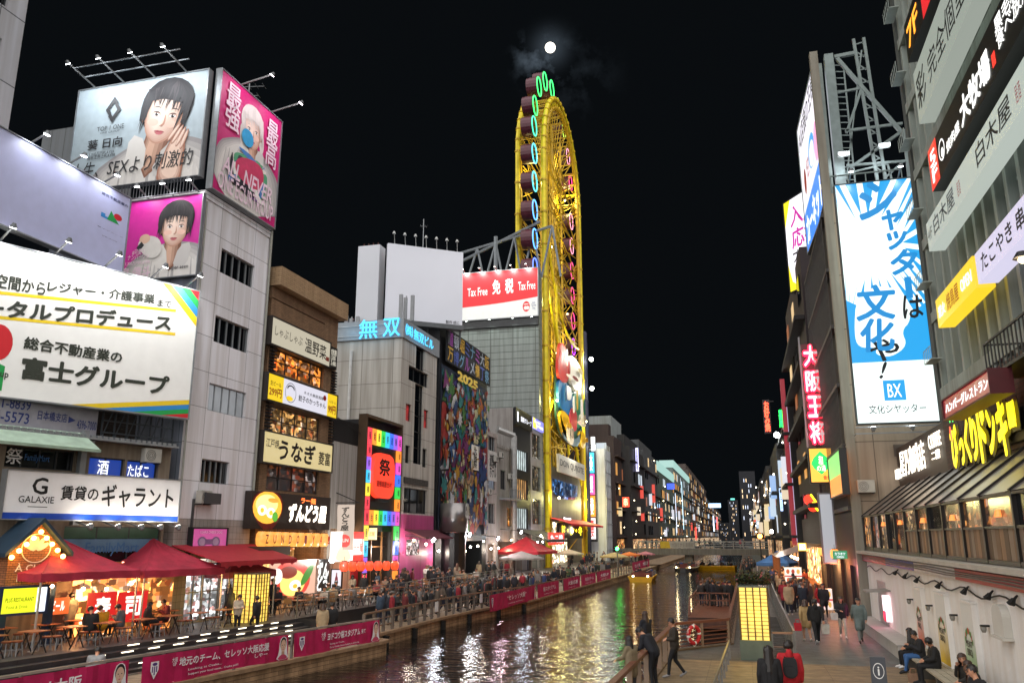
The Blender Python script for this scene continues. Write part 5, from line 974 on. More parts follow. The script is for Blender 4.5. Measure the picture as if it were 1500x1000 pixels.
vsign('round red lit lantern sign low on the red brown building', 912, 728, 922, 742, 145, '#ff3a1c', 1.2, '串', '#ffd0a0')
vsign('blue and yellow lit sign on the green glass building', 977, 708, 988, 716, 192, '#2a4ae0', 1.2)
vsign('long white lit strip sign on the white glass building', 989, 722, 992, 780, 225, '#dce8ff', 1.4)
vsign('long blue white strip sign on the white glass building', 998, 705, 1002, 775, 250, '#bfe8f8', 1.0)
vsign('red strip sign on the plain brown building', 1018, 772, 1021, 790, 215, '#ff3a2c', 1.4)
vsign('thin pale strip sign on the low dark blue building', 1044, 755, 1047, 778, 330, '#d0e0ff', 1.2)
vsign('thin red strip sign on the low dark blue building', 1049, 757, 1052, 775, 340, '#ff5a5a', 1.2)
vsign('blue white lit crown sign on the low dark blue building', 1038, 737, 1056, 743, 320, '#a8d4ff', 1.4)
# dark skyline
for i, (x0, x1, yt, Y) in enumerate([(1082, 1112, 690, 700), (1066, 1084, 732, 620), (1108, 1130, 720, 560), (1052, 1070, 765, 520), (1096, 1110, 755, 480)]):
    f = FY(Y); q = f.R(x0, yt, x1, 790); root = thing('skyline_tower', ['tall dark tower far beyond the bridge with scattered lit windows', 'dark slab far beyond the bridge with a teal roof light', 'dark tower far away behind the right bank', 'low dark block far beyond the left bank', 'low dark block straight beyond the bridge'][i], 'building', ((q[0] + q[2]) / 2, Y, 0)); mb = MB(); mb.box(q[0], Y, 0, q[2], Y + 20, q[3]); obj('wall', mb, mat('#12141a', .8), root)
    windows_grid(root, f, q[0] + 1, q[1] + 2, q[2] - 1, q[3] - 1, 6, 12, [emi('#ffd8a8', 1.0, False), emi('#dfe8ff', .8, False)], .28, .3)
    if i == 1: mb = MB(); mb.box(q[0] + 2, Y - .5, q[3] + .1, q[2] - 2, Y + 2, q[3] + 1.2); obj('roof_light', mb, emi('#6ae0d0', .9, False), root)
# ------------------------------------------------------------------ far bridge
YBR = 140.0; BRM = mat('#7c7c78', .5, .4); CONC = mat('#63605a', .7, 0, .12, .8, .1, streak=.25)
br = thing('footbridge', 'grey footbridge crossing the canal with a yellow and white banner', 'bridge', (-7.5, YBR, 1.1)); mb = MB(); mb.box(-17, YBR, 1.25, 6, YBR + 6, 2.2); obj('deck', mb, CONC, br); mb = MB(); mb.box(-9.5, YBR + .6, -1.6, -8.3, YBR + 5.4, 1.25); obj('pier', mb, CONC, br)
mb = MB()
for i in range(3): mb.bar((-17, YBR + .1, 2.6 + i * .38), (6, YBR + .1, 2.6 + i * .38), .08 if i < 2 else .14)
obj('rail', mb, BRM, br); mb = MB()
for i in range(2): mb.bar((-17, YBR + 5.9, 2.6 + i * .6), (6, YBR + 5.9, 2.6 + i * .6), .1)
obj('rail', mb, BRM, br)
for i in range(16):
    mb = MB(); x = -17 + i * 1.52; mb.box(x, YBR + .02, 1.3, x + .16, YBR + .2, 3.45); obj('post', mb, BRM, br)
for i in range(3): mb = MB(); mb.box(-21, YBR + i * 2, .3, -17, YBR + i * 2 + 2, 2.2 - .02 - .6 * (2 - i) * .5); obj('ramp', mb, CONC, br)
f = FY(YBR); q = f.R(967, 791, 1017, 800); sign(f, (q[0], 2.3, q[2], 3.4), 'bridge_banner', 'yellow and white banner tied to the footbridge rail', mat('#8a867e', .6), [('大阪ミナミ道頓堀', .34, .2, .97, .8, mat('#6a6460', .6), .02)], [([(0, 0), (.3, 0), (.26, 1), (0, 1)], mat('#a88e14', .6))], 'banner', .03, .02)
# ------------------------------------------------------------------ boats
def boat(label, px, py, L, Wd, rz, hull, trim, name='tour_boat', roof=False):
    p = gnd(px, py, -1.15); t = thing(name, label, 'boat', (0, 0, 0)); mb = MB(); n = 8
    prof = []
    for i in range(n + 1):
        u = i / n; y = -L / 2 + L * u; w = Wd / 2 * (1 - max(0, (u - .72) / .28) ** 2 * .75); prof.append((w, y))
    for (w0, y0), (w1, y1) in zip(prof, prof[1:]):
        for s_ in (1, -1):
            a, b, c, d = (s_ * w0 * .82, y0, -.2), (s_ * w1 * .82, y1, -.2), (s_ * w1, y1, .62), (s_ * w0, y0, .62); mb.poly([a, b, c, d] if s_ > 0 else [d, c, b, a])
        mb.poly([(-w0, y0, .3), (w0, y0, .3), (w1, y1, .3), (-w1, y1, .3)], 1)
    w0, y0 = prof[0]; mb.poly([(-w0 * .82, y0, -.2), (w0 * .82, y0, -.2), (w0, y0, .62), (-w0, y0, .62)]); w1, y1 = prof[-1]; mb.poly([(w1 * .82, y1, -.2), (-w1 * .82, y1, -.2), (-w1, y1, .62), (w1, y1, .62)])
    obj('hull', mb, [hull, mat('#3a342c', .8)], t); mb = MB()
    for s_ in (1, -1): mb.path([(s_ * (w + .02), y, .64) for w, y in prof], .07, 5)
    obj('gunwale', mb, trim, t)
    for i in range(4):
        mb = MB(); y = -L / 2 + .8 + i * (L - 2.6) / 3; mb.box(-Wd / 2 + .3, y, .3, Wd / 2 - .3, y + .42, .72); mb.box(-Wd / 2 + .3, y - .08, .72, Wd / 2 - .3, y, 1.1); obj('bench', mb, mat('#5a2018', .6), t)
    mb = MB()
    for s_ in (1, -1):
        for i in range(5): mb.tube((s_ * Wd / 2 * .95, -L / 2 + .2 + i * L * .16, .62), (s_ * Wd / 2 * .95, -L / 2 + .2 + i * L * .16, 1.2), .025, n=4)
        mb.tube((s_ * Wd / 2 * .95, -L / 2 + .2, 1.2), (s_ * Wd / 2 * .95, -L / 2 + .2 + L * .64, 1.2), .03, n=4)
    obj('hand_rail', mb, ALU, t); mb = MB()
    for x in (-Wd * .3, Wd * .3): mb.ball((x, L / 2 - .5 if rz > 1 else -L / 2 + .05, .7), .12)
    obj('lamp', mb, emi('#ffe0a8', 10, False), t)
    t.location = (p.x, p.y, -1.15); t.rotation_euler = (0, 0, rz); BASE[t.name] = tuple(t.location); return t, p, L, Wd, rz
YH = mat('#d8a010', .5, 0, .1)
BOATS = [boat('yellow boat full of people moored at the left quay', 943, 850, 8, 2.9, .02, YH, YH), boat('dark tour boat with bow lamps heading this way', 1005, 836, 9, 3.4, 3.1, mat('#3a3a3e', .5), mat('#c8b890', .5)), boat('yellow boat with passengers near the right bank under the bridge', 1046, 834, 7, 4.2, 1.5, YH, YH)]
# ------------------------------------------------------------------ right bank
FR = Pl((5.6, 0), (0, -1)); BG = Pl((7.6, 0), (0, -1)); BGs = Pl((7.4, 0), (0, -1))
PLAS = mat('#e2dfda', .8, 0, .04, 1.5, .25, streak=.07)
def rr_(x0, y0, x1, y1): return FR.R(x0, y0, x1, y1)
pan = []
for xl, xm, yt, yb in ((1338, 1347, 862, 944), (1368, 1381.5, 869, 976), (1406, 1421, 881, 985)):
    a = FR.pix(xl, yt, .15); b_ = FR.pix(xm, yt + 3, .15); pan.append((a[0], FR.pix(xl + 12, yb, .15)[1] if yb < 950 else .5, b_[0], a[1]))
a = FR.pix(1450, 882, .18); b_ = FR.pix(1465, 885, .18); nic = (a[0], FR.pix(1461, 930, .18)[1], b_[0], a[1]); door = rr_(1283, 848, 1304, 925); door = (door[0], .2, door[2], door[3])
r = thing('plastered_restaurant', 'white plastered wall with tall painted panels along the promenade', 'building', (8, 27, 0)); mb = MB(); FR.wall(mb, -43.7, 0, -8, 2.98, [door], 0, 0, .06); mb.poly([(5.6, 43.7, 0), (9.5, 43.7, 0), (9.5, 43.7, 3.3), (5.6, 43.7, 3.3)][::-1]); mb.box(5.62, 8, 3.0, 9.5, 43.68, 3.32); obj('wall', mb, PLAS, r)
nw = ['#c85a3a', '#d8b41c', '#5c9a3c']
for i, (h, c) in enumerate(zip(pan, nw)):
    s0, z0, s1, z1 = h; m = bpy.data.materials.new('painted_panel'); m.use_nodes = True; n = m.node_tree.nodes; l = m.node_tree.links; b = n['Principled BSDF']; b.inputs['Roughness'].default_value = .6
    tcn = n.new('ShaderNodeTexCoord'); sx = n.new('ShaderNodeSeparateXYZ'); l.new(tcn.outputs['Object'], sx.inputs[0]); no = n.new('ShaderNodeTexNoise'); no.inputs['Scale'].default_value = 5; l.new(tcn.outputs['Object'], no.inputs['Vector'])
    ma = n.new('ShaderNodeMath'); ma.operation = 'MULTIPLY_ADD'; ma.inputs[1].default_value = .5; l.new(no.outputs[0], ma.inputs[0]); l.new(sx.outputs[2], ma.inputs[2]); rp_ = n.new('ShaderNodeMapRange'); rp_.inputs['From Min'].default_value = z0 + .3; rp_.inputs['From Max'].default_value = z0 + (z1 - z0) * .95; l.new(ma.outputs[0], rp_.inputs[0])
    cr_ = n.new('ShaderNodeValToRGB'); cr_.color_ramp.elements[0].color = (*lin(c), 1); cr_.color_ramp.elements[1].color = (.62, .62, .58, 1); cr_.color_ramp.elements[1].position = .8; l.new(rp_.outputs[0], cr_.inputs[0]); l.new(cr_.outputs[0], b.inputs['Base Color'])
    mb = MB(); FR.quad(mb, s0, z0, s1, z1, .153); pn = obj('painted_panel', mb, m, r); mb = MB(); FR.box(mb, s0 - .03, z0 - .03, s1 + .03, z1 + .03, .003, .15); FR.box(mb, s0 - .05, z1 + .032, s1 + .05, z1 + .07, .003, .18); obj('panel_box', mb, PLAS, r)
    mb = MB(); cx, cz = (s0 + s1) / 2, z0 + (z1 - z0) * .5; rg = random.Random(i); w_ = (s1 - s0)
    for k in range(9): a = .1 + k * .36; FR.fill(mb, ell(cx + .3 * w_ * math.cos(a), cz + .28 * math.sin(a), .05 if k % 2 else .075, .085, 10), .156 + .001 * k, k % 3 if k % 3 else 2)
    text(mb, FR, 'MEAT', cx - .3 * w_, cz - .12, cx + .3 * w_, cz + .04, .168, 0, .02); text(mb, FR, 'BBQ', cx - .24 * w_, cz - .36, cx + .24 * w_, cz - .16, .168, 0, .03); obj('painted_emblem', mb, [mat('#2a2a22', .6), mat('#b83a30', .6), mat('#4a7a34', .6)], pn)
mb = MB(); s0, z0, s1, z1 = nic; FR.prism(mb, [(s0, z0), (s1, z0), (s1, z1 - .25)] + [((s0 + s1) / 2 + (s1 - s0) / 2 * math.cos(math.pi * k / 10), z1 - .25 + .25 * math.sin(math.pi * k / 10)) for k in range(11)], .003, .18); FR.box(mb, s0 - .06, z0 - .06, s1 + .06, z0 - .003, .003, .24); obj('arched_box', mb, mat('#c2beb4', .8, 0, .06, 2), r)
mb = MB(); s0, z0, s1, z1 = door
for k in range(28): FR.box(mb, s0, z0 + (z1 - z0) * k / 28, s1, z0 + (z1 - z0) * (k + .86) / 28, -.05, -.02)
FR.box(mb, s0, z0, s1, z1, -.059, -.052); obj('roller_shutter', mb, mat('#b8b4b4', .4, .4), r)
mb = MB(); FR.box(mb, -43.6, 0, -32.5, .42, .02, .7); FR.box(mb, -43.6, .43, -32.5, .47, .0, .74); obj('plinth', mb, mat('#a8a49e', .8, 0, .1), r)
mb = MB(); sa = [FR.pix(x, 830)[0] for x in (1269, 1304, 1346, 1407)] + [-8]
for i, c in enumerate((0, 1, 2, 0)): FR.box(mb, sa[i], 2.985, sa[i + 1] - .01, 3.27, .02, .16, c)
obj('tricolour_fascia', mb, [mat('#a01c2c', .5), mat('#24469a', .5), mat('#c4c4c4', .5)], r)
mb = MB(); FR.box(mb, -43.75, 3.34, -8, 3.46, -.1, .42); obj('cornice', mb, mat('#a8a296', .7, 0, .15), r)
for k in range(3): cables('cable', ['upper','middle','lower'][k] + ' grey cable running along the tricolour fascia', [[FR.pt(-43.5 + i * 2.9, 3.2 - .055 * k - .02 * math.sin(i * 2.1 + k), .2 + .02 * k) for i in range(13)]], .018, mat('#6a6864', .6))
pts = []
for i in range(64): s = -43 + i * .52; pts.append(FR.pt(s, 2.72 + .09 * math.sin(i * .95), .09))
cables('cable', 'black wavy cable looping between the small spotlights', [pts], .022, BLKT)
for i, (x, y) in enumerate([(1311, 838), (1325, 843), (1342, 849), (1374, 857), (1412, 865), (1447, 872), (1482, 880)]):
    s, z = FR.pix(x, y, .15); t = thing('spotlight', 'black unlit spotlight clamped to the wavy cable on the white wall', 'lamp', FR.pt(s, z, .05), 'unlit spotlights on the white wall'); mb = MB()
    for d_ in (-.13, .13): mb.lathe([(.03, -.07), (.05, .05), (.058, .08)], FR.pt(s + d_ * .7, z, .14), 8, 0, (FR.u * d_ * 3 + UP * -.6 + FR.n * .4)); mb.bar(FR.pt(s, z + .12, .03), FR.pt(s + d_ * .7, z, .14), .03)
    obj('lamp_head', mb, BLKT, t)
for i, (x, y) in enumerate([(1333, 878), (1361, 887), (1397, 901), (1443, 917)]):
    s, z = FR.pix(x, y, .1); t = thing('wall_lamp', 'small unlit glass wall lamp with black bracket between the painted panels', 'lamp', FR.pt(s, z - .15, .05), 'glass wall lamps between the panels'); mb = MB(); FR.box(mb, s - .02, z - .01, s + .02, z + .04, .0, .2); FR.box(mb, s - .08, z + .0, s + .08, z + .025, .08, .2); obj('bracket', mb, BLKT, t); mb = MB(); mb.lathe([(.04, -.14), (.07, -.07), (.07, 0)], FR.pt(s, z, .14), 10); obj('shade', mb, mat('#8a8880', .25, .2), t)
awning('door_canopy', 'small flat grey canopy over the roller shutter', FR, door[2] - .1, door[2] + 1.3, 2.0, .1, .02, .9, '#8a8680', 'awning', .02)
sign(FR, (door[2] + .25, .75, door[2] + .95, 1.75), 'lit_poster', 'glowing white and red poster beside the roller shutter', emi('#ffe0e8', 1.3), [('営業中', .1, .1, .9, .35, emi('#ff2a4a', 1.2, False), .05)], [([(0, 0), (1, 0), (1, .4), (0, .4)], emi('#c81838', .9))], depth=.2, d=.02)
lamp(FR.pt(door[2] + .4, 1.2, 1.1), 9, '#ff5aa0', .3)
# bench
t = thing('bench', 'long pale slatted bench against the white wall', 'bench', (5.1, 24, 0)); mb = MB()
for k in range(4): mb.box(4.75 + .2 * k, 15.5, .42, 4.93 + .2 * k, 31, .47)
obj('seat', mb, mat('#a39a86', .6, 0, .2, 2), t)
for k in range(8): mb = MB(); mb.box(4.85, 15.7 + 2.1 * k, 0, 5.45, 15.85 + 2.1 * k, .42); obj('leg', mb, mat('#5a564e', .7), t)
# glazed terrace above
post_x = [1265, 1276, 1287, 1298, 1309.5, 1323.6, 1341, 1357.5, 1378.5, 1405.5, 1435.5, 1480.5]; ps = [FR.pix(x, 765 - 60 * (x - 1265) / 235)[0] for x in post_x]; ps[0] = -43.6; ps += [ps[-1] + 2.2, ps[-1] + 4.6]
ZG0, ZG1, XR, ZR = 3.48, 5.05, 7.4, 6.45
t = thing('glazed_terrace', 'upper floor dining terrace with sloping glass roof and dark posts', 'building', (6.5, 27, ZG0)); BRZ = mat('#1b1714', .4, .3); WOODS = [mat(c, .6, 0, .2, 2) for c in ('#6e5238', '#8a6a4c', '#564330', '#7c6a58')]
for i, s in enumerate(ps):
    mb = MB(); FR.box(mb, s - .06, ZG0, s + .06, ZG1, -.12, .04); mb.bar((5.56, -s, ZG1), (XR, -s, ZR), .12, .12); obj('post', mb, BRZ, t)
INT = [room('#ffb060', .3, 1.6), room('#c87838', .22, 1.3), room('#ffd090', .25, 2.0)]
m = bpy.data.materials.new('roof_glazing'); m.use_nodes = True; b = m.node_tree.nodes['Principled BSDF']; b.inputs['Base Color'].default_value = (.13, .105, .09, 1); b.inputs['Roughness'].default_value = .3; b.inputs['Metallic'].default_value = .15
for i in range(len(ps) - 1):
    s0, s1 = ps[i] + .065, ps[i + 1] - .065; k = i >= 5; zm = ZG0 + .82 if k else ZG0 + .12
    mb = MB(); FR.box(mb, s0, ZG0, s1, ZG0 + .1, -.1, .03); FR.box(mb, s0, zm - .02, s1, zm + .04, -.1, .02); FR.box(mb, s0, ZG1 - .06, s1, ZG1, -.1, .03); obj('frame_bar', mb, BRZ, t)
    if k:
        mb = MB(); n_ = 7
        for j in range(n_): a = s0 + (s1 - s0) * j / n_; FR.box(mb, a + .004, ZG0 + .102, a + (s1 - s0) / n_ - .004, zm - .022, -.07, -.02 - .006 * (j % 2), (j * 5 + i) % 4)
        obj('wood_panel', mb, WOODS, t)
    mb = MB(); FR.quad(mb, s0, zm + .042, s1, ZG1 - .062, -.05); obj('glass_pane', mb, INT[i % 3] if i % 4 != 3 else GL, t)
    mb = MB(); mb.poly([(5.57, -s0, ZG1 + .02), (5.57, -s1, ZG1 + .02), (XR, -s1, ZR - .01), (XR, -s0, ZR - .01)][::-1]); obj('roof_pane', mb, m, t)
mb = MB(); mb.poly([(5.6, 43.66, ZG0), (7.4, 43.66, ZG0), (7.4, 43.66, ZR), (5.6, 43.66, ZG1)][::-1]); mb.box(6.4, 8, ZG0, 7.35, 43.6, 4.4); obj('end_wall', mb, mat('#3a2c22', .6), t)
for i in (2, 4, 6, 8, 10):
    p = FR.pt((ps[i] + ps[i + 1]) / 2, 4.62, -.02); mb = MB(); mb.lathe([(.11, -.08), (.06, .08)], p, 10); obj('lamp_shade', mb, emi('#ff8a3c', .9, False), t)
# fascia and signs above the terrace roof
t = thing('sign_fascia', 'dark brick fascia above the glass terrace roof', 'wall', (7.6, 30, ZR)); mb = MB(); BGs.box(mb, -43.6, ZR, -33.5, 8.25, -.3, 0, 0); BGs.box(mb, -33.5, ZR, -14, 8.9, -.3, .02, 1); obj('wall', mb, [mat('#2c211c', .6), tile('#4a2f28', '#1d1512', .4, .14, .7, .012, .3, .5, .3, name='rough_brick')], t)
ws = emi('#fff2dc', 1.3)
q = BGs.R(1312, 668, 1352, 702, .2); t = thing('shop_sign', 'row of glowing white coffee shop characters above the terrace', 'sign', BGs.pt(q[0], q[1], .1)); mb = MB(); s0 = BGs.pix(1316, 690, .2)[0]; s1 = BGs.pix(1352, 680, .2)[0]; text(mb, BGs, '星乃珈琲店', s0, ZR + .35, s1, ZR + 1.55, .08, 0, .02, .02); s2, s3 = BGs.pix(1358, 670, .2)[0], BGs.pix(1376, 665, .2)[0]; text(mb, BGs, 'COFFEE', s2, ZR + 1.0, s3, ZR + 1.55, .08, 0, .02, .02); text(mb, BGs, '二階', s2 + .3, ZR + .55, s3 - .4, ZR + .9, .08, 0, .02, .02)
BGs.box(mb, s0 - 1.3, ZR + .35, s0 - .3, ZR + .8, .05, .14); obj('lettering', mb, ws, t)
for f_ in (.2, .8): lamp(BGs.pt(s0 + (s1 - s0) * f_, ZR + .9, 1.0), 9, '#ffe8c8', .4, t)
s0 = BGs.pix(1386, 660, .5)[0]; s1 = BGs.pix(1484, 640, .5)[0]; za = BGs.pix(1388, 690, .5)[1]; zb_ = BGs.pix(1388, 625, .5)[1]
t = thing('shop_sign', 'big glowing yellow wavy lettering above the terrace roof', 'sign', BGs.pt(s0, za, .2)); mb = MB(); n_ = 7; chs = 'びっくりドンキー'; hs_ = [1, .62, .95, .95, 1.15, .9, 1.15, .5]; wd = [1.1, .75, .8, .9, 1, .95, 1.1, .8]; tot = sum(wd); a = s0
for ch, hh, w_ in zip(chs, hs_, wd):
    b_ = a + (s1 - s0) * w_ / tot; zc = (za + zb_) / 2 + (.25 if ch == 'ー' else -.2 if ch == 'っ' else .05); H2 = (zb_ - za) * hh / 2; text(mb, BGs, ch, a + .1, zc - H2, b_ - .1, zc + H2, .34, 0, .06, .02); text(mb, BGs, ch, a - .01, zc - H2 - .1, b_ + .01, zc + H2 + .1, .26, 1, .14, .02); a = b_
obj('lettering', mb, [emi('#ffe01a', 1.0), mat('#14120e', .5)], t); mb = MB(); BGs.box(mb, s0 + .2, za + .3, s1, zb_ - .3, .04, .16); obj('back_panel', mb, mat('#15120f', .6), t)
q = (BGs.pix(1392, 605, .5)[0], zb_ + .06); mb = MB(); BGs.fill(mb, chaikin([(q[0] - .25, q[1]), (q[0] + .1, q[1] + .5), (q[0] + .02, q[1] + .05)], 1), .52, 0); BGs.fill(mb, chaikin([(q[0] + .15, q[1] + .05), (q[0] + .6, q[1] + .45), (q[0] + .35, q[1] - .05)], 1), .52, 0); BGs.fill(mb, chaikin([(q[0] - .3, q[1] - .1), (q[0] - .05, q[1] - .1), (q[0], q[1] - .7), (q[0] - .2, q[1] - .6)], 1), .53, 1); obj('carrot_shape', mb, [emi('#1ce05a', 1.4, False), emi('#ff4a2c', 1.4, False)], t)
for f_ in (.15, .5, .85): lamp(BGs.pt(s0 + (s1 - s0) * f_, za + .4, 1.2), 4, '#ffe04a', .4, t)
s0 = BGs.pix(1383, 600, 1.2)[0]; s1 = BGs.pix(1451, 560, 1.2)[0]; z0 = BGs.pix(1384, 614, 1.2)[1]; z1 = BGs.pix(1384, 586, 1.2)[1]
sign(BGs, (s0, z0, s1, z1), 'shop_sign', 'dark red hamburger restaurant sign with white lettering', emi('#8a1420', .55), [('ハンバーグレストラン', .04, .22, .96, .8, emi('#fff4f0', 1.3), .035, .1)], depth=.5, d=.7, frame=mat('#4a0c14', .5), fw=.05)
# big grey sign covered building
FIN = mat('#98a29b', .7, 0, .1, 1, .1, streak=.25)
r = thing('sign_building', 'tall grey concrete grid building covered in stacked restaurant signs', 'building', (12, 22, 6)); mb = MB(); mb.box(8.3, 4, 6.4, 18, 34.8, 42); mb.box(7.6, 34.3, 6.4, 8.3, 34.8, 42); obj('wall', mb, mat('#4f5552', .75, 0, .15, 1, .1, streak=.3), r)
for k in range(28): mb = MB(); s = -34.2 + k * 1.1; BG.box(mb, s, 8.95, s + .26, 42, -.7, -.05); obj('fin', mb, FIN, r)
for k in range(11): mb = MB(); z = 9.2 + k * 3.0; BG.box(mb, -34.3, z, -4, z + .42, -.68, .0); BG.box(mb, -34.3, z + 1.5, -4, z + 1.62, -.69, -.3); obj('floor_beam', mb, FIN, r)
gm = mat('#a8b2ac', .5, .2)
for k in range(9): mb = MB(); z = 10.6 + k * 3; BG.box(mb, -34.4, z, -33.2, z + .04, .02, .4); [mb.bar(BG.pt(-34.4 + .3 * j, z, .4), BG.pt(-34.4 + .3 * j, z + .5, .4), .02) for j in range(5)]; mb.bar(BG.pt(-34.4, z + .5, .4), BG.pt(-33.2, z + .5, .4), .02); obj('maintenance_step', mb, gm, r)
PB = Pl((7.3, 0), (0, -1))
def edge(x, yt, yb, d=.3): a = PB.pix(x, yt, d); b = PB.pix(x, yb, d); return a[0], b[1], a[1]
s, z0, z1 = edge(1371, 224, 281); bwg = mat('#0f0f12', .5); s_r = -15.0
def rsign(x, yt, yb, x2, y2, label, panel, texts, arts=(), **kw):
    a = PB.pix(x, yt, .3); b = PB.pix(x + (yb - yt) * .12, yb, .3); s1 = PB.pix(x2, y2, .3)[0]; return sign(PB, (a[0], b[1], s1, a[1]), 'shop_sign', label, panel, texts, arts, depth=.5, d=.05, **kw)
ww2 = emi('#f4f4f0', 1.0, False); dk2 = mat('#23262a', .5)
rsign(1335, 38, 92, 1470, -200, 'black seventh floor sign with orange lettering at the top of the photo', bwg, [('7F', .03, .2, .2, .75, emi('#ff9a2c', 1.2, False), .03), ('焼鳥', .36, .14, .6, .86, emi('#ffd21c', 1.1, False), .03)], [([(.26, 0), (.66, 0), (.66, 1), (.26, 1)], emi('#b8141c', .9))])
rsign(1349, 108, 182, 1520, -120, 'pale grey private room pub sign with thin dark brush lettering', emi('#a8b0a6', .42), [('完全個室居酒屋', .18, .2, .92, .72, dk2, .01), ('彩', .02, .15, .14, .8, dk2, .03)])
rsign(1371, 222, 281, 1560, -60, 'black grill restaurant sign with white brush lettering and red floor mark', bwg, [('5\nF', .015, .12, .085, .85, ww2, .04), ('焼肉屋', .2, .2, .34, .46, ww2, .02), ('大牧場', .36, .14, .62, .74, ww2, .05), ('黒毛和牛\n食べ放題', .68, .3, .9, .9, ww2, .02)], [([(0, 0), (.1, 0), (.1, 1), (0, 1)], emi('#e02a20', .8)), (ell(.15, .5, .032, .24), ww2), (ell(.15, .5, .027, .2), bwg), (ell(.155, .42, .014, .11), ww2), ([(.635, .2), (.66, .2), (.66, .45), (.635, .45)], emi('#e02a20', .9))])
rsign(1368, 328, 368, 1580, 60, 'long pale fourth floor pub sign with three dark characters twice', emi('#b4beb6', .5), [('4F', .01, .3, .06, .7, mat('#8a9290', .5), .01), ('白木屋', .08, .2, .3, .85, mat('#4a525a', .5), .02), ('白木屋', .5, .2, .74, .85, dk2, .02), ('居酒', .33, .25, .36, .7, mat('#b03a4a', .5), .0), ('居酒', .77, .25, .8, .7, mat('#b03a4a', .5), .0)])
rsign(1382, 440, 480, 1441, 396, 'yellow lit restaurant sign at the foot of the stacked signs', emi('#e0b81c', .75), [('炭火', .05, .25, .25, .7, ww2, .02), ('焼鳥屋', .3, .2, .62, .8, mat('#b0501c', .5), .02), ('OPEN', .68, .3, .94, .7, ww2, .02)])
rsign(1442, 372, 416, 1570, 225, 'white lilac octopus ball sign with black lettering', emi('#c8c4dc', .6), [('たこやき', .08, .2, .5, .8, dk2, .03), ('串焼き', .55, .2, .85, .82, dk2, .04)])
p = BG.pt(BG.pix(1497, 375, 1.2)[0], BG.pix(1497, 375, 1.2)[1], 1.2); mb = MB(); mb.bar(p + UP * .3 - BG.n * 1.2, p, .06); mb.lathe([(.1, .1), (.2, -.05)], p, 10); mb.ball(p - UP * .08, .09, 1); obj('down_lamp', mb, [BLKT, emi('#ffd8a0', 8, False)], None, 'small lit down lamp over the lilac sign at the right edge', 'lamp'); lamp(p - UP * .2, 20, '#ffe0b8', .1)
mb = MB(); s0, zb_ = BG.pix(1446, 556, 1.0); s1 = s0 + 5; BG.box(mb, s0, zb_, s1, zb_ + .08, .02, 1.0)
for i in range(16): mb.bar(BG.pt(s0 + i * .3, zb_ + .08, .97), BG.pt(s0 + i * .3, zb_ + .95, .97), .035)
mb.bar(BG.pt(s0, zb_ + .95, .97), BG.pt(s1, zb_ + .95, .97), .05); mb.bar(BG.pt(s0, zb_ + .95, .05), BG.pt(s0, zb_ + .95, .97), .05)
obj('fire_balcony', mb, mat('#3a3c3a', .5, .4), None, 'dark steel balcony above the yellow lettering at the right edge', 'balcony')
# shutter company billboard
BX = FY(43.0); bx = (5.68, 9.45, 9.28, 21.85); cy = emi('#1f9ee0', .62, True); bw_ = emi('#e6f6f2', .8)
def bfr(x0, y0, x1, y1): a = BX.R(x0, y0, x1, y1); return (a[0] - bx[0]) / 3.6, (a[1] - bx[1]) / 12.4, (a[2] - bx[0]) / 3.6, (a[3] - bx[1]) / 12.4
rays = []; cx, cz, A_ = .38, .72, 3.6 / 12.4
for k in range(34):
    a0 = 2 * math.pi * k / 34; a1 = a0 + .1; r0 = .42 + .1 * ((k * 7) % 5) / 5
    def P(a, r): return (cx + r * math.cos(a), cz + r * math.sin(a) * A_)
    pts = [P(a0 + .05, r0), P(a1 + .0, 1.25), P(a0 - .02, 1.25)]; cl = []
    pts = [(min(max(x, 0), 1), min(max(z, .24), 1)) for x, z in pts]
    if abs((pts[1][0] - pts[0][0]) * (pts[2][1] - pts[0][1]) - (pts[2][0] - pts[0][0]) * (pts[1][1] - pts[0][1])) > 1e-4: rays.append((pts, cy))
cyd = mat('#1680c0', .5) if 0 else emi('#1488cc', .6, False); dk3 = mat('#20262c', .5)
arts = rays + [([(0, .24), (1, .24), (1, .47), (.78, .42), (.6, .5), (.35, .44), (0, .5)], cy), (chaikin([(.06, .36), (.14, .52), (.5, .56), (.8, .5), (.8, .4), (.66, .36), (.72, .3), (.5, .255), (.3, .27), (.34, .3), (.1, .3)], 2), bw_), ([(0, 0), (1, 0), (1, .24), (0, .24)], bw_), ([(.36, .085), (.63, .085), (.63, .165), (.36, .165)], cy)]
tx = [('シ', *bfr(1252, 272, 1316, 322), cyd, .05, .2), ('ャ', *bfr(1288, 312, 1324, 340), cyd, .06, .2), ('ッ', *bfr(1296, 343, 1330, 368), cyd, .06, .2), ('タ', *bfr(1300, 370, 1346, 404), cyd, .06, .2), ('ー', *bfr(1322, 408, 1336, 440), cyd, .05), ('は', *bfr(1318, 436, 1352, 468), dk3, .03, .1), ('文', *bfr(1248, 422, 1314, 470), cyd, .05, .1), ('化', *bfr(1256, 470, 1312, 516), cyd, .05, .1), ('や', *bfr(1270, 500, 1318, 530), dk3, .03, .1), ('!', *bfr(1284, 532, 1300, 556), dk3, .04, .4), ('BX', .41, .098, .58, .15, emi('#ffffff', 1, False), .0), ('文化シヤッター', .15, .035, .86, .07, dk3, .015)]
sign(BX, bx, 'billboard', 'tall cyan and white shutter company billboard with brush lettering and sun rays', bw_, tx, arts, 'billboard', .35, 0, mat('#3a4448', .5), .06)
for f_ in (.15, .62): flood(BX, bx[0] + 3.6 * f_, 9.3, 1.2, (bx[0] + 3.6 * f_, 12), 20, 'black flood lamp below the tall cyan billboard', 'flood lamps below the cyan billboard', '#f0fbff', up=True)
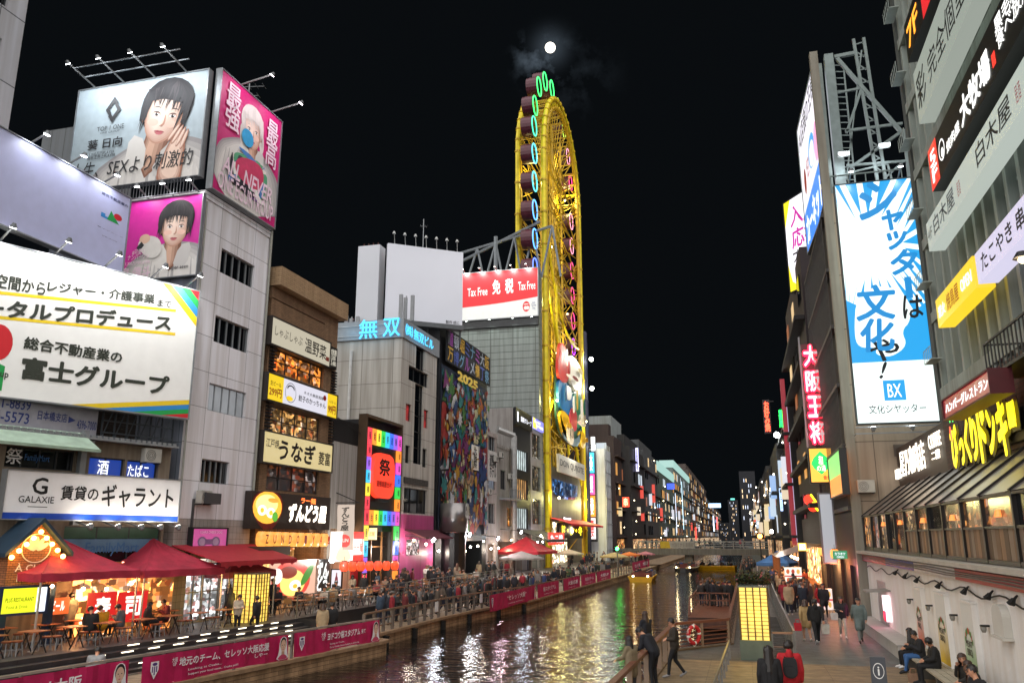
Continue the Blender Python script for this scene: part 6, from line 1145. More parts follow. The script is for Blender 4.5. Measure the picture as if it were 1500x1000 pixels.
for f_ in (.2, .85): flood(BX, bx[0] + 3.6 * f_, 21.9, 1.2, (bx[0] + 3.6 * f_, 19), 40, 'black flood lamp over the tall cyan billboard', 'flood lamps over the cyan billboard', '#f0fbff')
mb = MB()
for z in (8.9, 9.2): mb.bar(BX.pt(5.5, z, .8), BX.pt(9.4, z, .8), .06)
mb.bar(BX.pt(5.5, 8.9, .0), BX.pt(5.5, 8.9, .8), .06); mb.bar(BX.pt(9.3, 8.9, 0), BX.pt(9.3, 8.9, .8), .06); obj('walkway_frame', mb, ALU, None, 'thin steel walkway frame under the tall cyan billboard', 'walkway')
# beige building below it
BE = tile('#9c8c7a', '#5c5046', 4.6, 2.9, .7, .02, .03, 0, .3, name='beige_render'); bb = FY(44.0)
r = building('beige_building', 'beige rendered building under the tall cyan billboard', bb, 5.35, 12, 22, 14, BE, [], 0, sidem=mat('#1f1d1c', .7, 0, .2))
mb = MB(); mb.box(5.2, 43.86, 0, 5.62, 44.3, 30.5); obj('corner_column', mb, mat('#8a8578', .6, .1, .1, 1, streak=.2), r)
q = bb.R(1308, 651, 1328, 668); mb = MB(); bb.box(mb, *q, .01, .12); [bb.box(mb, q[0] + .02, q[1] + .05 + .1 * k, q[2] - .02, q[1] + .1 + .1 * k, .12, .16) for k in range(5)]; obj('vent_grille', mb, mat('#5a5048', .6), r)
# side alley: stacked floors seen along the canal
cf = Pl((5.2, 0), (0, -1)); mb = MB()
for k in range(6): cf.box(mb, -57.5, 5.4 + k * 3.1, -44.5, 5.6 + k * 3.1, -.12, .12); 
for k in range(24): mb.bar(cf.pt(-57.4 + k * .55, 5.6, .1), cf.pt(-57.4 + k * .55, 21, .1), .035)
obj('fire_escape', mb, mat('#4a4846', .6, .3), r)
# canal facing screen with truss
AI = Pl.two((5.68, 54.1), (6.04, 46)); L = (V((6.04, 46)) - V((5.68, 54.1))).length; bl = emi('#2f78d8', .8)
sign(AI, (0, 22.1, L, 30.8), 'billboard', 'narrow white and blue lit screen facing the canal above the cyan billboard', emi('#e4e0ea', .75), [('AI店頭の王様', .04, .78, .97, .96, mat('#20242c', .5), .03, .0, .04), ('カーネット', .06, .03, .95, .26, ww2, .04, 0, .02), ('YES!', .3, .46, .46, .6, mat('#c83020', .5), .02)], [([(0, 0), (1, 0), (1, .36), (0, .3)], bl), (ell(.62, .56, .16, .12), emi('#3a9ae0', .7, False)), (ell(.62, .54, .12, .09), emi('#e4e0ea', .75, False)), (ell(.2, .5, .06, .1), mat('#c83020', .5)), (ell(.86, .52, .1, .14), emi('#f0a0c8', .7, False))], 'billboard', .5, 0, mat('#7a8480', .5, .4), .1)
t = thing('billboard_truss', 'grey steel lattice tower with ladders beside the canal facing screen', 'truss', (7.6, 46.8, 22)); TR = mat('#7e8a88', .5, .4); f = FY(46.6); mb = MB()
def tp(x, y): a, z = f.pix(x, y); return f.pt(a, z)
for a, b_, w in [((1213, 82), (1233, 285), .5), ((1250, 58), (1287, 275), .16), ((1265, 56), (1299, 275), .16), ((1226, 86), (1324, 198), .2), ((1322, 192), (1246, 246), .16), ((1262, 130), (1240, 195), .14), ((1222, 137), (1263, 129), .12), ((1238, 192), (1322, 181), .14), ((1240, 243), (1330, 236), .14), ((1222, 84), (1252, 78), .2), ((1238, 255), (1300, 240), .1), ((1300, 240), (1306, 262), .1), ((1324, 190), (1332, 262), .16), ((1240, 262), (1262, 74), .08), ((1295, 262), (1325, 235), .1)]: mb.bar(tp(*a), tp(*b_), w)
for k in range(22):
    y = 66 + k * 9.4; x = 1250 + (y - 58) * .17; mb.bar(tp(x, y), tp(x + 13, y + (8 if k % 2 else -4)), .06)
obj('lattice', mb, TR, t); mb = MB()
for dx in (0, 14): mb.bar(tp(1221 + dx, 92), tp(1240 + dx, 280), .08)
for k in range(20): mb.bar(tp(1221 + k * .95, 96 + k * 9.3), tp(1235 + k * .95, 96 + k * 9.3), .05)
obj('ladder', mb, TR, t)
mb = MB()
for z in (22.3, 23.4): mb.bar((5.8, 45, z), (9.4, 45, z), .07)
for k in range(5): mb.bar((5.8 + k * .9, 45, 22), (5.8 + k * .9, 45, 23.4), .05)
obj('platform_rail', mb, TR, t)
for x, y in ((1232, 240), (1290, 228)): p = tp(x, y); mb = MB(); mb.box(p.x - .3, p.y - 1.4, p.z - .1, p.x + .3, p.y - 1.1, p.z + .1); obj('lamp_box', mb, [mat('#a8aca8', .5)], t); lamp(p + V((0, -1.6, -.2)), 45, '#eef6ff', .2, t)
# big pink and white prize board
NB_ = Pl.two((5.04, 64), (6.9, 61)); a = NB_.pix(1156, 300); b_ = NB_.pix(1164, 430); L = (V((5.04, 64)) - V((6.9, 61))).length; mgt = mat('#b0188a', .5) if 0 else emi('#c01c96', .7, False)
sign(NB_, (0, b_[1], L + .5, a[1]), 'billboard', 'white billboard with magenta characters and yellow corners behind the screen', emi('#f0ecf2', .85), [('入店', .16, .68, .95, .92, mgt, .04), ('応援', .16, .44, .95, .66, mgt, .04), ('プレゼント', .16, .29, 1.1, .42, mat('#1c1c20', .5), .05), ('いちごの', .26, .14, .85, .23, mgt, .02)], [([(0, .72), (0, 1), (.2, 1)], emi('#e8d81c', .8)), ([(0, 0), (.35, 0), (.1, .1), (0, .3)], emi('#e8d81c', .8)), (chaikin([(.18, .1), (.9, .1), (.9, .25), (.18, .25)], 1), emi('#f0c8e4', .8, False)), (chaikin([(.2, .11), (.88, .11), (.88, .24), (.2, .24)], 1), emi('#f0ecf2', .85, False))], 'billboard', .5, 0, DK, .1)
r = thing('dark_red_building', 'dark maroon building carrying the red neon characters', 'building', (9, 66, 0)); mb = MB(); mb.box(5.0, 58.2, 0, 14, 78, 24); mb.box(6, 60, 24, 13, 76, 26); obj('wall', mb, mat('#1e0f13', .7, 0, .2, .8), r); windows_grid(r, Pl((5.0, 0), (0, -1)), -77.5, 5, -58.8, 23, 5, 6, WL, .6); mb = MB(); 
for k in range(5): mb.box(4.3, 58.3, 6 + k * 3.2, 4.98, 77.9, 6.3 + k * 3.2)
obj('ledges', mb, mat('#151113', .7), r)
# neon characters
NE_ = FY(56.0); q = NE_.R(1173, 504, 1212, 652); t = thing('neon_sign', 'vertical red and white neon sign of four big characters', 'sign', NE_.pt((q[0] + q[2]) / 2, q[1])); mb = MB(); NE_.box(mb, q[0], q[1], q[2], q[3], -.3, -.02); obj('panel', mb, emi('#5a0814', .35), t); hh = (q[3] - q[1]) / 4; rd = emi('#ff1038', 2.6); wn = emi('#ffe4e4', 1.2, False)  # panel's own red emission stands in for the neon glow on it
for i, ch in enumerate('大阪王将'):
    z0 = q[3] - (i + 1) * hh; mb = MB(); text(mb, NE_, ch, q[0] + .02, z0 + .04, q[2] - .02, z0 + hh - .04, .04, 0, .2, .06); text(mb, NE_, ch, q[0] + .1, z0 + .14, q[2] - .1, z0 + hh - .14, .14, 1, .03, .03); obj('neon_character', mb, [rd, wn], t)
for i in range(3): lamp(NE_.pt((q[0] + q[2]) / 2, q[1] + hh * (.6 + 1.3 * i), 1.3), 26, '#ff2a4a', .5, t)
mb = MB()
for x in (q[0] - .1, q[2] + .1): NE_.box(mb, x - .05, q[1] - 1, x + .05, q[3] + .5, -.2, .0)
obj('frame', mb, ALU, t)
f = FY(53.0); q = f.R(1184, 658, 1220, 706); sign(f, q, 'shop_sign', 'square orange lit sign with a green diamond below the neon characters', emi('#f2a83a', 1.0), [('和', .4, .5, .6, .78, emi('#fff4d0', 1.3, False), .02), ('の湯', .3, .32, .7, .5, emi('#fff4d0', 1.3, False), .02), ('食処', .55, .06, .92, .2, emi('#c83018', .9, False), .04)], [([(.5, .22), (.82, .4), (.95, .55), (.82, .72), (.5, .92), (.18, .72), (.05, .55), (.18, .4)], emi('#1cc05a', .9))], depth=.4, d=0, frame=DK)
f2 = Pl((5.1, 0), (0, -1)); s0, z0, s1, z1 = f2.R(1222, 676, 1245, 712); sign(f2, (s0, z0 - .3, s1, z1 + .1), 'shop_sign', 'orange and green lit sign along the beige building corner', emi('#f08a3a', .8), [], [([(0, .45), (1, .45), (1, 1), (0, 1)], emi('#7ac86a', .8))], depth=.3, d=.02, frame=DK)
f = FY(50.0); q = f.R(1199, 724, 1225, 823); sign(f, q, 'blank_sign', 'tall blank pale sign panel above the lit shops', emi('#b4b6bc', .45), depth=.3, frame=mat('#6a6a70', .5))
f = FY(46.5); q = f.R(1219, 806, 1241, 818); sign(f, q, 'shop_sign', 'small green sign with pale lettering under the blank panel', emi('#1c8a5a', .6), [('カラオケ', .12, .45, .88, .8, EW, .02), ('OPEN', .25, .12, .75, .35, EW, .02)], depth=.2)
f = FY(60.0); q = f.R(1178, 724, 1190, 748); t = thing('neon_figure', 'red and yellow neon gourd shape over the shops', 'sign', f.pt(q[0], q[1])); mb = MB(); f.prism(mb, ell(q[0] + .25, q[3] - .35, .3, .34), 0, .12, 0); f.prism(mb, ell(q[0] + .5, q[1] + .35, .34, .4), .02, .14, 0); mb.path([f.pt(q[0] + .4, q[3], .2), f.pt(q[0] + .7, q[3] - .5, .2), f.pt(q[0] + .45, q[1] + .5, .2), f.pt(q[0] + .8, q[1], .2)], .06, 6, 1); obj('neon', mb, [emi('#ff2a18', 1.6), emi('#ffd21c', 2.5, False)], t)
f = FY(97.0); q = f.R(1118, 588, 1129, 632); t = thing('neon_sign', 'far red neon sign of four characters for savoury pancakes', 'sign', f.pt(q[0], q[1])); mb = MB(); text(mb, f, 'お\n好\nみ\n焼', *q, .1, 0, .05, .06); obj('lettering', mb, emi('#ff4a2c', 2.4), t); mb = MB(); f.box(mb, q[0] - .1, q[1] - .2, q[2] + .1, q[3] + .2, -.2, .05); mb.bar(f.pt(q[2], q[3], -.1), f.pt(4.2, q[3], -.1), .1); obj('panel', mb, mat('#17090a', .6), t)
f = FY(84.0); q = f.R(1140, 600, 1148, 626); t = thing('neon_sign', 'small green neon characters beside a red striped panel', 'sign', f.pt(q[0], q[1])); mb = MB(); text(mb, f, '薬\n局', *q, .1, 0, .05, .06); obj('lettering', mb, emi('#1cff5a', 2.0), t); mb = MB(); f.box(mb, q[0], q[1], q[2], q[3], -.1, .05); mb.bar(f.pt(q[2], q[3] - .1, 0), f.pt(5, q[3] - .1, 0), .1); obj('panel', mb, DK, t)
# striped panel and right bank row
f = FY(80.0); q = f.R(1144, 556, 1152, 798); t = thing('striped_panel', 'very tall red white and blue striped panel on the right bank', 'sign', f.pt(q[0], q[1])); w_ = .42
for k, (c, e) in enumerate((('#c8243c', 0), ('#c8c4e8', .45), ('#4a54b0', 0))): mb = MB(); f.box(mb, q[0] + .5 + k * w_, q[1], q[0] + .5 + (k + 1) * w_ - .02, q[3] - k * 2.5, 0, .4); obj('stripe', mb, emi(c, e or .25), t)
RN_ = [(78.6, 92, 655, 4.6, '#151313', 'dark narrow'), (92.6, 112, 690, 3.9, '#262524', 'grey balconied'), (112.6, 138, 700, 3.6, '#2e2b28', 'pale brown'), (150, 190, 705, 3.4, '#222222', 'plain grey'), (191, 250, 715, 3.2, '#1c1b1c', 'dark distant'), (251, 330, 728, 3.0, '#17181b', 'low dark distant')]
for i, (y0, y1, yt, X, c, d) in enumerate(RN_):
    zt = CAMZ + (786 - [600, 655, 690, 705, 720, 740][i]) / 1233 * y0
    r = far_block(d + ' building on the right bank' + (' before the bridge' if i < 3 else ' beyond the bridge'), y0, y1, zt, X, 12, c, -1, None, .5)
    mb = MB()
    for k in range(4): mb.ball((X - .4, y0 + (y1 - y0) * random.random(), 4 + random.random() * (zt - 4)), (.075 + .012 * i))
    obj('wall_lamps', mb, emi('#fff4dc', 9, False), r)
vsign('pale blue vertical sign on the grey balconied building', 1133, 716, 1137, 745, 112, '#d8ecff', 1.3, '居\n酒\n屋', '#111111')
vsign('blue white strip sign on the dark narrow building', 1141, 715, 1147, 748, 92, '#a8c8ff', 1.2, 'ホ\nテ\nル', '#111111')
vsign('pale yellow strip sign low on the pale brown building', 1123, 700, 1126, 770, 140, '#e8e8b8', .8)
vsign('thin white strip sign on the plain grey building', 1110, 735, 1112, 760, 190, '#ffffff', 1.0)
p = atY(1138, 637, 88); mb = MB(); mb.ball(p, .3); mb.bar(p, (4.8, 88, p.z), .1, mi=1); obj('street_lamp', mb, [emi('#f8ffff', 20, False), DK], None, 'glaring white lamp bracket below the far red neon', 'lamp'); lamp(p - V((.5, 0, 0)), 260, '#f4fbff', .3)
p = atY(1113, 785, 130); mb = MB(); mb.ball(p, .35); mb.tube(p, (p.x, 130, 0), .08, mi=1); obj('street_lamp', mb, [emi('#ff7a2c', 14, False), DK], None, 'orange lamp at the right end of the footbridge', 'lamp')
p = atY(1130, 778, 76); mb = MB(); mb.ball(p, .16); mb.tube(p, (p.x, 76, 0), .05, mi=1); obj('street_lamp', mb, [emi('#fff8ec', 20, False), DK], None, 'white lamp glaring above the blue tent', 'lamp'); lamp(p, 120, '#fff6e8', .2)
# lit shops of the promenade
cf = Pl((5.2, 0), (0, -1)); r = thing('promenade_shops', 'row of lit open shop fronts along the right promenade', 'building', (7, 52, 0)); mb = MB(); H_ = [(-57.6, .05, -52, 2.9), (-51.4, .05, -47.6, 2.9), (-47, .05, -44.6, 2.7)]; cf.wall(mb, -58.1, 0, -44.35, 5.3, H_, .0, 0, 1.2); obj('wall', mb, mat('#1e1513', .7, 0, .2), r)
for h, c, k in zip(H_, ('#ff9a50', '#ff6a4a', '#ff5aa0'), (2.2, 2.0, 1.6)): mb = MB(); cf.quad(mb, *h, -1.2); obj('shop_interior', mb, room(c, k, 1.4), r)
for s, c, p_ in ((-54.8, '#ffb070', 150), (-49.5, '#ff8a5a', 90), (-45.6, '#ff8ab0', 22)): lamp(cf.pt(s, 2.5, .5), p_, c, .3, r)
for i, s in enumerate((-57, -55.4, -53.8, -50.6, -49)): paper_lantern('paper_lantern', 'small glowing orange lantern over the promenade shop fronts', cf.pt(s, 3.2, .5), .24, .5, '#ff8a3c', 'lanterns over the promenade shops', 1.6)
FOOD = [(ell(.2 + .3 * (i % 3), .25 + .5 * (i // 3), .1, .14), emi(('#d8642c', '#b8341c', '#e8b04a')[i % 3], .5, False)) for i in range(6)] + [([(0, .44), (1, .44), (1, .52), (0, .52)], emi('#c8202a', .6, False))]
f = FY(50.5); sign(f, (3.7, .2, 4.5, 1.3), 'menu_board', 'lit white box standing before the promenade shops', emi('#ffe4dc', .55), [], FOOD, depth=.3)
t = thing('food_stall', 'orange lit food stall with a glass lean-to roof on the promenade', 'stall', (4, 66, 0)); mb = MB(); mb.box(2.6, 61, 0, 4.9, 74, .95); obj('counter', mb, mat('#8a5a30', .6, 0, .2), t); mb = MB(); mb.poly([(2.1, 60.6, 2.7), (4.95, 60.6, 3.6), (4.95, 74.5, 3.6), (2.1, 74.5, 2.7)]); obj('roof', mb, mat('#a87a50', .3, 0, .2), t)
for k in range(6):
    mb = MB(); y = 60.8 + k * 2.7; mb.box(2.2, y, 0, 2.3, y + .1, 2.7); obj('post', mb, mat('#6a4422', .6), t)
mb = MB(); mb.poly([(4.9, 60.8, .95), (4.9, 74, .95), (4.9, 74, 3.4), (4.9, 60.8, 3.4)][::-1]); obj('back_wall', mb, room('#ffb468', 2.4, .9), t)
for y in (62.5, 66, 70): lamp((3.5, y, 2.5), 95, '#ffb060', .25, t); mb = MB(); mb.ball((3.5, y, 2.62), .1); obj('bulb', mb, emi('#ffe0a8', 14, False), t)
f = FY(60.5); sign(f, f.R(1170, 796, 1180, 805), 'stall_sign', 'small yellow framed lit sign on the food stall', emi('#f4ecd8', 1.2), [('たこ焼', .1, .2, .9, .8, BLKT, .02)], depth=.1, frame=emi('#ffc01c', .9, False), fw=.06)
sign(f, (2.5, 1.0, 3.6, 2.1), 'stall_sign', 'white lit picture menu hung on the food stall', emi('#fff4e4', .6), [], FOOD, depth=.06)
# ------------------------------------------------------------------ tents, lanterns, rails, banners, furniture
def tent(name, label, a, b_, dep, z0, eave, peak, col, cat='tent', val=.28, group=None):
    a, b_ = V((*a, 0)), V((*b_, 0)); u = (b_ - a).normalized(); nrm = V((-u.y, u.x, 0)); W_ = (b_ - a).length; t = thing(name, label, cat, tuple((a + b_) / 2 + nrm * dep / 2 + UP * z0), group)
    cs = [a, b_, b_ + nrm * dep, a + nrm * dep]; ce = (a + b_) / 2 + nrm * dep / 2; mb = MB(); N = 8; M = 10
    for k in range(4):
        p, q = cs[k], cs[(k + 1) % 4]; g = []
        for i in range(N + 1):
            t_ = i / N; row = []
            for j in range(M + 1):
                w = j / M; e = p.lerp(q, w); pt = e.lerp(ce, t_); sag = -.1 * math.sin(math.pi * w) * (1 - t_) * t_ * 3; z = z0 + eave + (peak - eave) * (t_ ** 1.25) + sag + .015 * math.sin(w * 19 + k * 2 + t_ * 5); row.append((pt.x, pt.y, z))
            g.append(row)
        for i in range(N):
            for j in range(M): mb.poly([g[i][j], g[i][j + 1], g[i + 1][j + 1], g[i + 1][j]])
        for j in range(M):
            x0, x1 = g[0][j], g[0][j + 1]; o = [(.03 * math.sin(j * 2.1 + k)), (.03 * math.sin((j + 1) * 2.1 + k))]; ou = V(((q - p).y, -(q - p).x, 0)).normalized()
            mb.poly([V(x0) - UP * val + ou * o[0], V(x1) - UP * val + ou * o[1], V(x1), V(x0)])
    c = obj('canopy', mb, mat(col, .75, 0, .28, 1.8, .45), t, smooth=True); mb = MB()
    for p in cs: mb.path([V((p.lerp(ce, k / 8).x, p.lerp(ce, k / 8).y, z0 + eave + (peak - eave) * (k / 8) ** 1.25 + .008)) for k in range(9)], .022, 5)
    obj('seam', mb, mat(col, .8, 0, .1), t)
    for c in cs:
        mb = MB(); c2 = c.lerp(ce, .03); mb.bar(c2 + UP * z0, c2 + UP * (z0 + eave), .055); mb.box(c2.x - .1, c2.y - .1, z0, c2.x + .1, c2.y + .1, z0 + .03); obj('leg', mb, mat('#b8b8b6', .35, .6), t)
    return t
tent('market_tent', 'big red pop up tent at the left edge of the photo', (-23.55, 24.1), (-22.85, 28.2), 4.2, .3, 2.55, 3.75, '#a3253b')
tent('market_tent', 'big red pop up tent second from the left', (-22.8, 28.4), (-22.05, 32.6), 4.2, .3, 2.5, 3.7, '#a3253b')
tent('market_tent', 'small faded pink tent above the glowing pillar on the left terrace', (-23.0, 34.4), (-22.5, 37.6), 2.6, .3, 2.2, 2.95, '#9c4a55')
awning('shop_awning', 'long red awning on the base of the white tower', FL, 31.9, 38.3, 3.75, .75, .05, 2.6, '#a01c2c', 'awning', .25)
f = FL; sign(f, f.R(283, 774, 330, 806, .25), 'shop_sign', 'pink lit cheese snack sign above the red awning', emi('#b84a88', .55), [('OSAKA CHEESE DOG', .2, .8, .85, .92, mat('#f0d8e4', .5), .01)], [(ell(.28, .42, .13, .24), mat('#8a6a98', .5)), (ell(.68, .42, .13, .24), mat('#8a6a98', .5)), ([(.28, .3), (.68, .3), (.68, .54), (.28, .54)], mat('#8a6a98', .5)), (ell(.28, .42, .09, .17), mat('#b8a0c0', .5)), (ell(.68, .42, .09, .17), mat('#b8a0c0', .5))], depth=.2, d=.05, frame=DK)
t = tent('market_tent', 'distant red peaked tent near the wheel foot', (-20.6, 85), (-20.0, 91.5), 5, .3, 2.3, 3.8, '#a81c2a')
t = tent('market_tent', 'blue peaked tent at the far end of the promenade', (.9, 78), (3.6, 77), 3, 0, 1.9, 2.9, '#3a6494')
def umbrella(label, x, y, z0, r, h, col):
    t = thing('parasol', label, 'parasol', (x, y, z0)); mb = MB(); n = 8; pts = [(x + r * math.cos(2 * math.pi * i / n), y + r * math.sin(2 * math.pi * i / n), z0 + h - r * .28) for i in range(n)]
    for i in range(n): a, b_ = pts[i], pts[(i + 1) % n]; m_ = ((a[0] + b_[0]) / 2 * .97 + x * .03, (a[1] + b_[1]) / 2 * .97 + y * .03, a[2] + .03); mb.poly([(x, y, z0 + h), a, m_]); mb.poly([(x, y, z0 + h), m_, b_]); mb.poly([a, (a[0], a[1], a[2] - .16), (m_[0], m_[1], m_[2] - .16), m_]); mb.poly([m_, (m_[0], m_[1], m_[2] - .16), (b_[0], b_[1], b_[2] - .16), b_])
    obj('canopy', mb, mat(col, .8, 0, .12, 2), t); mb = MB(); mb.tube((x, y, z0), (x, y, z0 + h), .035); obj('pole', mb, mat('#6a5a48', .5), t); mb = MB(); mb.lathe([(.3, 0), (.3, .06), (.06, .12)], (x, y, z0), 12); obj('base', mb, DK, t)
for lb, px, py, Y, r, h, c in [('wide grey parasol on the left terrace before the low block', 764, 815, 77, 2.2, 2.5, '#9a9690'), ('tan parasol near the far left boats', 899, 818, 108, 1.9, 2.4, '#b09a68'), ('orange parasol next to the tan one', 921, 818, 118, 1.5, 2.3, '#d0702c'), ('faded pink parasol by the footbridge', 945, 822, 128, 1.4, 2.2, '#b0707a'), ('cream parasol beyond the distant red tent', 842, 812, 98, 1.8, 2.4, '#c0b090')]:
    p = atY(px, 786, Y); umbrella(lb, min(p.x, lerp_x(TE, Y) - .2) if px < 850 else max(p.x, lerp_x(TE, Y) - 1), Y, .3 if px < 850 else -.2, r, h, c)
# glowing stone pillars
ONYX = bpy.data.materials.new('lit_onyx'); ONYX.use_nodes = True; n = ONYX.node_tree.nodes; l = ONYX.node_tree.links; b = n['Principled BSDF']; b.inputs['Base Color'].default_value = (.5, .4, .15, 1); b.inputs['Emission Color'].default_value = (*lin('#ffd65e'), 1)
tcn = n.new('ShaderNodeTexCoord'); no = n.new('ShaderNodeTexNoise'); no.inputs['Scale'].default_value = 3.2; no.inputs['Detail'].default_value = 5; l.new(tcn.outputs['Object'], no.inputs['Vector']); mr = n.new('ShaderNodeMapRange'); mr.inputs['From Min'].default_value = .3; mr.inputs['From Max'].default_value = .7; mr.inputs['To Min'].default_value = .3; mr.inputs['To Max'].default_value = .72; l.new(no.outputs[0], mr.inputs[0]); l.new(mr.outputs[0], b.inputs['Emission Strength'])
def pillar(label, x0, y0, w, z0, zb, z1, basem, nx, nz):
    t = thing('light_pillar', label, 'light pillar', (x0 + w / 2, y0 + w / 2, z0)); mb = MB(); mb.box(x0, y0, zb, x0 + w, y0 + w, z1); obj('lit_body', mb, ONYX, t); mb = MB(); mb.box(x0 - .06, y0 - .06, z0, x0 + w + .06, y0 + w + .06, zb - .01); mb.box(x0 - .03, y0 - .03, z1 + .003, x0 + w + .03, y0 + w + .03, z1 + .05); obj('base', mb, basem, t)
    mb = MB(); e = .012
    for i in range(nx + 1):
        a = w * i / nx
        for (p, q) in (((x0 + a, y0 - e), 0), ((x0 + a, y0 + w + e), 0), ((x0 - e, y0 + a), 1), ((x0 + w + e, y0 + a), 1)): mb.box(p[0] - .022, p[1] - .022, zb, p[0] + .022, p[1] + .022, z1)
    for j in range(1, nz):
        z = zb + (z1 - zb) * j / nz; mb.box(x0 - .018, y0 - .018, z - .009, x0 + w + .018, y0 + w + .018, z + .009)
    obj('grid', mb, mat('#4e3c14', .6), t)
    for dx, dy in ((-.5, .5), (1.5, .5), (.5, -.5)): lamp((x0 + w * dx, y0 + w * dy, (zb + z1) / 2), 16, '#ffcf5a', .5, t)
pillar('glowing yellow stone pillar on the left terrace steps', -22.75, 34.4, 1.15, -.2, .32, 2.42, mat('#55534e', .6), 5, 12)
pillar('glowing yellow stone pillar on the right boardwalk', -.3, 30.9, .95, 0, .66, 2.38, mat('#5e6a60', .2, .1), 4, 14)
# railings
def railing(name, label, pts, h, sp, postm, railm, levels=(1.0,), pw=.08, rw=.07, bars=0, top=None):
    t = thing(name, label, 'railing', pts[0]); P_ = [V(p) for p in pts]; mb = MB()
    for lv in levels:
        for a, b_ in zip(P_, P_[1:]): mb.bar(a + UP * h * lv, b_ + UP * h * lv, (top or rw) if lv == 1.0 else rw * .45, rw if lv == 1.0 else rw * .45)
    if bars:
        for a, b_ in zip(P_, P_[1:]):
            k = int((b_ - a).length / bars)
            for i in range(1, k): c = a.lerp(b_, i / k); mb.bar(c + UP * .08, c + UP * (h - .03), .018)
    obj('rail', mb, railm, t); me = {}
    for a, b_ in zip(P_, P_[1:]):
        k = max(1, round((b_ - a).length / sp))
        for i in range(k + (1 if b_ is P_[-1] else 0)): c = a.lerp(b_, i / k); mb = MB(); mb.box(c.x - pw / 2, c.y - pw / 2, c.z, c.x + pw / 2, c.y + pw / 2, c.z + h - .02); obj('post', mb, postm, t)
    return t
STEEL = mat('#7c7a76', .4, .6); WOODR = mat('#6e4430', .55, 0, .25, 3); WPOST = mat('#6a6058', .6, 0, .2)
def wline(y0, y1, z, dx, n=1, src=None):
    src = src or WE; ys = sorted({y0, y1, *[p[1] for p in src if y0 < p[1] < y1]}); return [(lerp_x(src, y) + dx, y, z) for y in ys]
railing('railing', 'near left quay railing carrying the pink banners', wline(16, 36.2, -.5, -.16), 1.0, 1.6, STEEL, mat('#9a9488', .5, .3), (1.0, .5))
railing('railing', 'brown posted quay railing in front of the crowd', wline(37.6, 60.8, -.5, -.15), 1.02, 1.15, WPOST, mat('#7a5e48', .5, 0, .2), (1.0, .33, .66), .13, .09)
railing('railing', 'far left quay railing carrying small pink banners', wline(60.9, 112, -.5, -.15), 1.02, 2, WPOST, WOODR, (1.0, .5), .1, .08)
railing('railing', 'thin steel railing along the upper terrace edge above the black wall', wline(37.2, 74, .3, -.12, src=TE), 1.05, 1.35, STEEL, STEEL, (1.0, .25, .45, .65, .82), .055, .05)
railing('railing', 'wooden handrail along the near boardwalk edge', [(-3.12, 14, 0), (-2.72, 32.5, 0)], .95, 1.5, mat('#8a7460', .6, 0, .2), WOODR, (1.0,), .14, .09, 0, .16)
railing('railing', 'wooden handrail with steel wires holding the red lifebuoy', [(-2.72, 32.6, 0), (-.82, 35.0, 0)], .95, 1.6, mat('#8a7460', .6, 0, .2), mat('#7a4a34', .5, 0, .2), (1.0, .15, .3, .45, .6, .75), .1, .09, 0, .14)
railing('railing', 'wooden handrail running back along the canal beside the pontoon', [(-.78, 35.1, 0), (-.66, 60, 0), (-.5, 110, 0)], .95, 1.8, mat('#5c4c40', .6, 0, .2), WOODR, (1.0, .3, .6), .09, .09, 0, .12)
railing('fence', 'grey bar fence between the sunken steps and the promenade', [(1.45, 31, 0), (1.52, 46, 0), (1.7, 70, 0)], .95, 1.5, STEEL, STEEL, (1.0, .08), .06, .06, .11)
railing('railing', 'short steel barrier across the top of the sunken steps', [(.72, 31, 0), (1.4, 31, 0)], .9, .6, STEEL, mat('#8a6a58', .5, .2), (1.0, .5), .06, .06)
railing('railing', 'low double steel handrail in the middle of the boardwalk', [(-.95, 21.5, 0), (-.72, 31, 0)], .6, 1.4, STEEL, STEEL, (1.0, .6), .06, .05)
mb = MB()
for k in range(26): mb.box(.78, 31.4 + k * .62, -.002 + .0, 1.38, 31.7 + k * .62, .02)
obj('step_treads', mb, mat('#33322f', .6, 0, .2), kind='structure')
t = thing('lifebuoy', 'red and white lifebuoy hung on the wire handrail', 'lifebuoy', (-2.2, 33.2, .2)); c = V((-2.12, 33.22, .52)); ax = V((-.78, .62, 0)); ax = V((.784, -.62, 0)); u_ = V((.62, .784, 0)); mb = MB()
for i in range(24):
    a0, a1 = 2 * math.pi * i / 24, 2 * math.pi * (i + 1) / 24; mb.tube(c + (u_ * math.cos(a0) + UP * math.sin(a0)) * .3 + ax * .1, c + (u_ * math.cos(a1) + UP * math.sin(a1)) * .3 + ax * .1, .075, .075, 8, 1 if i % 6 == 0 else 0)
obj('ring', mb, [mat('#c01c20', .45), WHT], t, smooth=True); mb = MB(); mb.path([c + (u_ * math.cos(k * .52) + UP * math.sin(k * .52)) * (.4 if k % 2 else .34) + ax * .12 for k in range(13)], .014, 5); obj('rope', mb, WHT, t)
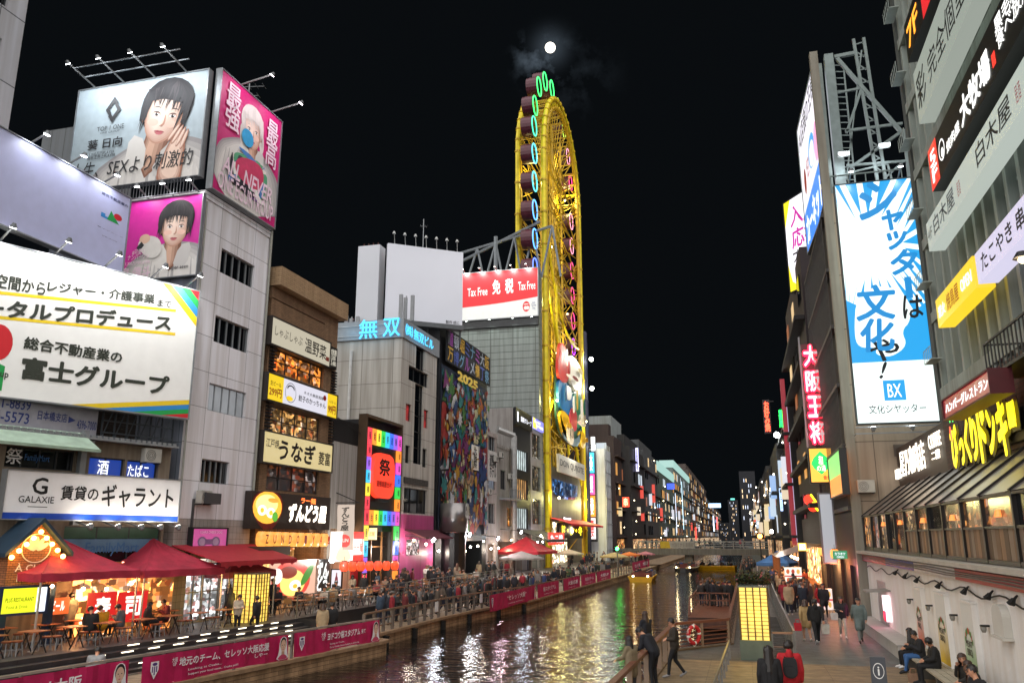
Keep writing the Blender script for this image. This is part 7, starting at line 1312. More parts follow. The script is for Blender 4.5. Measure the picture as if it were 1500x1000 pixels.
# pontoon
t = thing('pontoon', 'brown timber pontoon stage beside the right quay', 'pontoon', (-2.2, 62, -1.3)); mb = MB(); mb.box(-3.4, 50.5, -1.0, -1.05, 78, -.45); obj('hull', mb, tile('#6a3e2a', '#36201a', 2.4, .28, .6, .012, .2, .5, .3, name='brown_boards'), t); mb = MB(); mb.box(-3.42, 50.48, -.447, -1.03, 78, -.40); obj('deck', mb, tile('#7a4832', '#3a2218', 2.6, .16, .55, .01, .2, .3, .2, True, 'deck_boards'), t)
mb = MB()
for a, b_ in (((-3.35, 52, .55), (-3.35, 78, .55)), ((-3.35, 52, .55), (-3.35, 50.6, -.3)), ((-3.35, 57, .55), (-1.1, 57, .55)), ((-3.35, 57, .1), (-1.1, 57, .1))): mb.bar(a, b_, .08)
for i in range(12): mb.bar((-3.35, 52 + i * 2.3, -.4), (-3.35, 52 + i * 2.3, .55), .07)
for x in (-2.4, -1.15): mb.bar((x, 57, -.4), (x, 57, .55), .08)
obj('rail', mb, WOODR, t)
# planter hedge
t = thing('planter', 'long timber planter with a dark leafy hedge and small flowers', 'planter', (.5, 64, 0)); mb = MB(); mb.box(-.5, 62, 0, 1.4, 63.2, .85); obj('box', mb, tile('#6a3e2a', '#36201a', 1.2, .2, .6, .012, .2, .5, .3, name='brown_boards'), t); mb = MB(); rg = random.Random(5); cl_ = [mat('#26361c', .7, 0, .3), mat('#3a4a22', .7, 0, .3), mat('#141d10', .7), mat('#b0506a', .6)]
for i in range(1500):
    p = V((rg.uniform(-.7, 1.6), rg.uniform(61.8, 63.5), .85 + abs(rg.gauss(.25, .25)))); d = V((rg.uniform(-1, 1), rg.uniform(-1, 1), rg.uniform(-.4, 1))).normalized(); e = d.orthogonal().normalized() * .06; mb.poly([p, p + d * .09 + e, p + d * .2, p + d * .09 - e], 3 if i % 31 == 0 else i % 3)
obj('foliage', mb, cl_, t)
# pink banners
PINK = mat('#b41450', .6, 0, .22, 1.6, .3); CRM = mat('#efe9ea', .6)
def banner(label, pl, s0, z0, s1, z1, items, group, face=True, crest=True, rv=0.0):
    t = thing('banner', label, 'banner', pl.pt((s0 + s1) / 2, z0, .1), None); mb = MB(); N = 26; w_ = s1 - s0; h_ = z1 - z0
    def dd(s): return .1 + .03 * math.sin(s * 5.1) + .018 * math.sin(s * 11 + 1)
    for i in range(N):
        a, b_ = s0 + w_ * i / N, s0 + w_ * (i + 1) / N; za = -.05 * math.sin((i / N) * math.pi * 2.5) * .6; zb2_ = -.05 * math.sin(((i + 1) / N) * math.pi * 2.5) * .6
        mb.poly([pl.pt(a, z0 + za, dd(a)), pl.pt(b_, z0 + zb2_, dd(b_)), pl.pt(b_, z1, dd(b_) - .03), pl.pt(a, z1, dd(a) - .03)])
    obj('cloth', mb, PINK, t); mb = MB(); d = .17
    for tx, x0, y0, x1, y1, bo in items: text(mb, pl, tx, s0 + w_ * x0, z0 + h_ * y0, s0 + w_ * x1, z0 + h_ * y1, d, 0, bo, 0, 0, h_ * rv)
    ms_ = [CRM, mat('#5a3a7a', .6), SK, HAIR, mat('#c8486a', .6), SKD, mat('#e8a83a', .5)]
    if crest:
        cx, cz, k = s0 + h_ * .42, z0 + h_ * .52, h_ * .3; pl.fill(mb, [(cx - k * .6, cz + k), (cx + k * .6, cz + k), (cx + k * .6, cz), (cx, cz - k), (cx - k * .6, cz)], d, 0)
        for j in (-.3, .0, .3): pl.box(mb, cx + k * j - k * .08, cz - k * (.5 - abs(j)), cx + k * j + k * .08, cz + k * .45, d + .001, d + .004, 1)
        pl.fill(mb, ell(cx, cz + k * .7, k * .35, k * .18), d + .004, 1)
    if face:
        cx, cz, k = s1 - h_ * .42, z0 + h_ * .5, h_ * .3
        for pts, mi, o in ((chaikin([(cx - k * 1.5, z0 + .02), (cx - k * .9, cz - k * .7), (cx - k * .75, cz + k * 1.2), (cx, cz + k * 1.62), (cx + k * .75, cz + k * 1.2), (cx + k * .9, cz - k * .7), (cx + k * 1.3, z0 + .02)], 1), 0, 0), (chaikin([(cx - k * 1.35, z0 + .03), (cx - k * .4, cz - k * .85), (cx + k * .4, cz - k * .85), (cx + k * 1.2, z0 + .03)], 1), 4, .002), ([(cx - k * .3, cz - k * .9), (cx + k * .3, cz - k * .9), (cx + k * .28, cz), (cx - k * .28, cz)], 5, .003), (ell(cx, cz + k * .55, k * .66, k * .9), 3, .004), (ell(cx, cz + k * .3, k * .56, k * .82), 2, .005), (ell(cx - k * .22, cz + k * .38, k * .1, k * .05), 3, .006), (ell(cx + k * .22, cz + k * .38, k * .1, k * .05), 3, .006), (ell(cx, cz - k * .18, k * .17, k * .06), 4, .006), ([(cx - .02 * k, cz + k * .3), (cx + .1 * k, cz + k * .02), (cx - .08 * k, cz + k * .02)], 5, .006)): pl.fill(mb, pts, d + o, mi)
    obj('lettering', mb, ms_, t); return t
a_, b_ = wline(16, 36.2, 0, -.05)[0], wline(16, 36.2, 0, -.05)[-1]; RLp = Pl.two(a_[:2], b_[:2])
def bpx(x0, y0, x1, y1): s0, z1 = RLp.pix(x0, y0, .1); s1, z0 = RLp.pix(x1, y1, .1); return s0, z0, s1, z1
s0 = RLp.pix(212, 960, .1)[0]; s1 = RLp.pix(423, 930, .1)[0]; s2 = RLp.pix(432, 930, .1)[0]; s3 = RLp.pix(556, 905, .1)[0]; s4 = RLp.pix(189, 975, .1)[0]; ZB0, ZB1 = -.42, .46
banner('pink banner with white support lettering and a smiling footballer, second from the left', RLp, s0, ZB0, s1, ZB1, [('大阪\nUP', .155, .55, .19, .85, .02), ('地元のチーム、セレッソ大阪応援', .2, .5, .83, .82, .04), ('しやー', .72, .3, .82, .46, .03), ('Looking at Osaka...', .26, .28, .48, .38, .01), ('Support your local team... Osaka yell!!', .26, .12, .6, .22, .01)], 0)
banner('pink banner with white stadium lettering and a footballer at the bend of the quay', RLp, s2, ZB0, s3, ZB1, [('大阪\nUP', .27, .5, .32, .85, .02), ('ヨドコウ桜スタジアム', .34, .46, .73, .8, .05), ('来て', .745, .5, .8, .72, .03), ('Going to Osaka...', .37, .24, .55, .33, .01), ('Go to Yodoko Sakura Stadium, it will be fun', .37, .1, .72, .18, .01)], 0)
banner('pink banner with only a footballer in view at the bottom left corner', RLp, s4 - 5.5, ZB0, s4, ZB1, [('セレッソ大阪', .2, .4, .7, .8, .04)], 0)
def qline(y0, y1): return Pl.two((lerp_x(WE, y0) - .05, y0), (lerp_x(WE, y1) - .05, y1))
for i, (x0, x1, tx, lb) in enumerate([(717, 785, '“セレッソ大阪”', 'pink banner of the far quay with quoted club lettering, nearest of the five'), (788, 819, '桜スタジアム', 'second far quay pink banner counted from the bend'), (826, 850, '大阪応援', 'third far quay pink banner counted from the bend'), (852, 873, '地元のチーム', 'fourth far quay pink banner counted from the bend'), (875, 895, '大阪UP', 'last far quay pink banner before the moored boats')]):
    P = qline(61.5, 97); s0 = P.pix(x0, 870, .1)[0]; s1 = P.pix(x1, 860, .1)[0]; banner(lb, P, s0, -.5, s1, .5, [(tx, .32 if i == 0 else .2, .42, .74 if i == 0 else .8, .78, .04), ('Looking at Osaka...', .34 if i == 0 else .24, .18, .7, .28, .01)], 0, i == 0, i == 0)
P = Pl((lerp_x(WE, 120) - .3, 0), (0, 1)); banner('long pink banner on the far left quay beside the footbridge', P, 112, -.3, 132, .8, [('セレッソ大阪', .1, .3, .4, .8, .04), ('大阪応援', .55, .3, .9, .8, .04)], 0, False, False)
for i, (x, y) in enumerate([(622, 890), (674, 876)]): p = gnd(x, y, .0); Y = 46.5 if i == 0 else 53.5; pl_ = Pl((lerp_x(WE, Y) - .02, 0), (0, 1)); mb = MB(); pl_.box(mb, Y, -.1, Y + .5, .45, .02, .04); obj('notice_sheet', mb, WHT, None, 'white notice sheet on the brown quay railing, ' + ('nearer' if i == 0 else 'farther') + ' one', 'notice')
# brick kiosk with gable
K = Pl(tuple(FMA.pt(0, 0, 1.5)[:2]), tuple(FMA.u[:2])); s0 = K.pix(12, 820)[0]; s1 = K.pix(88, 812)[0]; ap = K.pix(52, 764); ez = K.pix(85, 800)[1]; am = (s0 + s1) / 2
t = thing('restaurant_kiosk', 'small brick gabled kiosk with bulbs along its roof edge and a lotus sign', 'kiosk', K.pt(am, .3, -1)); mb = MB(); K.prism(mb, [(s0, 2.4), (s1, 2.4), (s1, ez), (am, ap[1]), (s0, ez)], -.6, 0); obj('wall', mb, tile('#a86a44', '#5a3a2a', .24, .08, .7, .01, .25, .5, .2, name='gable_brick'), t)
mb = MB(); 
for a, b_ in (((s0 - .3, ez - .25), (am, ap[1] + .1)), ((am, ap[1] + .1), (s1 + .3, ez - .25))): mb.hexa([K.pt(a[0], a[1] - .1, .35), K.pt(b_[0], b_[1] - .1, .35), K.pt(b_[0], b_[1] - .1, -1.2), K.pt(a[0], a[1] - .1, -1.2), K.pt(a[0], a[1] + .05, .35), K.pt(b_[0], b_[1] + .05, .35), K.pt(b_[0], b_[1] + .05, -1.2), K.pt(a[0], a[1] + .05, -1.2)])
obj('roof', mb, mat('#22384a', .6), t); mb = MB(); K.box(mb, s0, .3, s0 + .2, 2.4, -.3, 0); K.box(mb, s1 - .2, .3, s1, 2.4, -.3, 0); obj('post', mb, mat('#1c3450', .6), t)
for k in range(9):
    u = k / 8; s = s0 + (s1 - s0) * u; z = ez - .3 + (ap[1] - ez) * (1 - abs(u - .5) * 2); mb = MB(); mb.ball(K.pt(s, z - .05, .2), .085); obj('bulb', mb, emi('#ffc25a', 9, False), t)
for dx in (-.9, .9): lamp(K.pt(am + dx, ez - .2, .6), 9, '#ffb84a', .2, t)
mb = MB(); lc = (am, ez - .15)
for a in (-1.0, -.5, 0, .5, 1.0): K.fill(mb, ell(lc[0] + .28 * math.sin(a), lc[1] + .28 * math.cos(a), .09, .24, 12, -a), .012 + .001 * a)
text(mb, K, 'À CHÂU', am - .65, ez - .85, am + .75, ez - .55, .012, 0, .02); text(mb, K, 'Restaurant', am - .55, ez - 1.2, am + .65, ez - .92, .012, 0, .01)
for k in range(28): a0, a1 = 2 * math.pi * k / 28, 2 * math.pi * (k + 1) / 28; mb.tube(K.pt(lc[0] + .52 * math.cos(a0), lc[1] + .1 + .5 * math.sin(a0), .02), K.pt(lc[0] + .52 * math.cos(a1), lc[1] + .1 + .5 * math.sin(a1), .02), .02, n=4)
obj('lettering', mb, mat('#f0e4cc', .5), t)
K2 = Pl(tuple(FMA.pt(0, 0, 2.2)[:2]), tuple(FMA.u[:2])); sign(K2, K2.R(2, 862, 62, 894), 'shop_sign', 'yellow lit restaurant sign with a white end under the red tent', emi('#c8d01c', .95), [('PLUS RESTAURANT', .08, .45, .72, .62, mat('#4a5a10', .5), .02), ('Food & Drink', .12, .18, .6, .3, mat('#4a5a10', .5), .0)], [([(.78, 0), (1, 0), (1, 1), (.78, 1)], emi('#e8f0ff', 1.0))], depth=.12, d=0, frame=mat('#1c2c4a', .5))
for i, (a, c, tx, lb) in enumerate([((130, 868, 168, 908), '#d81c1c', '寿', 'red shop curtain with a big white character under the tent, left one'), ((174, 867, 213, 908), '#d81c1c', '司', 'red shop curtain with a big white character under the tent, right one'), ((68, 876, 100, 898), '#ff6a2c', 'ビール', 'orange lit counter panel under the red tent')]):
    q = FMA.R(*a, .9); sign(FMA, q, 'shop_curtain', lb, emi(c, .55), [(tx, .25, .2, .8, .85, emi('#ffeee0', .9, False), .05)], depth=.05, d=.85, cat='curtain')
mb = MB(); q = FMA.R(110, 840, 250, 915, .1); FMA.quad(mb, q[0], .32, q[2], 3.1, .03); obj('lit_stall_front', mb, room('#ff9a4a', 2.0, 1.1), None, 'warm lit stall front of shelves behind the red tents', 'stall front')
for i, (x, y, Y) in enumerate([(76, 858, 25), (122, 862, 26.5), (156, 862, 28), (188, 868, 29), (222, 856, 31), (262, 858, 33)]):
    p = atY(x, y, Y + .6); mb = MB(); mb.ball(p, .07); mb.tube(p, p + UP * .4, .01, mi=1); obj('bulb', mb, [emi('#ffd8a0', 22, False), BLKT], None, 'bare warm bulb hanging under the red tents', 'lamp', 'bulbs under the red tents'); lamp(p - UP * .15, 62, '#ffb872', .12)
# furniture
t0 = thing('cafe_table', 'small square folding table on the left terrace under the tents', 'table', (0, 0, 0), 'tables on the left terrace'); mb = MB(); mb.box(-.35, -.35, .7, .35, .35, .73); obj('tabletop', mb, mat('#a0603c', .5, 0, .2), t0)
for a in (-1, 1):
    for b_ in (-1, 1): mb = MB(); mb.bar((a * .3, b_ * .3, 0), (a * .3, -b_ * .1, .7), .03); obj('leg', mb, DK, t0)
s0_ = thing('stool', 'round metal stool on the left terrace', 'stool', (0, 0, 0), 'stools on the left terrace'); mb = MB(); mb.lathe([(.15, .43), (.17, .45), (.17, .48), (.13, .49)], (0, 0, 0), 12); obj('seat', mb, mat('#8a4a2c', .5, 0, .2), s0_)
for k in range(4): mb = MB(); a = math.pi / 4 + k * math.pi / 2; mb.tube((.13 * math.cos(a), .13 * math.sin(a), .44), (.2 * math.cos(a), .2 * math.sin(a), 0), .014); obj('leg', mb, ALU, s0_)
mb = MB(); [mb.tube((.17 * math.cos(k * .785), .17 * math.sin(k * .785), .2), (.17 * math.cos(k * .785 + .785), .17 * math.sin(k * .785 + .785), .2), .01, n=4) for k in range(8)]; obj('ring', mb, ALU, s0_)
c0 = thing('chair', 'light folding chair by a terrace table', 'chair', (0, 0, 0), 'folding chairs on the left terrace'); mb = MB(); mb.box(-.2, -.2, .43, .2, .2, .46); obj('seat', mb, mat('#9a7048', .5, 0, .2), c0); mb = MB(); mb.box(-.2, -.24, .62, .2, -.21, .86); obj('backrest', mb, mat('#9a7048', .5, 0, .2), c0)
for a in (-1, 1): mb = MB(); mb.bar((a * .19, .2, 0), (a * .19, -.24, .86), .025); obj('leg', mb, ALU, c0); mb = MB(); mb.bar((a * .17, -.22, 0), (a * .17, .16, .44), .025); obj('leg', mb, ALU, c0)
rg = random.Random(21); SPOTS = []; ft = fs = fc = True
for i in range(9):
    for j in range(2):
        y = 22.3 + i * 1.5 + .4 * j; x = lerp_x(TE, y) - .9 - j * 1.7 - rg.uniform(0, .25)
        if y > 34: continue
        if rg.random() < .9: SPOTS.append((x, y, 0))
for i in range(15):
    for j in range(2):
        y = 38.6 + i * 1.9 + rg.uniform(-.2, .2); SPOTS.append((lerp_x(TE, y) - .9 - j * 1.5, y, 1))
SEATS = []
for x, y, k in SPOTS:
    a = rg.uniform(-.25, .25)
    if ft: t0.location = (x, y, .3); t0.rotation_euler = (0, 0, a); ft = False
    else: copy_tree(t0, (x, y, .3), a, 'small square folding table on the left terrace under the tents' if not k else 'small square folding table on the left terrace behind the steel railing')
    for s_ in (-1, 1):
        p = (x + s_ * .12 * rg.uniform(-1, 1), y + s_ * .62, .3)
        if k == 0:
            if fs: s0_.location = p; fs = False
            else: copy_tree(s0_, p, a)
        else:
            if fc: c0.location = p; c0.rotation_euler = (0, 0, 0 if s_ < 0 else math.pi); fc = False
            else: copy_tree(c0, p, a + (0 if s_ < 0 else math.pi))
        SEATS.append((p, 0 if s_ < 0 else math.pi, k))
# information panel
f = FY(21.0); q = f.R(1273, 961, 1300, 1003); sign(f, (q[0], .12, q[2], q[3]), 'information_sign', 'grey upright information panel with a white letter in a circle', mat('#4a4e54', .45, .2), [('i', .44, .55 + .17, .56, .86, WHT, .04)], [(ell(.5, .79, .36, .36 * .48 / 1.4), WHT), (ell(.5, .79, .32, .32 * .48 / 1.4), mat('#4a4e54', .45, .2))], depth=.06, d=0)
mb = MB(); mb.box(q[0] - .08, 20.8, 0, q[2] + .08, 21.2, .1); obj('foot_block', mb, DK, None, 'dark foot block of the information panel', 'sign base')
# ------------------------------------------------------------------ people
JN = dict(pel=(0, 0, .93), che=(0, .01, 1.28), nek=(0, .0, 1.45), hed=(0, .03, 1.585), sL=(-.185, 0, 1.385), sR=(.185, 0, 1.385), eL=(-.235, -.03, 1.11), eR=(.235, -.03, 1.11), wL=(-.235, .05, .87), wR=(.235, .05, .87),
          hL=(-.09, 0, .9), hR=(.09, 0, .9), kL=(-.1, .02, .49), kR=(.1, .02, .49), aL=(-.1, -.02, .08), aR=(.1, -.02, .08), tL=(-.11, .14, .035), tR=(.11, .14, .035))
BM = {}
def clothmat(c): return mat(c, .8, 0, .18, 6, .12)
SKIN = mat('#c48e70', .55, 0, .08, 8); EYEM = mat('#120d0b', .3); SHOE = mat('#1a1a1c', .6)
def person_mesh(key, J=None, coat=0.0, bulk=0.0, skirt=False, near=False, hood=False, face=(0, 0)):
    """one continuous body: tapered limbs and trunk fused by a voxel remesh; each face takes the material of the limb it lies on.
    slots: 0 skin 1 top 2 trousers 3 shoes 4 eyes/lips; returns mesh and head data"""
    if key in BM: return BM[key]
    P = {k: V(v) for k, v in JN.items()}
    for k, v in (J or {}).items(): P[k] = V(v)
    b = bulk; up = (P['nek'] - P['pel']).normalized(); sd_ = (P['sR'] - P['sL']).normalized(); fw = up.cross(sd_) * -1
    fw = sd_.cross(up) * -1 if (sd_.cross(up)).y < 0 and face[1] == 0 else sd_.cross(up)
    if fw.dot(V((0, 1, 0))) < -.3: fw = -fw
    hips = (P['hL'] + P['hR']) / 2; sh = (P['sL'] + P['sR']) / 2; seg = []
    def c(tag, p, r0, q, r1): seg.append((tag, V(p), r0, V(q), r1))
    for s, k in ((-1, 'L'), (1, 'R')):
        c(1, hips + sd_ * s * .075 + up * .04, .115 + b, P['che'] + sd_ * s * .085, .118 + b); c(1, P['che'] + sd_ * s * .08, .115 + b, P['s' + k] - sd_ * s * .035 - up * .02, .075 + b * .7)
        c(1, P['nek'] - up * .05, .06, P['s' + k] - sd_ * s * .02, .062 + b * .5)
        c(1, P['s' + k], .064 + b * .6, P['e' + k], .052 + b * .6); w = P['w' + k]; e = P['e' + k]; c(1, e, .052 + b * .6, e.lerp(w, .9), .038 + b * .5); c(0, e.lerp(w, .88), .03, w, .026)
        dr = (w - e).normalized(); hm = w + dr * .055; c(0, w, .026, hm, .033); 
        if not near: c(0, hm, .033, w + dr * .13, .022)
        c(2, P['h' + k] + up * .02, .1 + b * .3, P['k' + k], .064); c(2, P['k' + k], .064, P['a' + k] + (P['k' + k] - P['a' + k]).normalized() * .03, .047); c(3, P['a' + k], .045, P['t' + k] - V((0, 0, .0)), .036); c(3, P['a' + k] - (P['t' + k] - P['a' + k]).normalized() * .05, .036, P['a' + k], .045)
        if coat > 0:
            for f_ in (0, .5, 1): c(1, hips + sd_ * s * .07, .12 + b, hips.lerp((P['k' + k] - P['h' + k]) * coat + hips + sd_ * s * .08, f_), .105 + b + .012 * f_)
    c(1, hips - up * .02, .12 + b, P['che'], .12 + b)
    h = P['hed']; hd = (h - P['nek']).normalized(); hf = V((face[0], 1 if face[1] == 0 else face[1], 0)); hf = (hf - hd * hf.dot(hd)).normalized(); hs = hf.cross(hd)
    c(0, P['nek'] - up * .03, .055, h - hd * .06, .052); c(0, h - hd * .02 + hf * .018, .078, h + hd * .045, .088); c(0, h - hd * .05 + hf * .03, .06, h - hd * .085 + hf * .062, .028)
    c(0, h + hf * .09 - hd * .005, .012, h + hf * .112 - hd * .03, .014)
    for s in (-1, 1): c(0, h + hs * s * .086 + hd * .01 - hf * .01, .016, h + hs * s * .09 - hd * .03 - hf * .01, .013)
    if hood: c(1, P['nek'] - fw * .07 + up * .02, .075, P['nek'] - fw * .09 - up * .06, .07)
    mb = MB()
    for t, p, r0, q, r1 in seg:
        mb.tube(p, q, r0, r1, 10); mb.ball(p, r0, 0, 10); mb.ball(q, r1, 0, 10)
    me = bpy.data.meshes.new('tmp'); me.from_pydata(mb.v, [], mb.f); o = bpy.data.objects.new('tmp', me); COL.objects.link(o)
    rm = o.modifiers.new('r', 'REMESH'); rm.mode = 'VOXEL'; rm.voxel_size = .017 if near else .034; rm.use_smooth_shade = True; sm = o.modifiers.new('s', 'SMOOTH'); sm.factor = .5; sm.iterations = 2 if near else 1
    dg = bpy.context.evaluated_depsgraph_get(); m2 = bpy.data.meshes.new_from_object(o.evaluated_get(dg)); bpy.data.objects.remove(o); bpy.data.meshes.remove(me)
    v = [tuple(x.co) for x in m2.vertices]; f = [tuple(x.vertices) for x in m2.polygons]; mi = []
    data = [(t, p, r0, q - p, max(1e-9, (q - p).length_squared), r1) for t, p, r0, q, r1 in seg]
    for p_ in m2.polygons:
        x = p_.center; best = 9; bt = 1
        for t, p, r0, d, l2, r1 in data:
            u = max(0, min(1, (x - p).dot(d) / l2)); ds = (x - p - d * u).length - (r0 + (r1 - r0) * u)
            if ds < best: best, bt = ds, t
        if bt == 2:
            e = x - hips; hgt = e.dot(up)
            if hgt > -.075 and (e - up * hgt).length < .2: bt = 1
        mi.append(bt)
    bpy.data.meshes.remove(m2)
    mb = MB(); mb.v, mb.f, mb.m = v, f, mi
    if near:      # eyes, mouth, and hands with five bent fingers grown from the wrists
        for s in (-1, 1): mb.ball(h + hf * .088 + hs * s * .034 + hd * .012, .011, 4, 6, .7); mb.tube(h + hf * .093 + hs * s * .02 + hd * .035, h + hf * .086 + hs * s * .05 + hd * .035, .005, n=4, mi=4)
        mb.tube(h + hf * .094 - hs * .02 - hd * .055, h + hf * .094 + hs * .02 - hd * .055, .006, n=4, mi=5)
        for s, k in ((-1, 'L'), (1, 'R')):
            w, e = P['w' + k], P['e' + k]; dr = (w - e).normalized(); ac = dr.cross(V((0, 0, 1)) if abs(dr.z) < .9 else V((1, 0, 0))).normalized() if abs(dr.z) < .9 else V((0, 1, 0)); pn = dr.cross(ac).normalized()
            if abs(dr.z) >= .9: pn = V((-s, 0, 0))
            for i, ln in enumerate((.062, .075, .07, .055)):
                a = w + dr * .075 + ac * (i - 1.5) * .018; b_ = a + dr * ln * .5 + pn * .006; c_ = b_ + dr * ln * .4 + pn * ln * .42; mb.tube(a, b_, .0095, .009, 6, 0); mb.tube(b_, c_, .009, .0075, 6, 0); mb.ball(b_, .0095, 0, 6); mb.ball(c_, .0076, 0, 6)
            a = w + dr * .03 + ac * -.026; b_ = a + dr * .035 + ac * -.022 + pn * .012; c_ = b_ + dr * .03 + pn * .012; mb.tube(a, b_, .012, .01, 6, 0); mb.tube(b_, c_, .01, .008, 6, 0); mb.ball(c_, .008, 0, 6)
    me = bpy.data.meshes.new('person'); me.from_pydata(mb.v, [], mb.f)
    for m in (SKIN, clothmat('#222226'), clothmat('#1c1d22'), SHOE, EYEM, LIP): me.materials.append(m)
    me.polygons.foreach_set('material_index', mb.m); me.polygons.foreach_set('use_smooth', [True] * len(me.polygons)); me.update()
    BM[key] = (me, h, hd, hf, hs); return BM[key]
HM = {}
def hair_mesh(key, hd_, style):
    k = (key, style)
    if k in HM: return HM[k]
    _, h, hd, hf, hs = hd_; mb = MB(); n, m = 16, 10
    def wp(i, j):
        a = 2 * math.pi * i / n; t = math.pi * j / (m + 2.0); front = math.cos(a)
        lim = t
        d = hs * math.sin(a) * math.sin(lim) + hf * math.cos(a) * math.sin(lim) + hd * math.cos(lim); r = .112 + .006 * math.sin(a * 5 + j)
        return h + hd * .028 - hf * .008 + d * r
    for j in range(m):
        for i in range(n):
            a = 2 * math.pi * (i + .5) / n; fr = math.cos(a); t = (j + .5) / (m + 2.0) * math.pi
            if t > (1.28 if fr > .45 else 1.75 if fr > -.05 else 2.45): continue
            mb.poly([wp(i, j), wp(i, j + 1), wp(i + 1, j + 1), wp(i + 1, j)])
    if style in ('long', 'bob'):
        L_ = .46 if style == 'long' else .18; rows = 6; g = []
        for r_ in range(rows + 1):
            row = []
            for i in range(13):
                a = math.pi * (.32 + 1.36 * i / 12); t = r_ / rows; w = .1 + .055 * t; row.append(h + hs * math.sin(a) * w + hf * (math.cos(a) * (w + .015) - .005) - V((0, 0, 1)) * (L_ * t) + hd * .02 + V((0, 0, .01 * math.sin(i * 2.3))))
            g.append(row)
        for a in range(rows):
            for i in range(12): mb.poly([g[a][i], g[a + 1][i], g[a + 1][i + 1], g[a][i + 1]])
    if style == 'cap': mb.lathe([(.1, 0), (.112, .02), (.1, .07), (.05, .1), (.01, .105)], h + hd * .04, 14, 1, hd); mb.poly([h + hd * .05 + hs * -.08 + hf * .07, h + hd * .05 + hs * .08 + hf * .07, h + hd * .045 + hs * .05 + hf * .17, h + hd * .045 - hs * .05 + hf * .17], 1)
    me = bpy.data.meshes.new('hair'); me.from_pydata([tuple(p) for p in mb.v], [], mb.f); me.materials.append(HAIRM[0]); me.materials.append(clothmat('#5a5652')); me.polygons.foreach_set('material_index', mb.m); me.polygons.foreach_set('use_smooth', [True] * len(me.polygons)); me.update(); HM[k] = me; return me
HAIRM = [mat(c, .42, 0, .5, 40) for c in ('#1c1613', '#3a261a', '#5a3a26')]
def person(label, loc, rz, key, top, legs, style='short', group=None, scale=1.0, hairc=0, shoes=None, **kw):
    d = person_mesh(key, **kw) if key not in BM else BM[key]
    o = bpy.data.objects.new('person', d[0]); COL.objects.link(o); o.location = loc; o.rotation_euler = (0, 0, rz); o.scale = (scale,) * 3; BASE[o.name] = tuple(loc); props(o, label, 'person', group)
    for i, c in ((1, top), (2, legs), (3, shoes)):
        if c: o.material_slots[i].link = 'OBJECT'; o.material_slots[i].material = clothmat(c)
    h = bpy.data.objects.new('hair', hair_mesh(key, d, style)); COL.objects.link(h); h.parent = o
    if hairc: h.material_slots[0].link = 'OBJECT'; h.material_slots[0].material = HAIRM[hairc]
    return o
def Jw(ph=1, arm=True):     # mid stride
    return dict(kL=(-.09, .17 * ph, .5), aL=(-.09, .22 * ph + (.0 if ph > 0 else -.12), .08 if ph > 0 else .15), tL=(-.1, .38 * ph + (.0 if ph > 0 else .06) if ph > 0 else -.24, .04 if ph > 0 else .05), kR=(.09, -.02 * ph if ph > 0 else .17, .49), aR=(.09, -.28 if ph > 0 else .22, .13 if ph > 0 else .08), tR=(.1, -.15 if ph > 0 else .38, .04), eL=(-.25, -.12 * ph, 1.13), wL=(-.24, -.1 * ph, .9), eR=(.25, .08 * ph, 1.12), wR=(.24, .2 * ph, .93))
SIT = dict(pel=(0, 0, .52), che=(0, .02, .86), nek=(0, .03, 1.03), hed=(0, .07, 1.165), sL=(-.185, .02, .97), sR=(.185, .02, .97), eL=(-.23, .08, .72), eR=(.23, .08, .72), wL=(-.12, .28, .66), wR=(.12, .28, .66), hL=(-.09, .0, .5), hR=(.09, .0, .5), kL=(-.12, .42, .5), kR=(.12, .42, .5), aL=(-.12, .4, .08), aR=(.12, .42, .08), tL=(-.13, .56, .035), tR=(.13, .58, .035))
PHONE = dict(eL=(-.23, .04, 1.12), eR=(.23, .04, 1.12), wL=(-.06, .26, 1.14), wR=(.06, .27, 1.13), hed=(0, .06, 1.57))
# crowd kinds (light meshes shared by everybody in the crowd)
person_mesh('c_stand'); person_mesh('c_coat', coat=.55, bulk=.012); person_mesh('c_bulk', bulk=.028); person_mesh('c_phone', PHONE, bulk=.015); person_mesh('c_walk', Jw(1), bulk=.015); person_mesh('c_walk_coat', Jw(-1), coat=.5, bulk=.012); person_mesh('c_sit', SIT, bulk=.018)
DARK = ['#17181c', '#1e2026', '#121214', '#23242c', '#2a2624', '#1a222e', '#30302f']; MID = ['#5a5046', '#8a7c68', '#6c2a2c', '#3a4a5c', '#7a7674', '#b8b0a4', '#4a5a3a', '#2c3c68', '#a89070', '#8e2430']; CN = {'#5a5046': 'brown', '#8a7c68': 'khaki', '#6c2a2c': 'dark red', '#3a4a5c': 'slate blue', '#7a7674': 'grey', '#b8b0a4': 'pale', '#4a5a3a': 'olive', '#2c3c68': 'blue', '#a89070': 'tan', '#8e2430': 'red'}
rg = random.Random(99)
def crowd(places, where, group, keys, dark=.5):
    for x, y, z, rz in places:
        c = rg.choice(DARK) if rg.random() < dark else rg.choice(MID); st = rg.choice(['short', 'short', 'short', 'long', 'bob', 'cap']); k = rg.choice(keys); long_ = {'short': 'short hair', 'long': 'long hair', 'bob': 'bobbed hair', 'cap': 'a cap'}[st]
        person('person with %s in a %s top %s' % (long_, CN.get(c, 'black'), where), (x, y, z), rz, k, c, rg.choice(['#16171b', '#1c1e26', '#22283a', '#2c2a28', '#5a5650'] if rg.random() < .9 else ['#8a8478']), st, group, rg.uniform(.92, 1.04), rg.choice([0, 0, 0, 1, 2]), rg.choice([None, None, '#b0aeac']))
ST = ['c_stand', 'c_coat', 'c_bulk', 'c_phone', 'c_bulk', 'c_walk']
pl_ = []
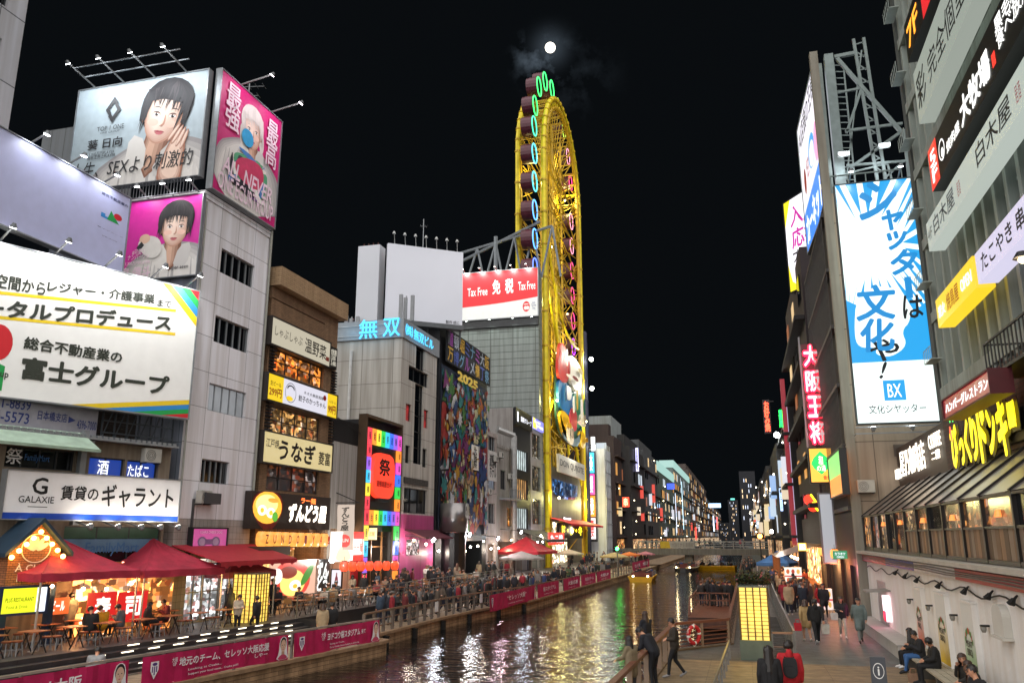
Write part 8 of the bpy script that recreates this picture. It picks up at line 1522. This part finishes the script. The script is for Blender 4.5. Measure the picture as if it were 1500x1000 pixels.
for i in range(44):
    y = rg.uniform(42.5, 59.5); x = lerp_x(WE, y) - rg.choice([.5, .95, 1.45, 2.0]) - rg.uniform(0, .25); pl_.append((x, y, -.5, rg.uniform(-1.8, -.9) if rg.random() < .7 else rg.uniform(0, 6.28)))
crowd(pl_, 'behind the brown posted railing', 'crowd behind the brown posted railing', ST)
pl_ = []
for i in range(48):
    y = rg.uniform(62, 104); x = lerp_x(WE, y) - rg.uniform(.5, 4.2); pl_.append((x, y, -.5 if x > lerp_x(TE, y) else .3, rg.uniform(0, 6.28)))
crowd(pl_, 'above the small pink banners', 'crowd above the far pink banners', ST)
crowd([(rg.uniform(-23.6, -14.8), rg.uniform(106, 150), .3 if rg.random() < .5 else -.2, rg.uniform(0, 6.28)) for i in range(38)], 'in the crowd below the wheel', 'distant crowd on the left bank', ST)
crowd([(-16 + i * .95 + rg.uniform(-.3, .3), YBR + rg.uniform(.6, 4.5), 2.2, rg.uniform(0, 6.28)) for i in range(18)], 'crossing the far footbridge', 'people on the far footbridge', ST, .8)
crowd([(lerp_x(TE, y) - rg.uniform(.5, 3.4), y, .3, rg.uniform(0, 6.28)) for y in [rg.uniform(46, 78) for i in range(26)]], 'on the upper terrace', 'people on the upper terrace', ST)
crowd([(-23.4 + rg.uniform(0, 1.6), y, .3, 1.5) for y in (35.0, 35.8, 36.6, 37.6, 38.6, 33.8)], 'under the long red awning', 'people under the long red awning', ST)
crowd([(x, y, z, a) for (x, y, z), a, k in SEATS if k == 1 and rg.random() < .42], 'seated behind the steel railing', 'people seated behind the steel railing', ['c_sit'])
crowd([(-2.9 + .36 * (i % 6) + rg.uniform(-.1, .1), 58.5 + 1.1 * (i // 6) + rg.uniform(-.4, .4), -.4, rg.uniform(-.7, .7)) for i in range(14)], 'on the timber pontoon', 'huddle on the timber pontoon', ST, .95)
crowd([(rg.uniform(-.3, 1.2), rg.uniform(80, 120), 0, rg.uniform(0, 6.28)) for i in range(14)], 'far beyond the right hedge', 'people far down the right bank', ST, .8)
crowd([(rg.uniform(1.9, 4.2), rg.uniform(47, 75), 0, rg.choice([0, 3.14, 3.0, .2, 1.5])) for i in range(34)], 'by the lit promenade shops', 'walkers by the lit promenade shops', ['c_walk', 'c_walk_coat', 'c_bulk', 'c_coat', 'c_phone'], .55)
for bt, p, L_, W_, rz in BOATS:
    M4 = Matrix.Rotation(rz, 4, 'Z'); pl_ = []
    for i in range(4):
        for s_ in (-.6, .6):
            if rg.random() < .85: q = M4 @ V((s_ * W_ / 2.4, -L_ / 2 + 1.0 + i * (L_ - 2.6) / 3, 0)); pl_.append((p.x + q.x, p.y + q.y, -1.15 + .25, rz + rg.uniform(-.4, .4)))
    crowd(pl_, 'in the ' + ('moored yellow boat' if p.x < -12 else 'dark tour boat' if p.x < -6 else 'boat under the bridge'), 'boat passengers', ['c_sit'], .8)

# people one can tell apart
def G(px, py, z=0.0): p = gnd(px, py, z); return (p.x, p.y, z)
N = dict(near=True)
person('person in a dark brown jacket and black trousers walking left on the boardwalk', G(990, 992), 1.75, 'n_walk', '#2e271e', '#121316', 'short', None, 1.0, 0, '#8a8888', J={**Jw(1), 'eR': (.22, .0, 1.13), 'wR': (.12, .2, 1.1), 'eL': (-.22, .02, 1.12), 'wL': (-.08, .22, 1.08), 'hed': (0, .06, 1.575)}, bulk=.02, **N)
LEAN = dict(pel=(0, -.06, .93), che=(0, .14, 1.22), nek=(0, .26, 1.34), hed=(0, .38, 1.41), sL=(-.185, .2, 1.3), sR=(.185, .2, 1.3), eL=(-.22, .24, 1.03), eR=(.22, .24, 1.03), wL=(-.2, .42, .95), wR=(.2, .3, .8), hL=(-.09, -.06, .9), hR=(.09, -.06, .9))
def onrail(y, dx=.35): return (lerp_x([(-3.12, 14), (-2.72, 32.5)], y) + dx, y, 0)
q = G(958, 1006); person('person in a navy track jacket bending over the wooden handrail', (q[0], q[1], 0), 1.15, 'n_lean', '#14161e', '#101116', 'short', None, 1.03, 0, None, J=LEAN, bulk=.018, **N)
WAIT = dict(eL=(-.22, .1, 1.16), wL=(-.2, .36, 1.06), eR=(.22, .1, 1.16), wR=(.12, .36, 1.06), hed=(0, .04, 1.585))
q = gnd(946, 900, 1.55); person('person with long dark brown hair in a navy coat at the wooden handrail', (q.x, q.y, 0), .9, 'n_coatback', '#15171f', '#101116', 'long', None, .97, 1, None, J={**JN, **WAIT, 'wL': (-.24, .2, .95)}, coat=.7, bulk=.02, **N)
q = gnd(924, 936, 1.5); person('person with a pale smiling face in a beige coat leaning on the wooden handrail', (q.x, q.y, 0), .95, 'n_beige', '#7a6c54', '#2a2a2c', 'long', None, .93, 0, None, J={**WAIT}, coat=.4, bulk=.015, face=(1.0, -.55), **N)
q = G(1133, 1066); person('person with very long black hair in a black coat beside the red jacket', (q[0], q[1], 0), .1, 'n_blackcoat', '#0f0f12', '#101012', 'long', None, 1.0, 0, None, coat=.6, bulk=.012, **N)
q = G(1163, 1060); red_p = person('person in a bright red jacket carrying a black backpack', (q[0], q[1], 0), .05, 'n_red', '#b01620', '#15161a', 'short', None, 1.04, 0, None, bulk=.024, hood=True, **N)
def backpack(label, loc, rz, c, s=1.0):
    t = thing('backpack', label, 'backpack'); mb = MB()
    for w, d, z0, z1 in ((.15, .07, 0, .42), (.125, .115, .04, .24)):
        n = 14; prof = chaikin([(-w, z0), (w, z0), (w, z1 * .8), (w * .7, z1), (-w * .7, z1), (-w, z1 * .8)], 2); k = len(mb.v)
        P_ = Pl((0, 0), (1, 0)); P_.prism(mb, prof, -.06, d)
    o = obj('pack_body', mb, mat(c, .6, 0, .2, 8), t, bevel=.02); mb = MB()
    for x in (-.09, .09): mb.path([(x, .05, .4), (x * 1.2, .17, .46), (x * 1.3, .3, .3), (x * 1.2, .22, .02)], .016, 5)
    mb.box(-.04, -.122, .1, .04, -.116, .16); obj('strap', mb, mat('#0c0c0e', .6), t); t.location = loc; t.rotation_euler = (0, 0, rz); t.scale = (s, s, s); return t
backpack('black backpack with pocket worn on the bright red jacket', (q[0] + .0, q[1] - .16, 1.0), .05, '#101014', 1.05)
def tote(label, loc, c, h=.36):
    t = thing('bag', label, 'bag'); mb = MB(); mb.hexa([(-.13, -.05, 0), (.13, -.05, 0), (.13, .05, 0), (-.13, .05, 0), (-.16, -.04, h), (.16, -.04, h), (.16, .04, h), (-.16, .04, h)]); b_ = obj('pouch', mb, mat(c, .7, 0, .15, 8), t); mb = MB()
    for y in (-.035, .035): mb.path([(-.08, y, h), (-.06, y, h + .14), (.06, y, h + .14), (.08, y, h)], .009, 5)
    obj('handle', mb, mat(c, .7, 0, .15, 8), t); t.location = loc; return t
q = G(1198, 944); person('person in a black hooded jacket walking away with a white bag', q, .1, 'n_hood', '#101114', '#121318', 'short', None, 1.0, 0, '#a8a8a8', J=Jw(-1), bulk=.025, hood=True, **N); tote('white carrier bag held by the walker in the black hooded jacket', (q[0] + .34, q[1] + .02, .42), '#b8b4ac')
q = G(1188, 940); person('person in a tan coat and bare legs walking away with a red bag', (q[0] - .12, q[1], 0), .15, 'n_tan', '#a58a5e', '#b08468', 'bob', None, .95, 1, '#c0b8ac', J=Jw(1), coat=.55, bulk=.02, **N); tote('small red paper bag carried by the walker in the tan coat', (q[0] - .45, q[1] + .05, .42), '#c01c2c', .3)
q = G(1236, 934); person('person in a black cardigan and cream trousers with a pale shoulder bag', q, 3.1, 'n_cardi', '#1a1a1e', '#b0a898', 'long', None, .97, 1, '#c8c4bc', J={**Jw(1), **{k: v for k, v in PHONE.items() if k in ('eR', 'wR')}}, bulk=.018, **N); tote('pale shoulder bag at the hip of the walker in the black cardigan', (q[0] - .3, q[1] - .05, .72), '#c4beb4', .28)
q = G(1262, 941); person('person in a grey green long coat walking this way with a dark sling bag', q, 3.2, 'n_green', '#5e6a68', '#7a7c78', 'short', None, 1.0, 0, '#3a2420', J=Jw(-1), coat=.8, bulk=.02, **N)
for px, py, lb, c in ((1185, 880, 'person in a cream jacket with a beige backpack standing in the promenade middle', '#c0b8a8'), (1176, 880, 'person with a pale blue backpack walking away up the promenade', '#5a564e'), (1163, 884, 'person in a big black down jacket beside the bar fence', '#131316')):
    q = G(px, py + 12); person(lb, (q[0], q[1], 0), .1 if 'away' in lb else 3.0, 'c_bulk', c, '#24262c', 'short', None)
p_ = G(1176, 892); backpack('pale blue backpack on a walker in the promenade middle', (p_[0], p_[1] - .17, .98), .1, '#7c98a8')
# seated on the bench (facing the canal)
SB = dict(SIT)
person('person in a black jacket on the bench with crossed hands, nearest of the bench trio', (5.05, 27.2, 0), 1.6, 'n_sit', '#121212', '#101114', 'short', None, 1.02, 0, '#1a1a1a', J={**SIT, 'hed': (-.05, .12, 1.15)}, bulk=.03, **N)
person('person in blue jeans looking down at a phone on the bench', (5.05, 29.3, 0), 1.65, 'n_sit2', '#14151a', '#30588a', 'short', None, 1.0, 0, '#16161a', J={**SIT, 'wL': (-.04, .32, .84), 'wR': (.04, .32, .84), 'nek': (0, .05, 1.02), 'hed': (0, .14, 1.14), 'aL': (-.12, .52, .08), 'tL': (-.13, .68, .035)}, bulk=.025, **N)
person('person in black with white shoes at the far end of the bench', (5.05, 30.4, 0), 1.7, 'n_sit3', '#17181a', '#111114', 'long', None, .95, 0, '#c8c8c8', J={**SIT, 'hed': (.06, .06, 1.17)}, bulk=.025, face=(.5, .8), **N)
person('person with long hair in a dark olive jacket sitting at the lower right', (5.1, 23.8, 0), 1.9, 'n_sit4', '#221f1a', '#1a1a1c', 'long', None, 1.0, 1, None, J={**SIT, 'wR': (.05, .2, 1.0), 'eR': (.22, .12, .76)}, bulk=.03, face=(-.8, .6), **N)
person('person with hair over the face in a dark quilted jacket at the lower right', (5.1, 23.0, 0), 1.4, 'n_sit', '#26221e', '#1a1a1c', 'long', None, .97, 1)
person('person with curly brown hair cut off by the bottom edge at the right', (4.9, 21.9, 0), 1.5, 'n_sit2', '#1a1614', '#1a1a1c', 'bob', None, 1.0, 2)
person('person in a black high collar jacket at the bottom right corner', (4.75, 21.2, 0), 1.9, 'n_sit3', '#131417', '#1a1a1c', 'short', None, 1.05, 0)
tote('small tan handbag on the ground below the bench', (4.5, 27.6, 0), '#8a6a52', .24)
# left terrace
person('person in a cream fleece jacket standing on the left terrace steps', (-21.7, 33.3, -.02), -1.9, 'n_cream', '#b8aa94', '#15161a', 'short', None, .97, 1, '#2a2a2a', J=PHONE, bulk=.03, **N)
person('person all in black stepping up beside the left glowing pillar', (-21.2, 34.0, -.18), 1.4, 'n_step', '#101114', '#121317', 'short', None, 1.0, 0, None, J={**Jw(1), 'kL': (-.1, .22, .62), 'aL': (-.1, .2, .24), 'tL': (-.1, .35, .2)}, bulk=.025, **N)
p0 = G(150, 938, .3); yl = person('person in a yellow jacket with black shoulders seated under the left tent', (p0[0] - .1, p0[1], .3), 1.3, 'n_sit', '#c08a14', '#15161a', 'short', None, 1.0, 0, '#c8c8c8')
person('person in a grey hooded top and cap leaning over beside the yellow jacket', (p0[0] + .1, p0[1] + .75, .3), 1.9, 'n_sit2', '#5c5c60', '#15161a', 'cap', None, 1.0, 0, '#d0d0d0')
person('person in a black coat seated with back turned beside the yellow jacket', (p0[0] + .1, p0[1] - .85, .3), .5, 'n_sit', '#0f0f12', '#15161a', 'short', None, 1.02, 0)
person('person in a dark red jumper reading at a table near the tent leg', (p0[0] + .1, p0[1] + 3.4, .3), 2.6, 'n_sit2', '#5c1620', '#15161a', 'short', None, 1.0, 0)
person('person in black seated by the twin tent legs', (p0[0] + .2, p0[1] + 2.1, .3), -.6, 'n_sit3', '#141214', '#15161a', 'long', None, .97, 0)
person('person in a black coat standing behind the yellow jacket', (p0[0] - 1.3, p0[1] + 1.2, .3), -1.6, 'c_coat', '#101013', '#15161a', 'long', None)
person('person in a grey green coat standing by the warm stall', (p0[0] - 1.5, p0[1] - .1, .3), 1.4, 'c_coat', '#6a6a5e', '#15161a', 'short', None)
person('person in a black and white patterned jacket crouching behind the near banner', (-19.6, 22.6, -.5), .6, 'n_sit2', '#8a8a8a', '#15161a', 'short', None, 1.0, 0)
for px, py, c, lb in ((433, 906, '#a08c6c', 'person in a tan coat with back turned on the lower walkway'), (448, 902, '#101114', 'person in a black jacket with back turned beside the tan coat'), (561, 905, '#121214', 'person in black leaning on the rail end by the pink banner')):
    q = G(px, py, -.5) if px > 500 else (lerp_x(WE, 34.6 + (px - 433) * .04) - 1.9, 34.6 + (px - 433) * .045, -.5); person(lb, q, .6, 'c_coat' if px < 440 else 'c_bulk', c, '#2c2a26', 'short' if px > 440 else 'bob', None, 1.0, 1 if px < 440 else 0)
print('people', len([o for o in bpy.data.objects if o.name.startswith('person')]))
# ------------------------------------------------------------------ small service things on the facades
def ac_unit(pl, s, z, label, d=.02, w=.8):
    t = thing('air_conditioner', label, 'air conditioner', pl.pt(s, z, d), 'air conditioners on the facades'); mb = MB(); pl.box(mb, s - w / 2, z, s + w / 2, z + .6, d + .08, d + .4); obj('casing', mb, mat('#a8a69e', .5, .1, .15), t, bevel=.02); mb = MB()
    for k in range(3):
        r = .08 + .07 * k
        for i in range(14): a0, a1 = 6.283 * i / 14, 6.283 * (i + 1) / 14; mb.tube(pl.pt(s - .12 + r * math.cos(a0), z + .3 + r * math.sin(a0), d + .41), pl.pt(s - .12 + r * math.cos(a1), z + .3 + r * math.sin(a1), d + .41), .008, n=4)
    obj('fan_grille', mb, DK, t); mb = MB(); pl.box(mb, s - w / 2 + .05, z - .05, s - w / 2 + .1, z, d, d + .4); pl.box(mb, s + w / 2 - .1, z - .05, s + w / 2 - .05, z, d, d + .4); obj('bracket', mb, DK, t)
sp = FY(56.8)
for pl, s, z, lb in ((sp, -27.5, 11.2, 'grey air conditioner on the cream corner building side wall'), (sp, -25.6, 11.2, 'grey air conditioner on the cream corner building side wall'), (FL, 79.2, 8.2, 'grey air conditioner on the small pale building'), (FL, 81.4, 11.6, 'grey air conditioner on the small pale building'), (FL, 83.4, 12.2, 'grey air conditioner on the low grey block'), (FL, 86.9, 10.2, 'grey air conditioner on the low grey block'), (FL, 33.6, 5.6, 'grey air conditioner above the pink snack sign'), (bb, 5.9, 6.2, 'grey air conditioner on the beige building wall'), (FMA, 12.9, 7.2, 'grey air conditioner beside the blue tobacco window')): ac_unit(pl, s, z, lb)
for i, (a, b_) in enumerate((((-24.3, 38.3, 12.5), (-24.2, 46.6, 11.4)), ((-24.2, 46.6, 11.4), (-24.2, 57, 10.8)), ((-24.3, 64.6, 9), (-24.2, 82, 8.4)), ((5.2, 44, 8.6), (4.9, 58, 9.2)), ((4.9, 58, 13), (3.8, 93, 12)))):
    p = [V(a).lerp(V(b_), k / 12) - UP * (.5 * math.sin(math.pi * k / 12)) for k in range(13)]; cables('cable', ['thin black cable sagging across the brown building front', 'thin black cable sagging across the annex front', 'thin black cable sagging past the mural foot', 'thin black cable sagging along the alley beside the cyan billboard', 'thin black cable sagging along the dark maroon building'][i], [p], .02, BLKT)
rg = random.Random(8)
for i in range(16):
    y = 58 + i * 2.9; p = V((-24.0 + rg.uniform(.2, 1.6), y, rg.uniform(2.7, 3.9))); mb = MB(); mb.ball(p, .09); mb.tube(p, p + UP * .3, .012, mi=1); obj('bulb', mb, [emi('#fff4e4' if i % 3 else '#ffc88a', 24, False), BLKT], None, 'bare white bulb over the left terrace shops', 'lamp', 'bulbs over the left terrace shops')
    if i % 2 == 0: lamp(p - UP * .2, 70, '#fff0dc', .15)
mb = MB(); p = gnd(988, 818, .0); mb.tube((-14.6, 100, -.5), (-14.6, 100, 2.6), .07); mb.ball((-14.6, 100, 2.75), .2, 1); obj('signal_lamp', mb, [STEEL, emi('#2cff5a', 14, False)], None, 'green lamp on a post beside the moored yellow boat', 'lamp'); lamp((-14.3, 99.8, 2.75), 14, '#2cff5a', .2)

for i, (y, c, h) in enumerate(((58.5, '#f4f8ff', 3.9), (67, '#ffffff', 4.3), (75.5, '#ffd8e4', 4.0), (84, '#f0f6ff', 4.6), (92.5, '#fff0d8', 4.2), (100.5, '#dfe8ff', 4.4))):
    p = V((-22.2, y, h)); t = thing('shop_floodlight', 'glaring white floodlight on a bracket over the left bank shops', 'lamp', (-24.3, y, h), 'floodlights over the left bank shops'); mb = MB(); mb.bar((-24.4, y, h + .3), p + UP * .1, .06); obj('bracket', mb, DK, t); mb = MB(); mb.lathe([(.1, -.1), (.2, .06)], p, 10, 0, (.8, -.2, -.5)); mb.lathe([(.17, .061), (.17, .1)], p, 10, 1, (.8, -.2, -.5)); obj('lamp_head', mb, [DK, emi(c, 45, False)], t); lamp(p + V((.35, -.1, -.2)), 120, c, .2, t)
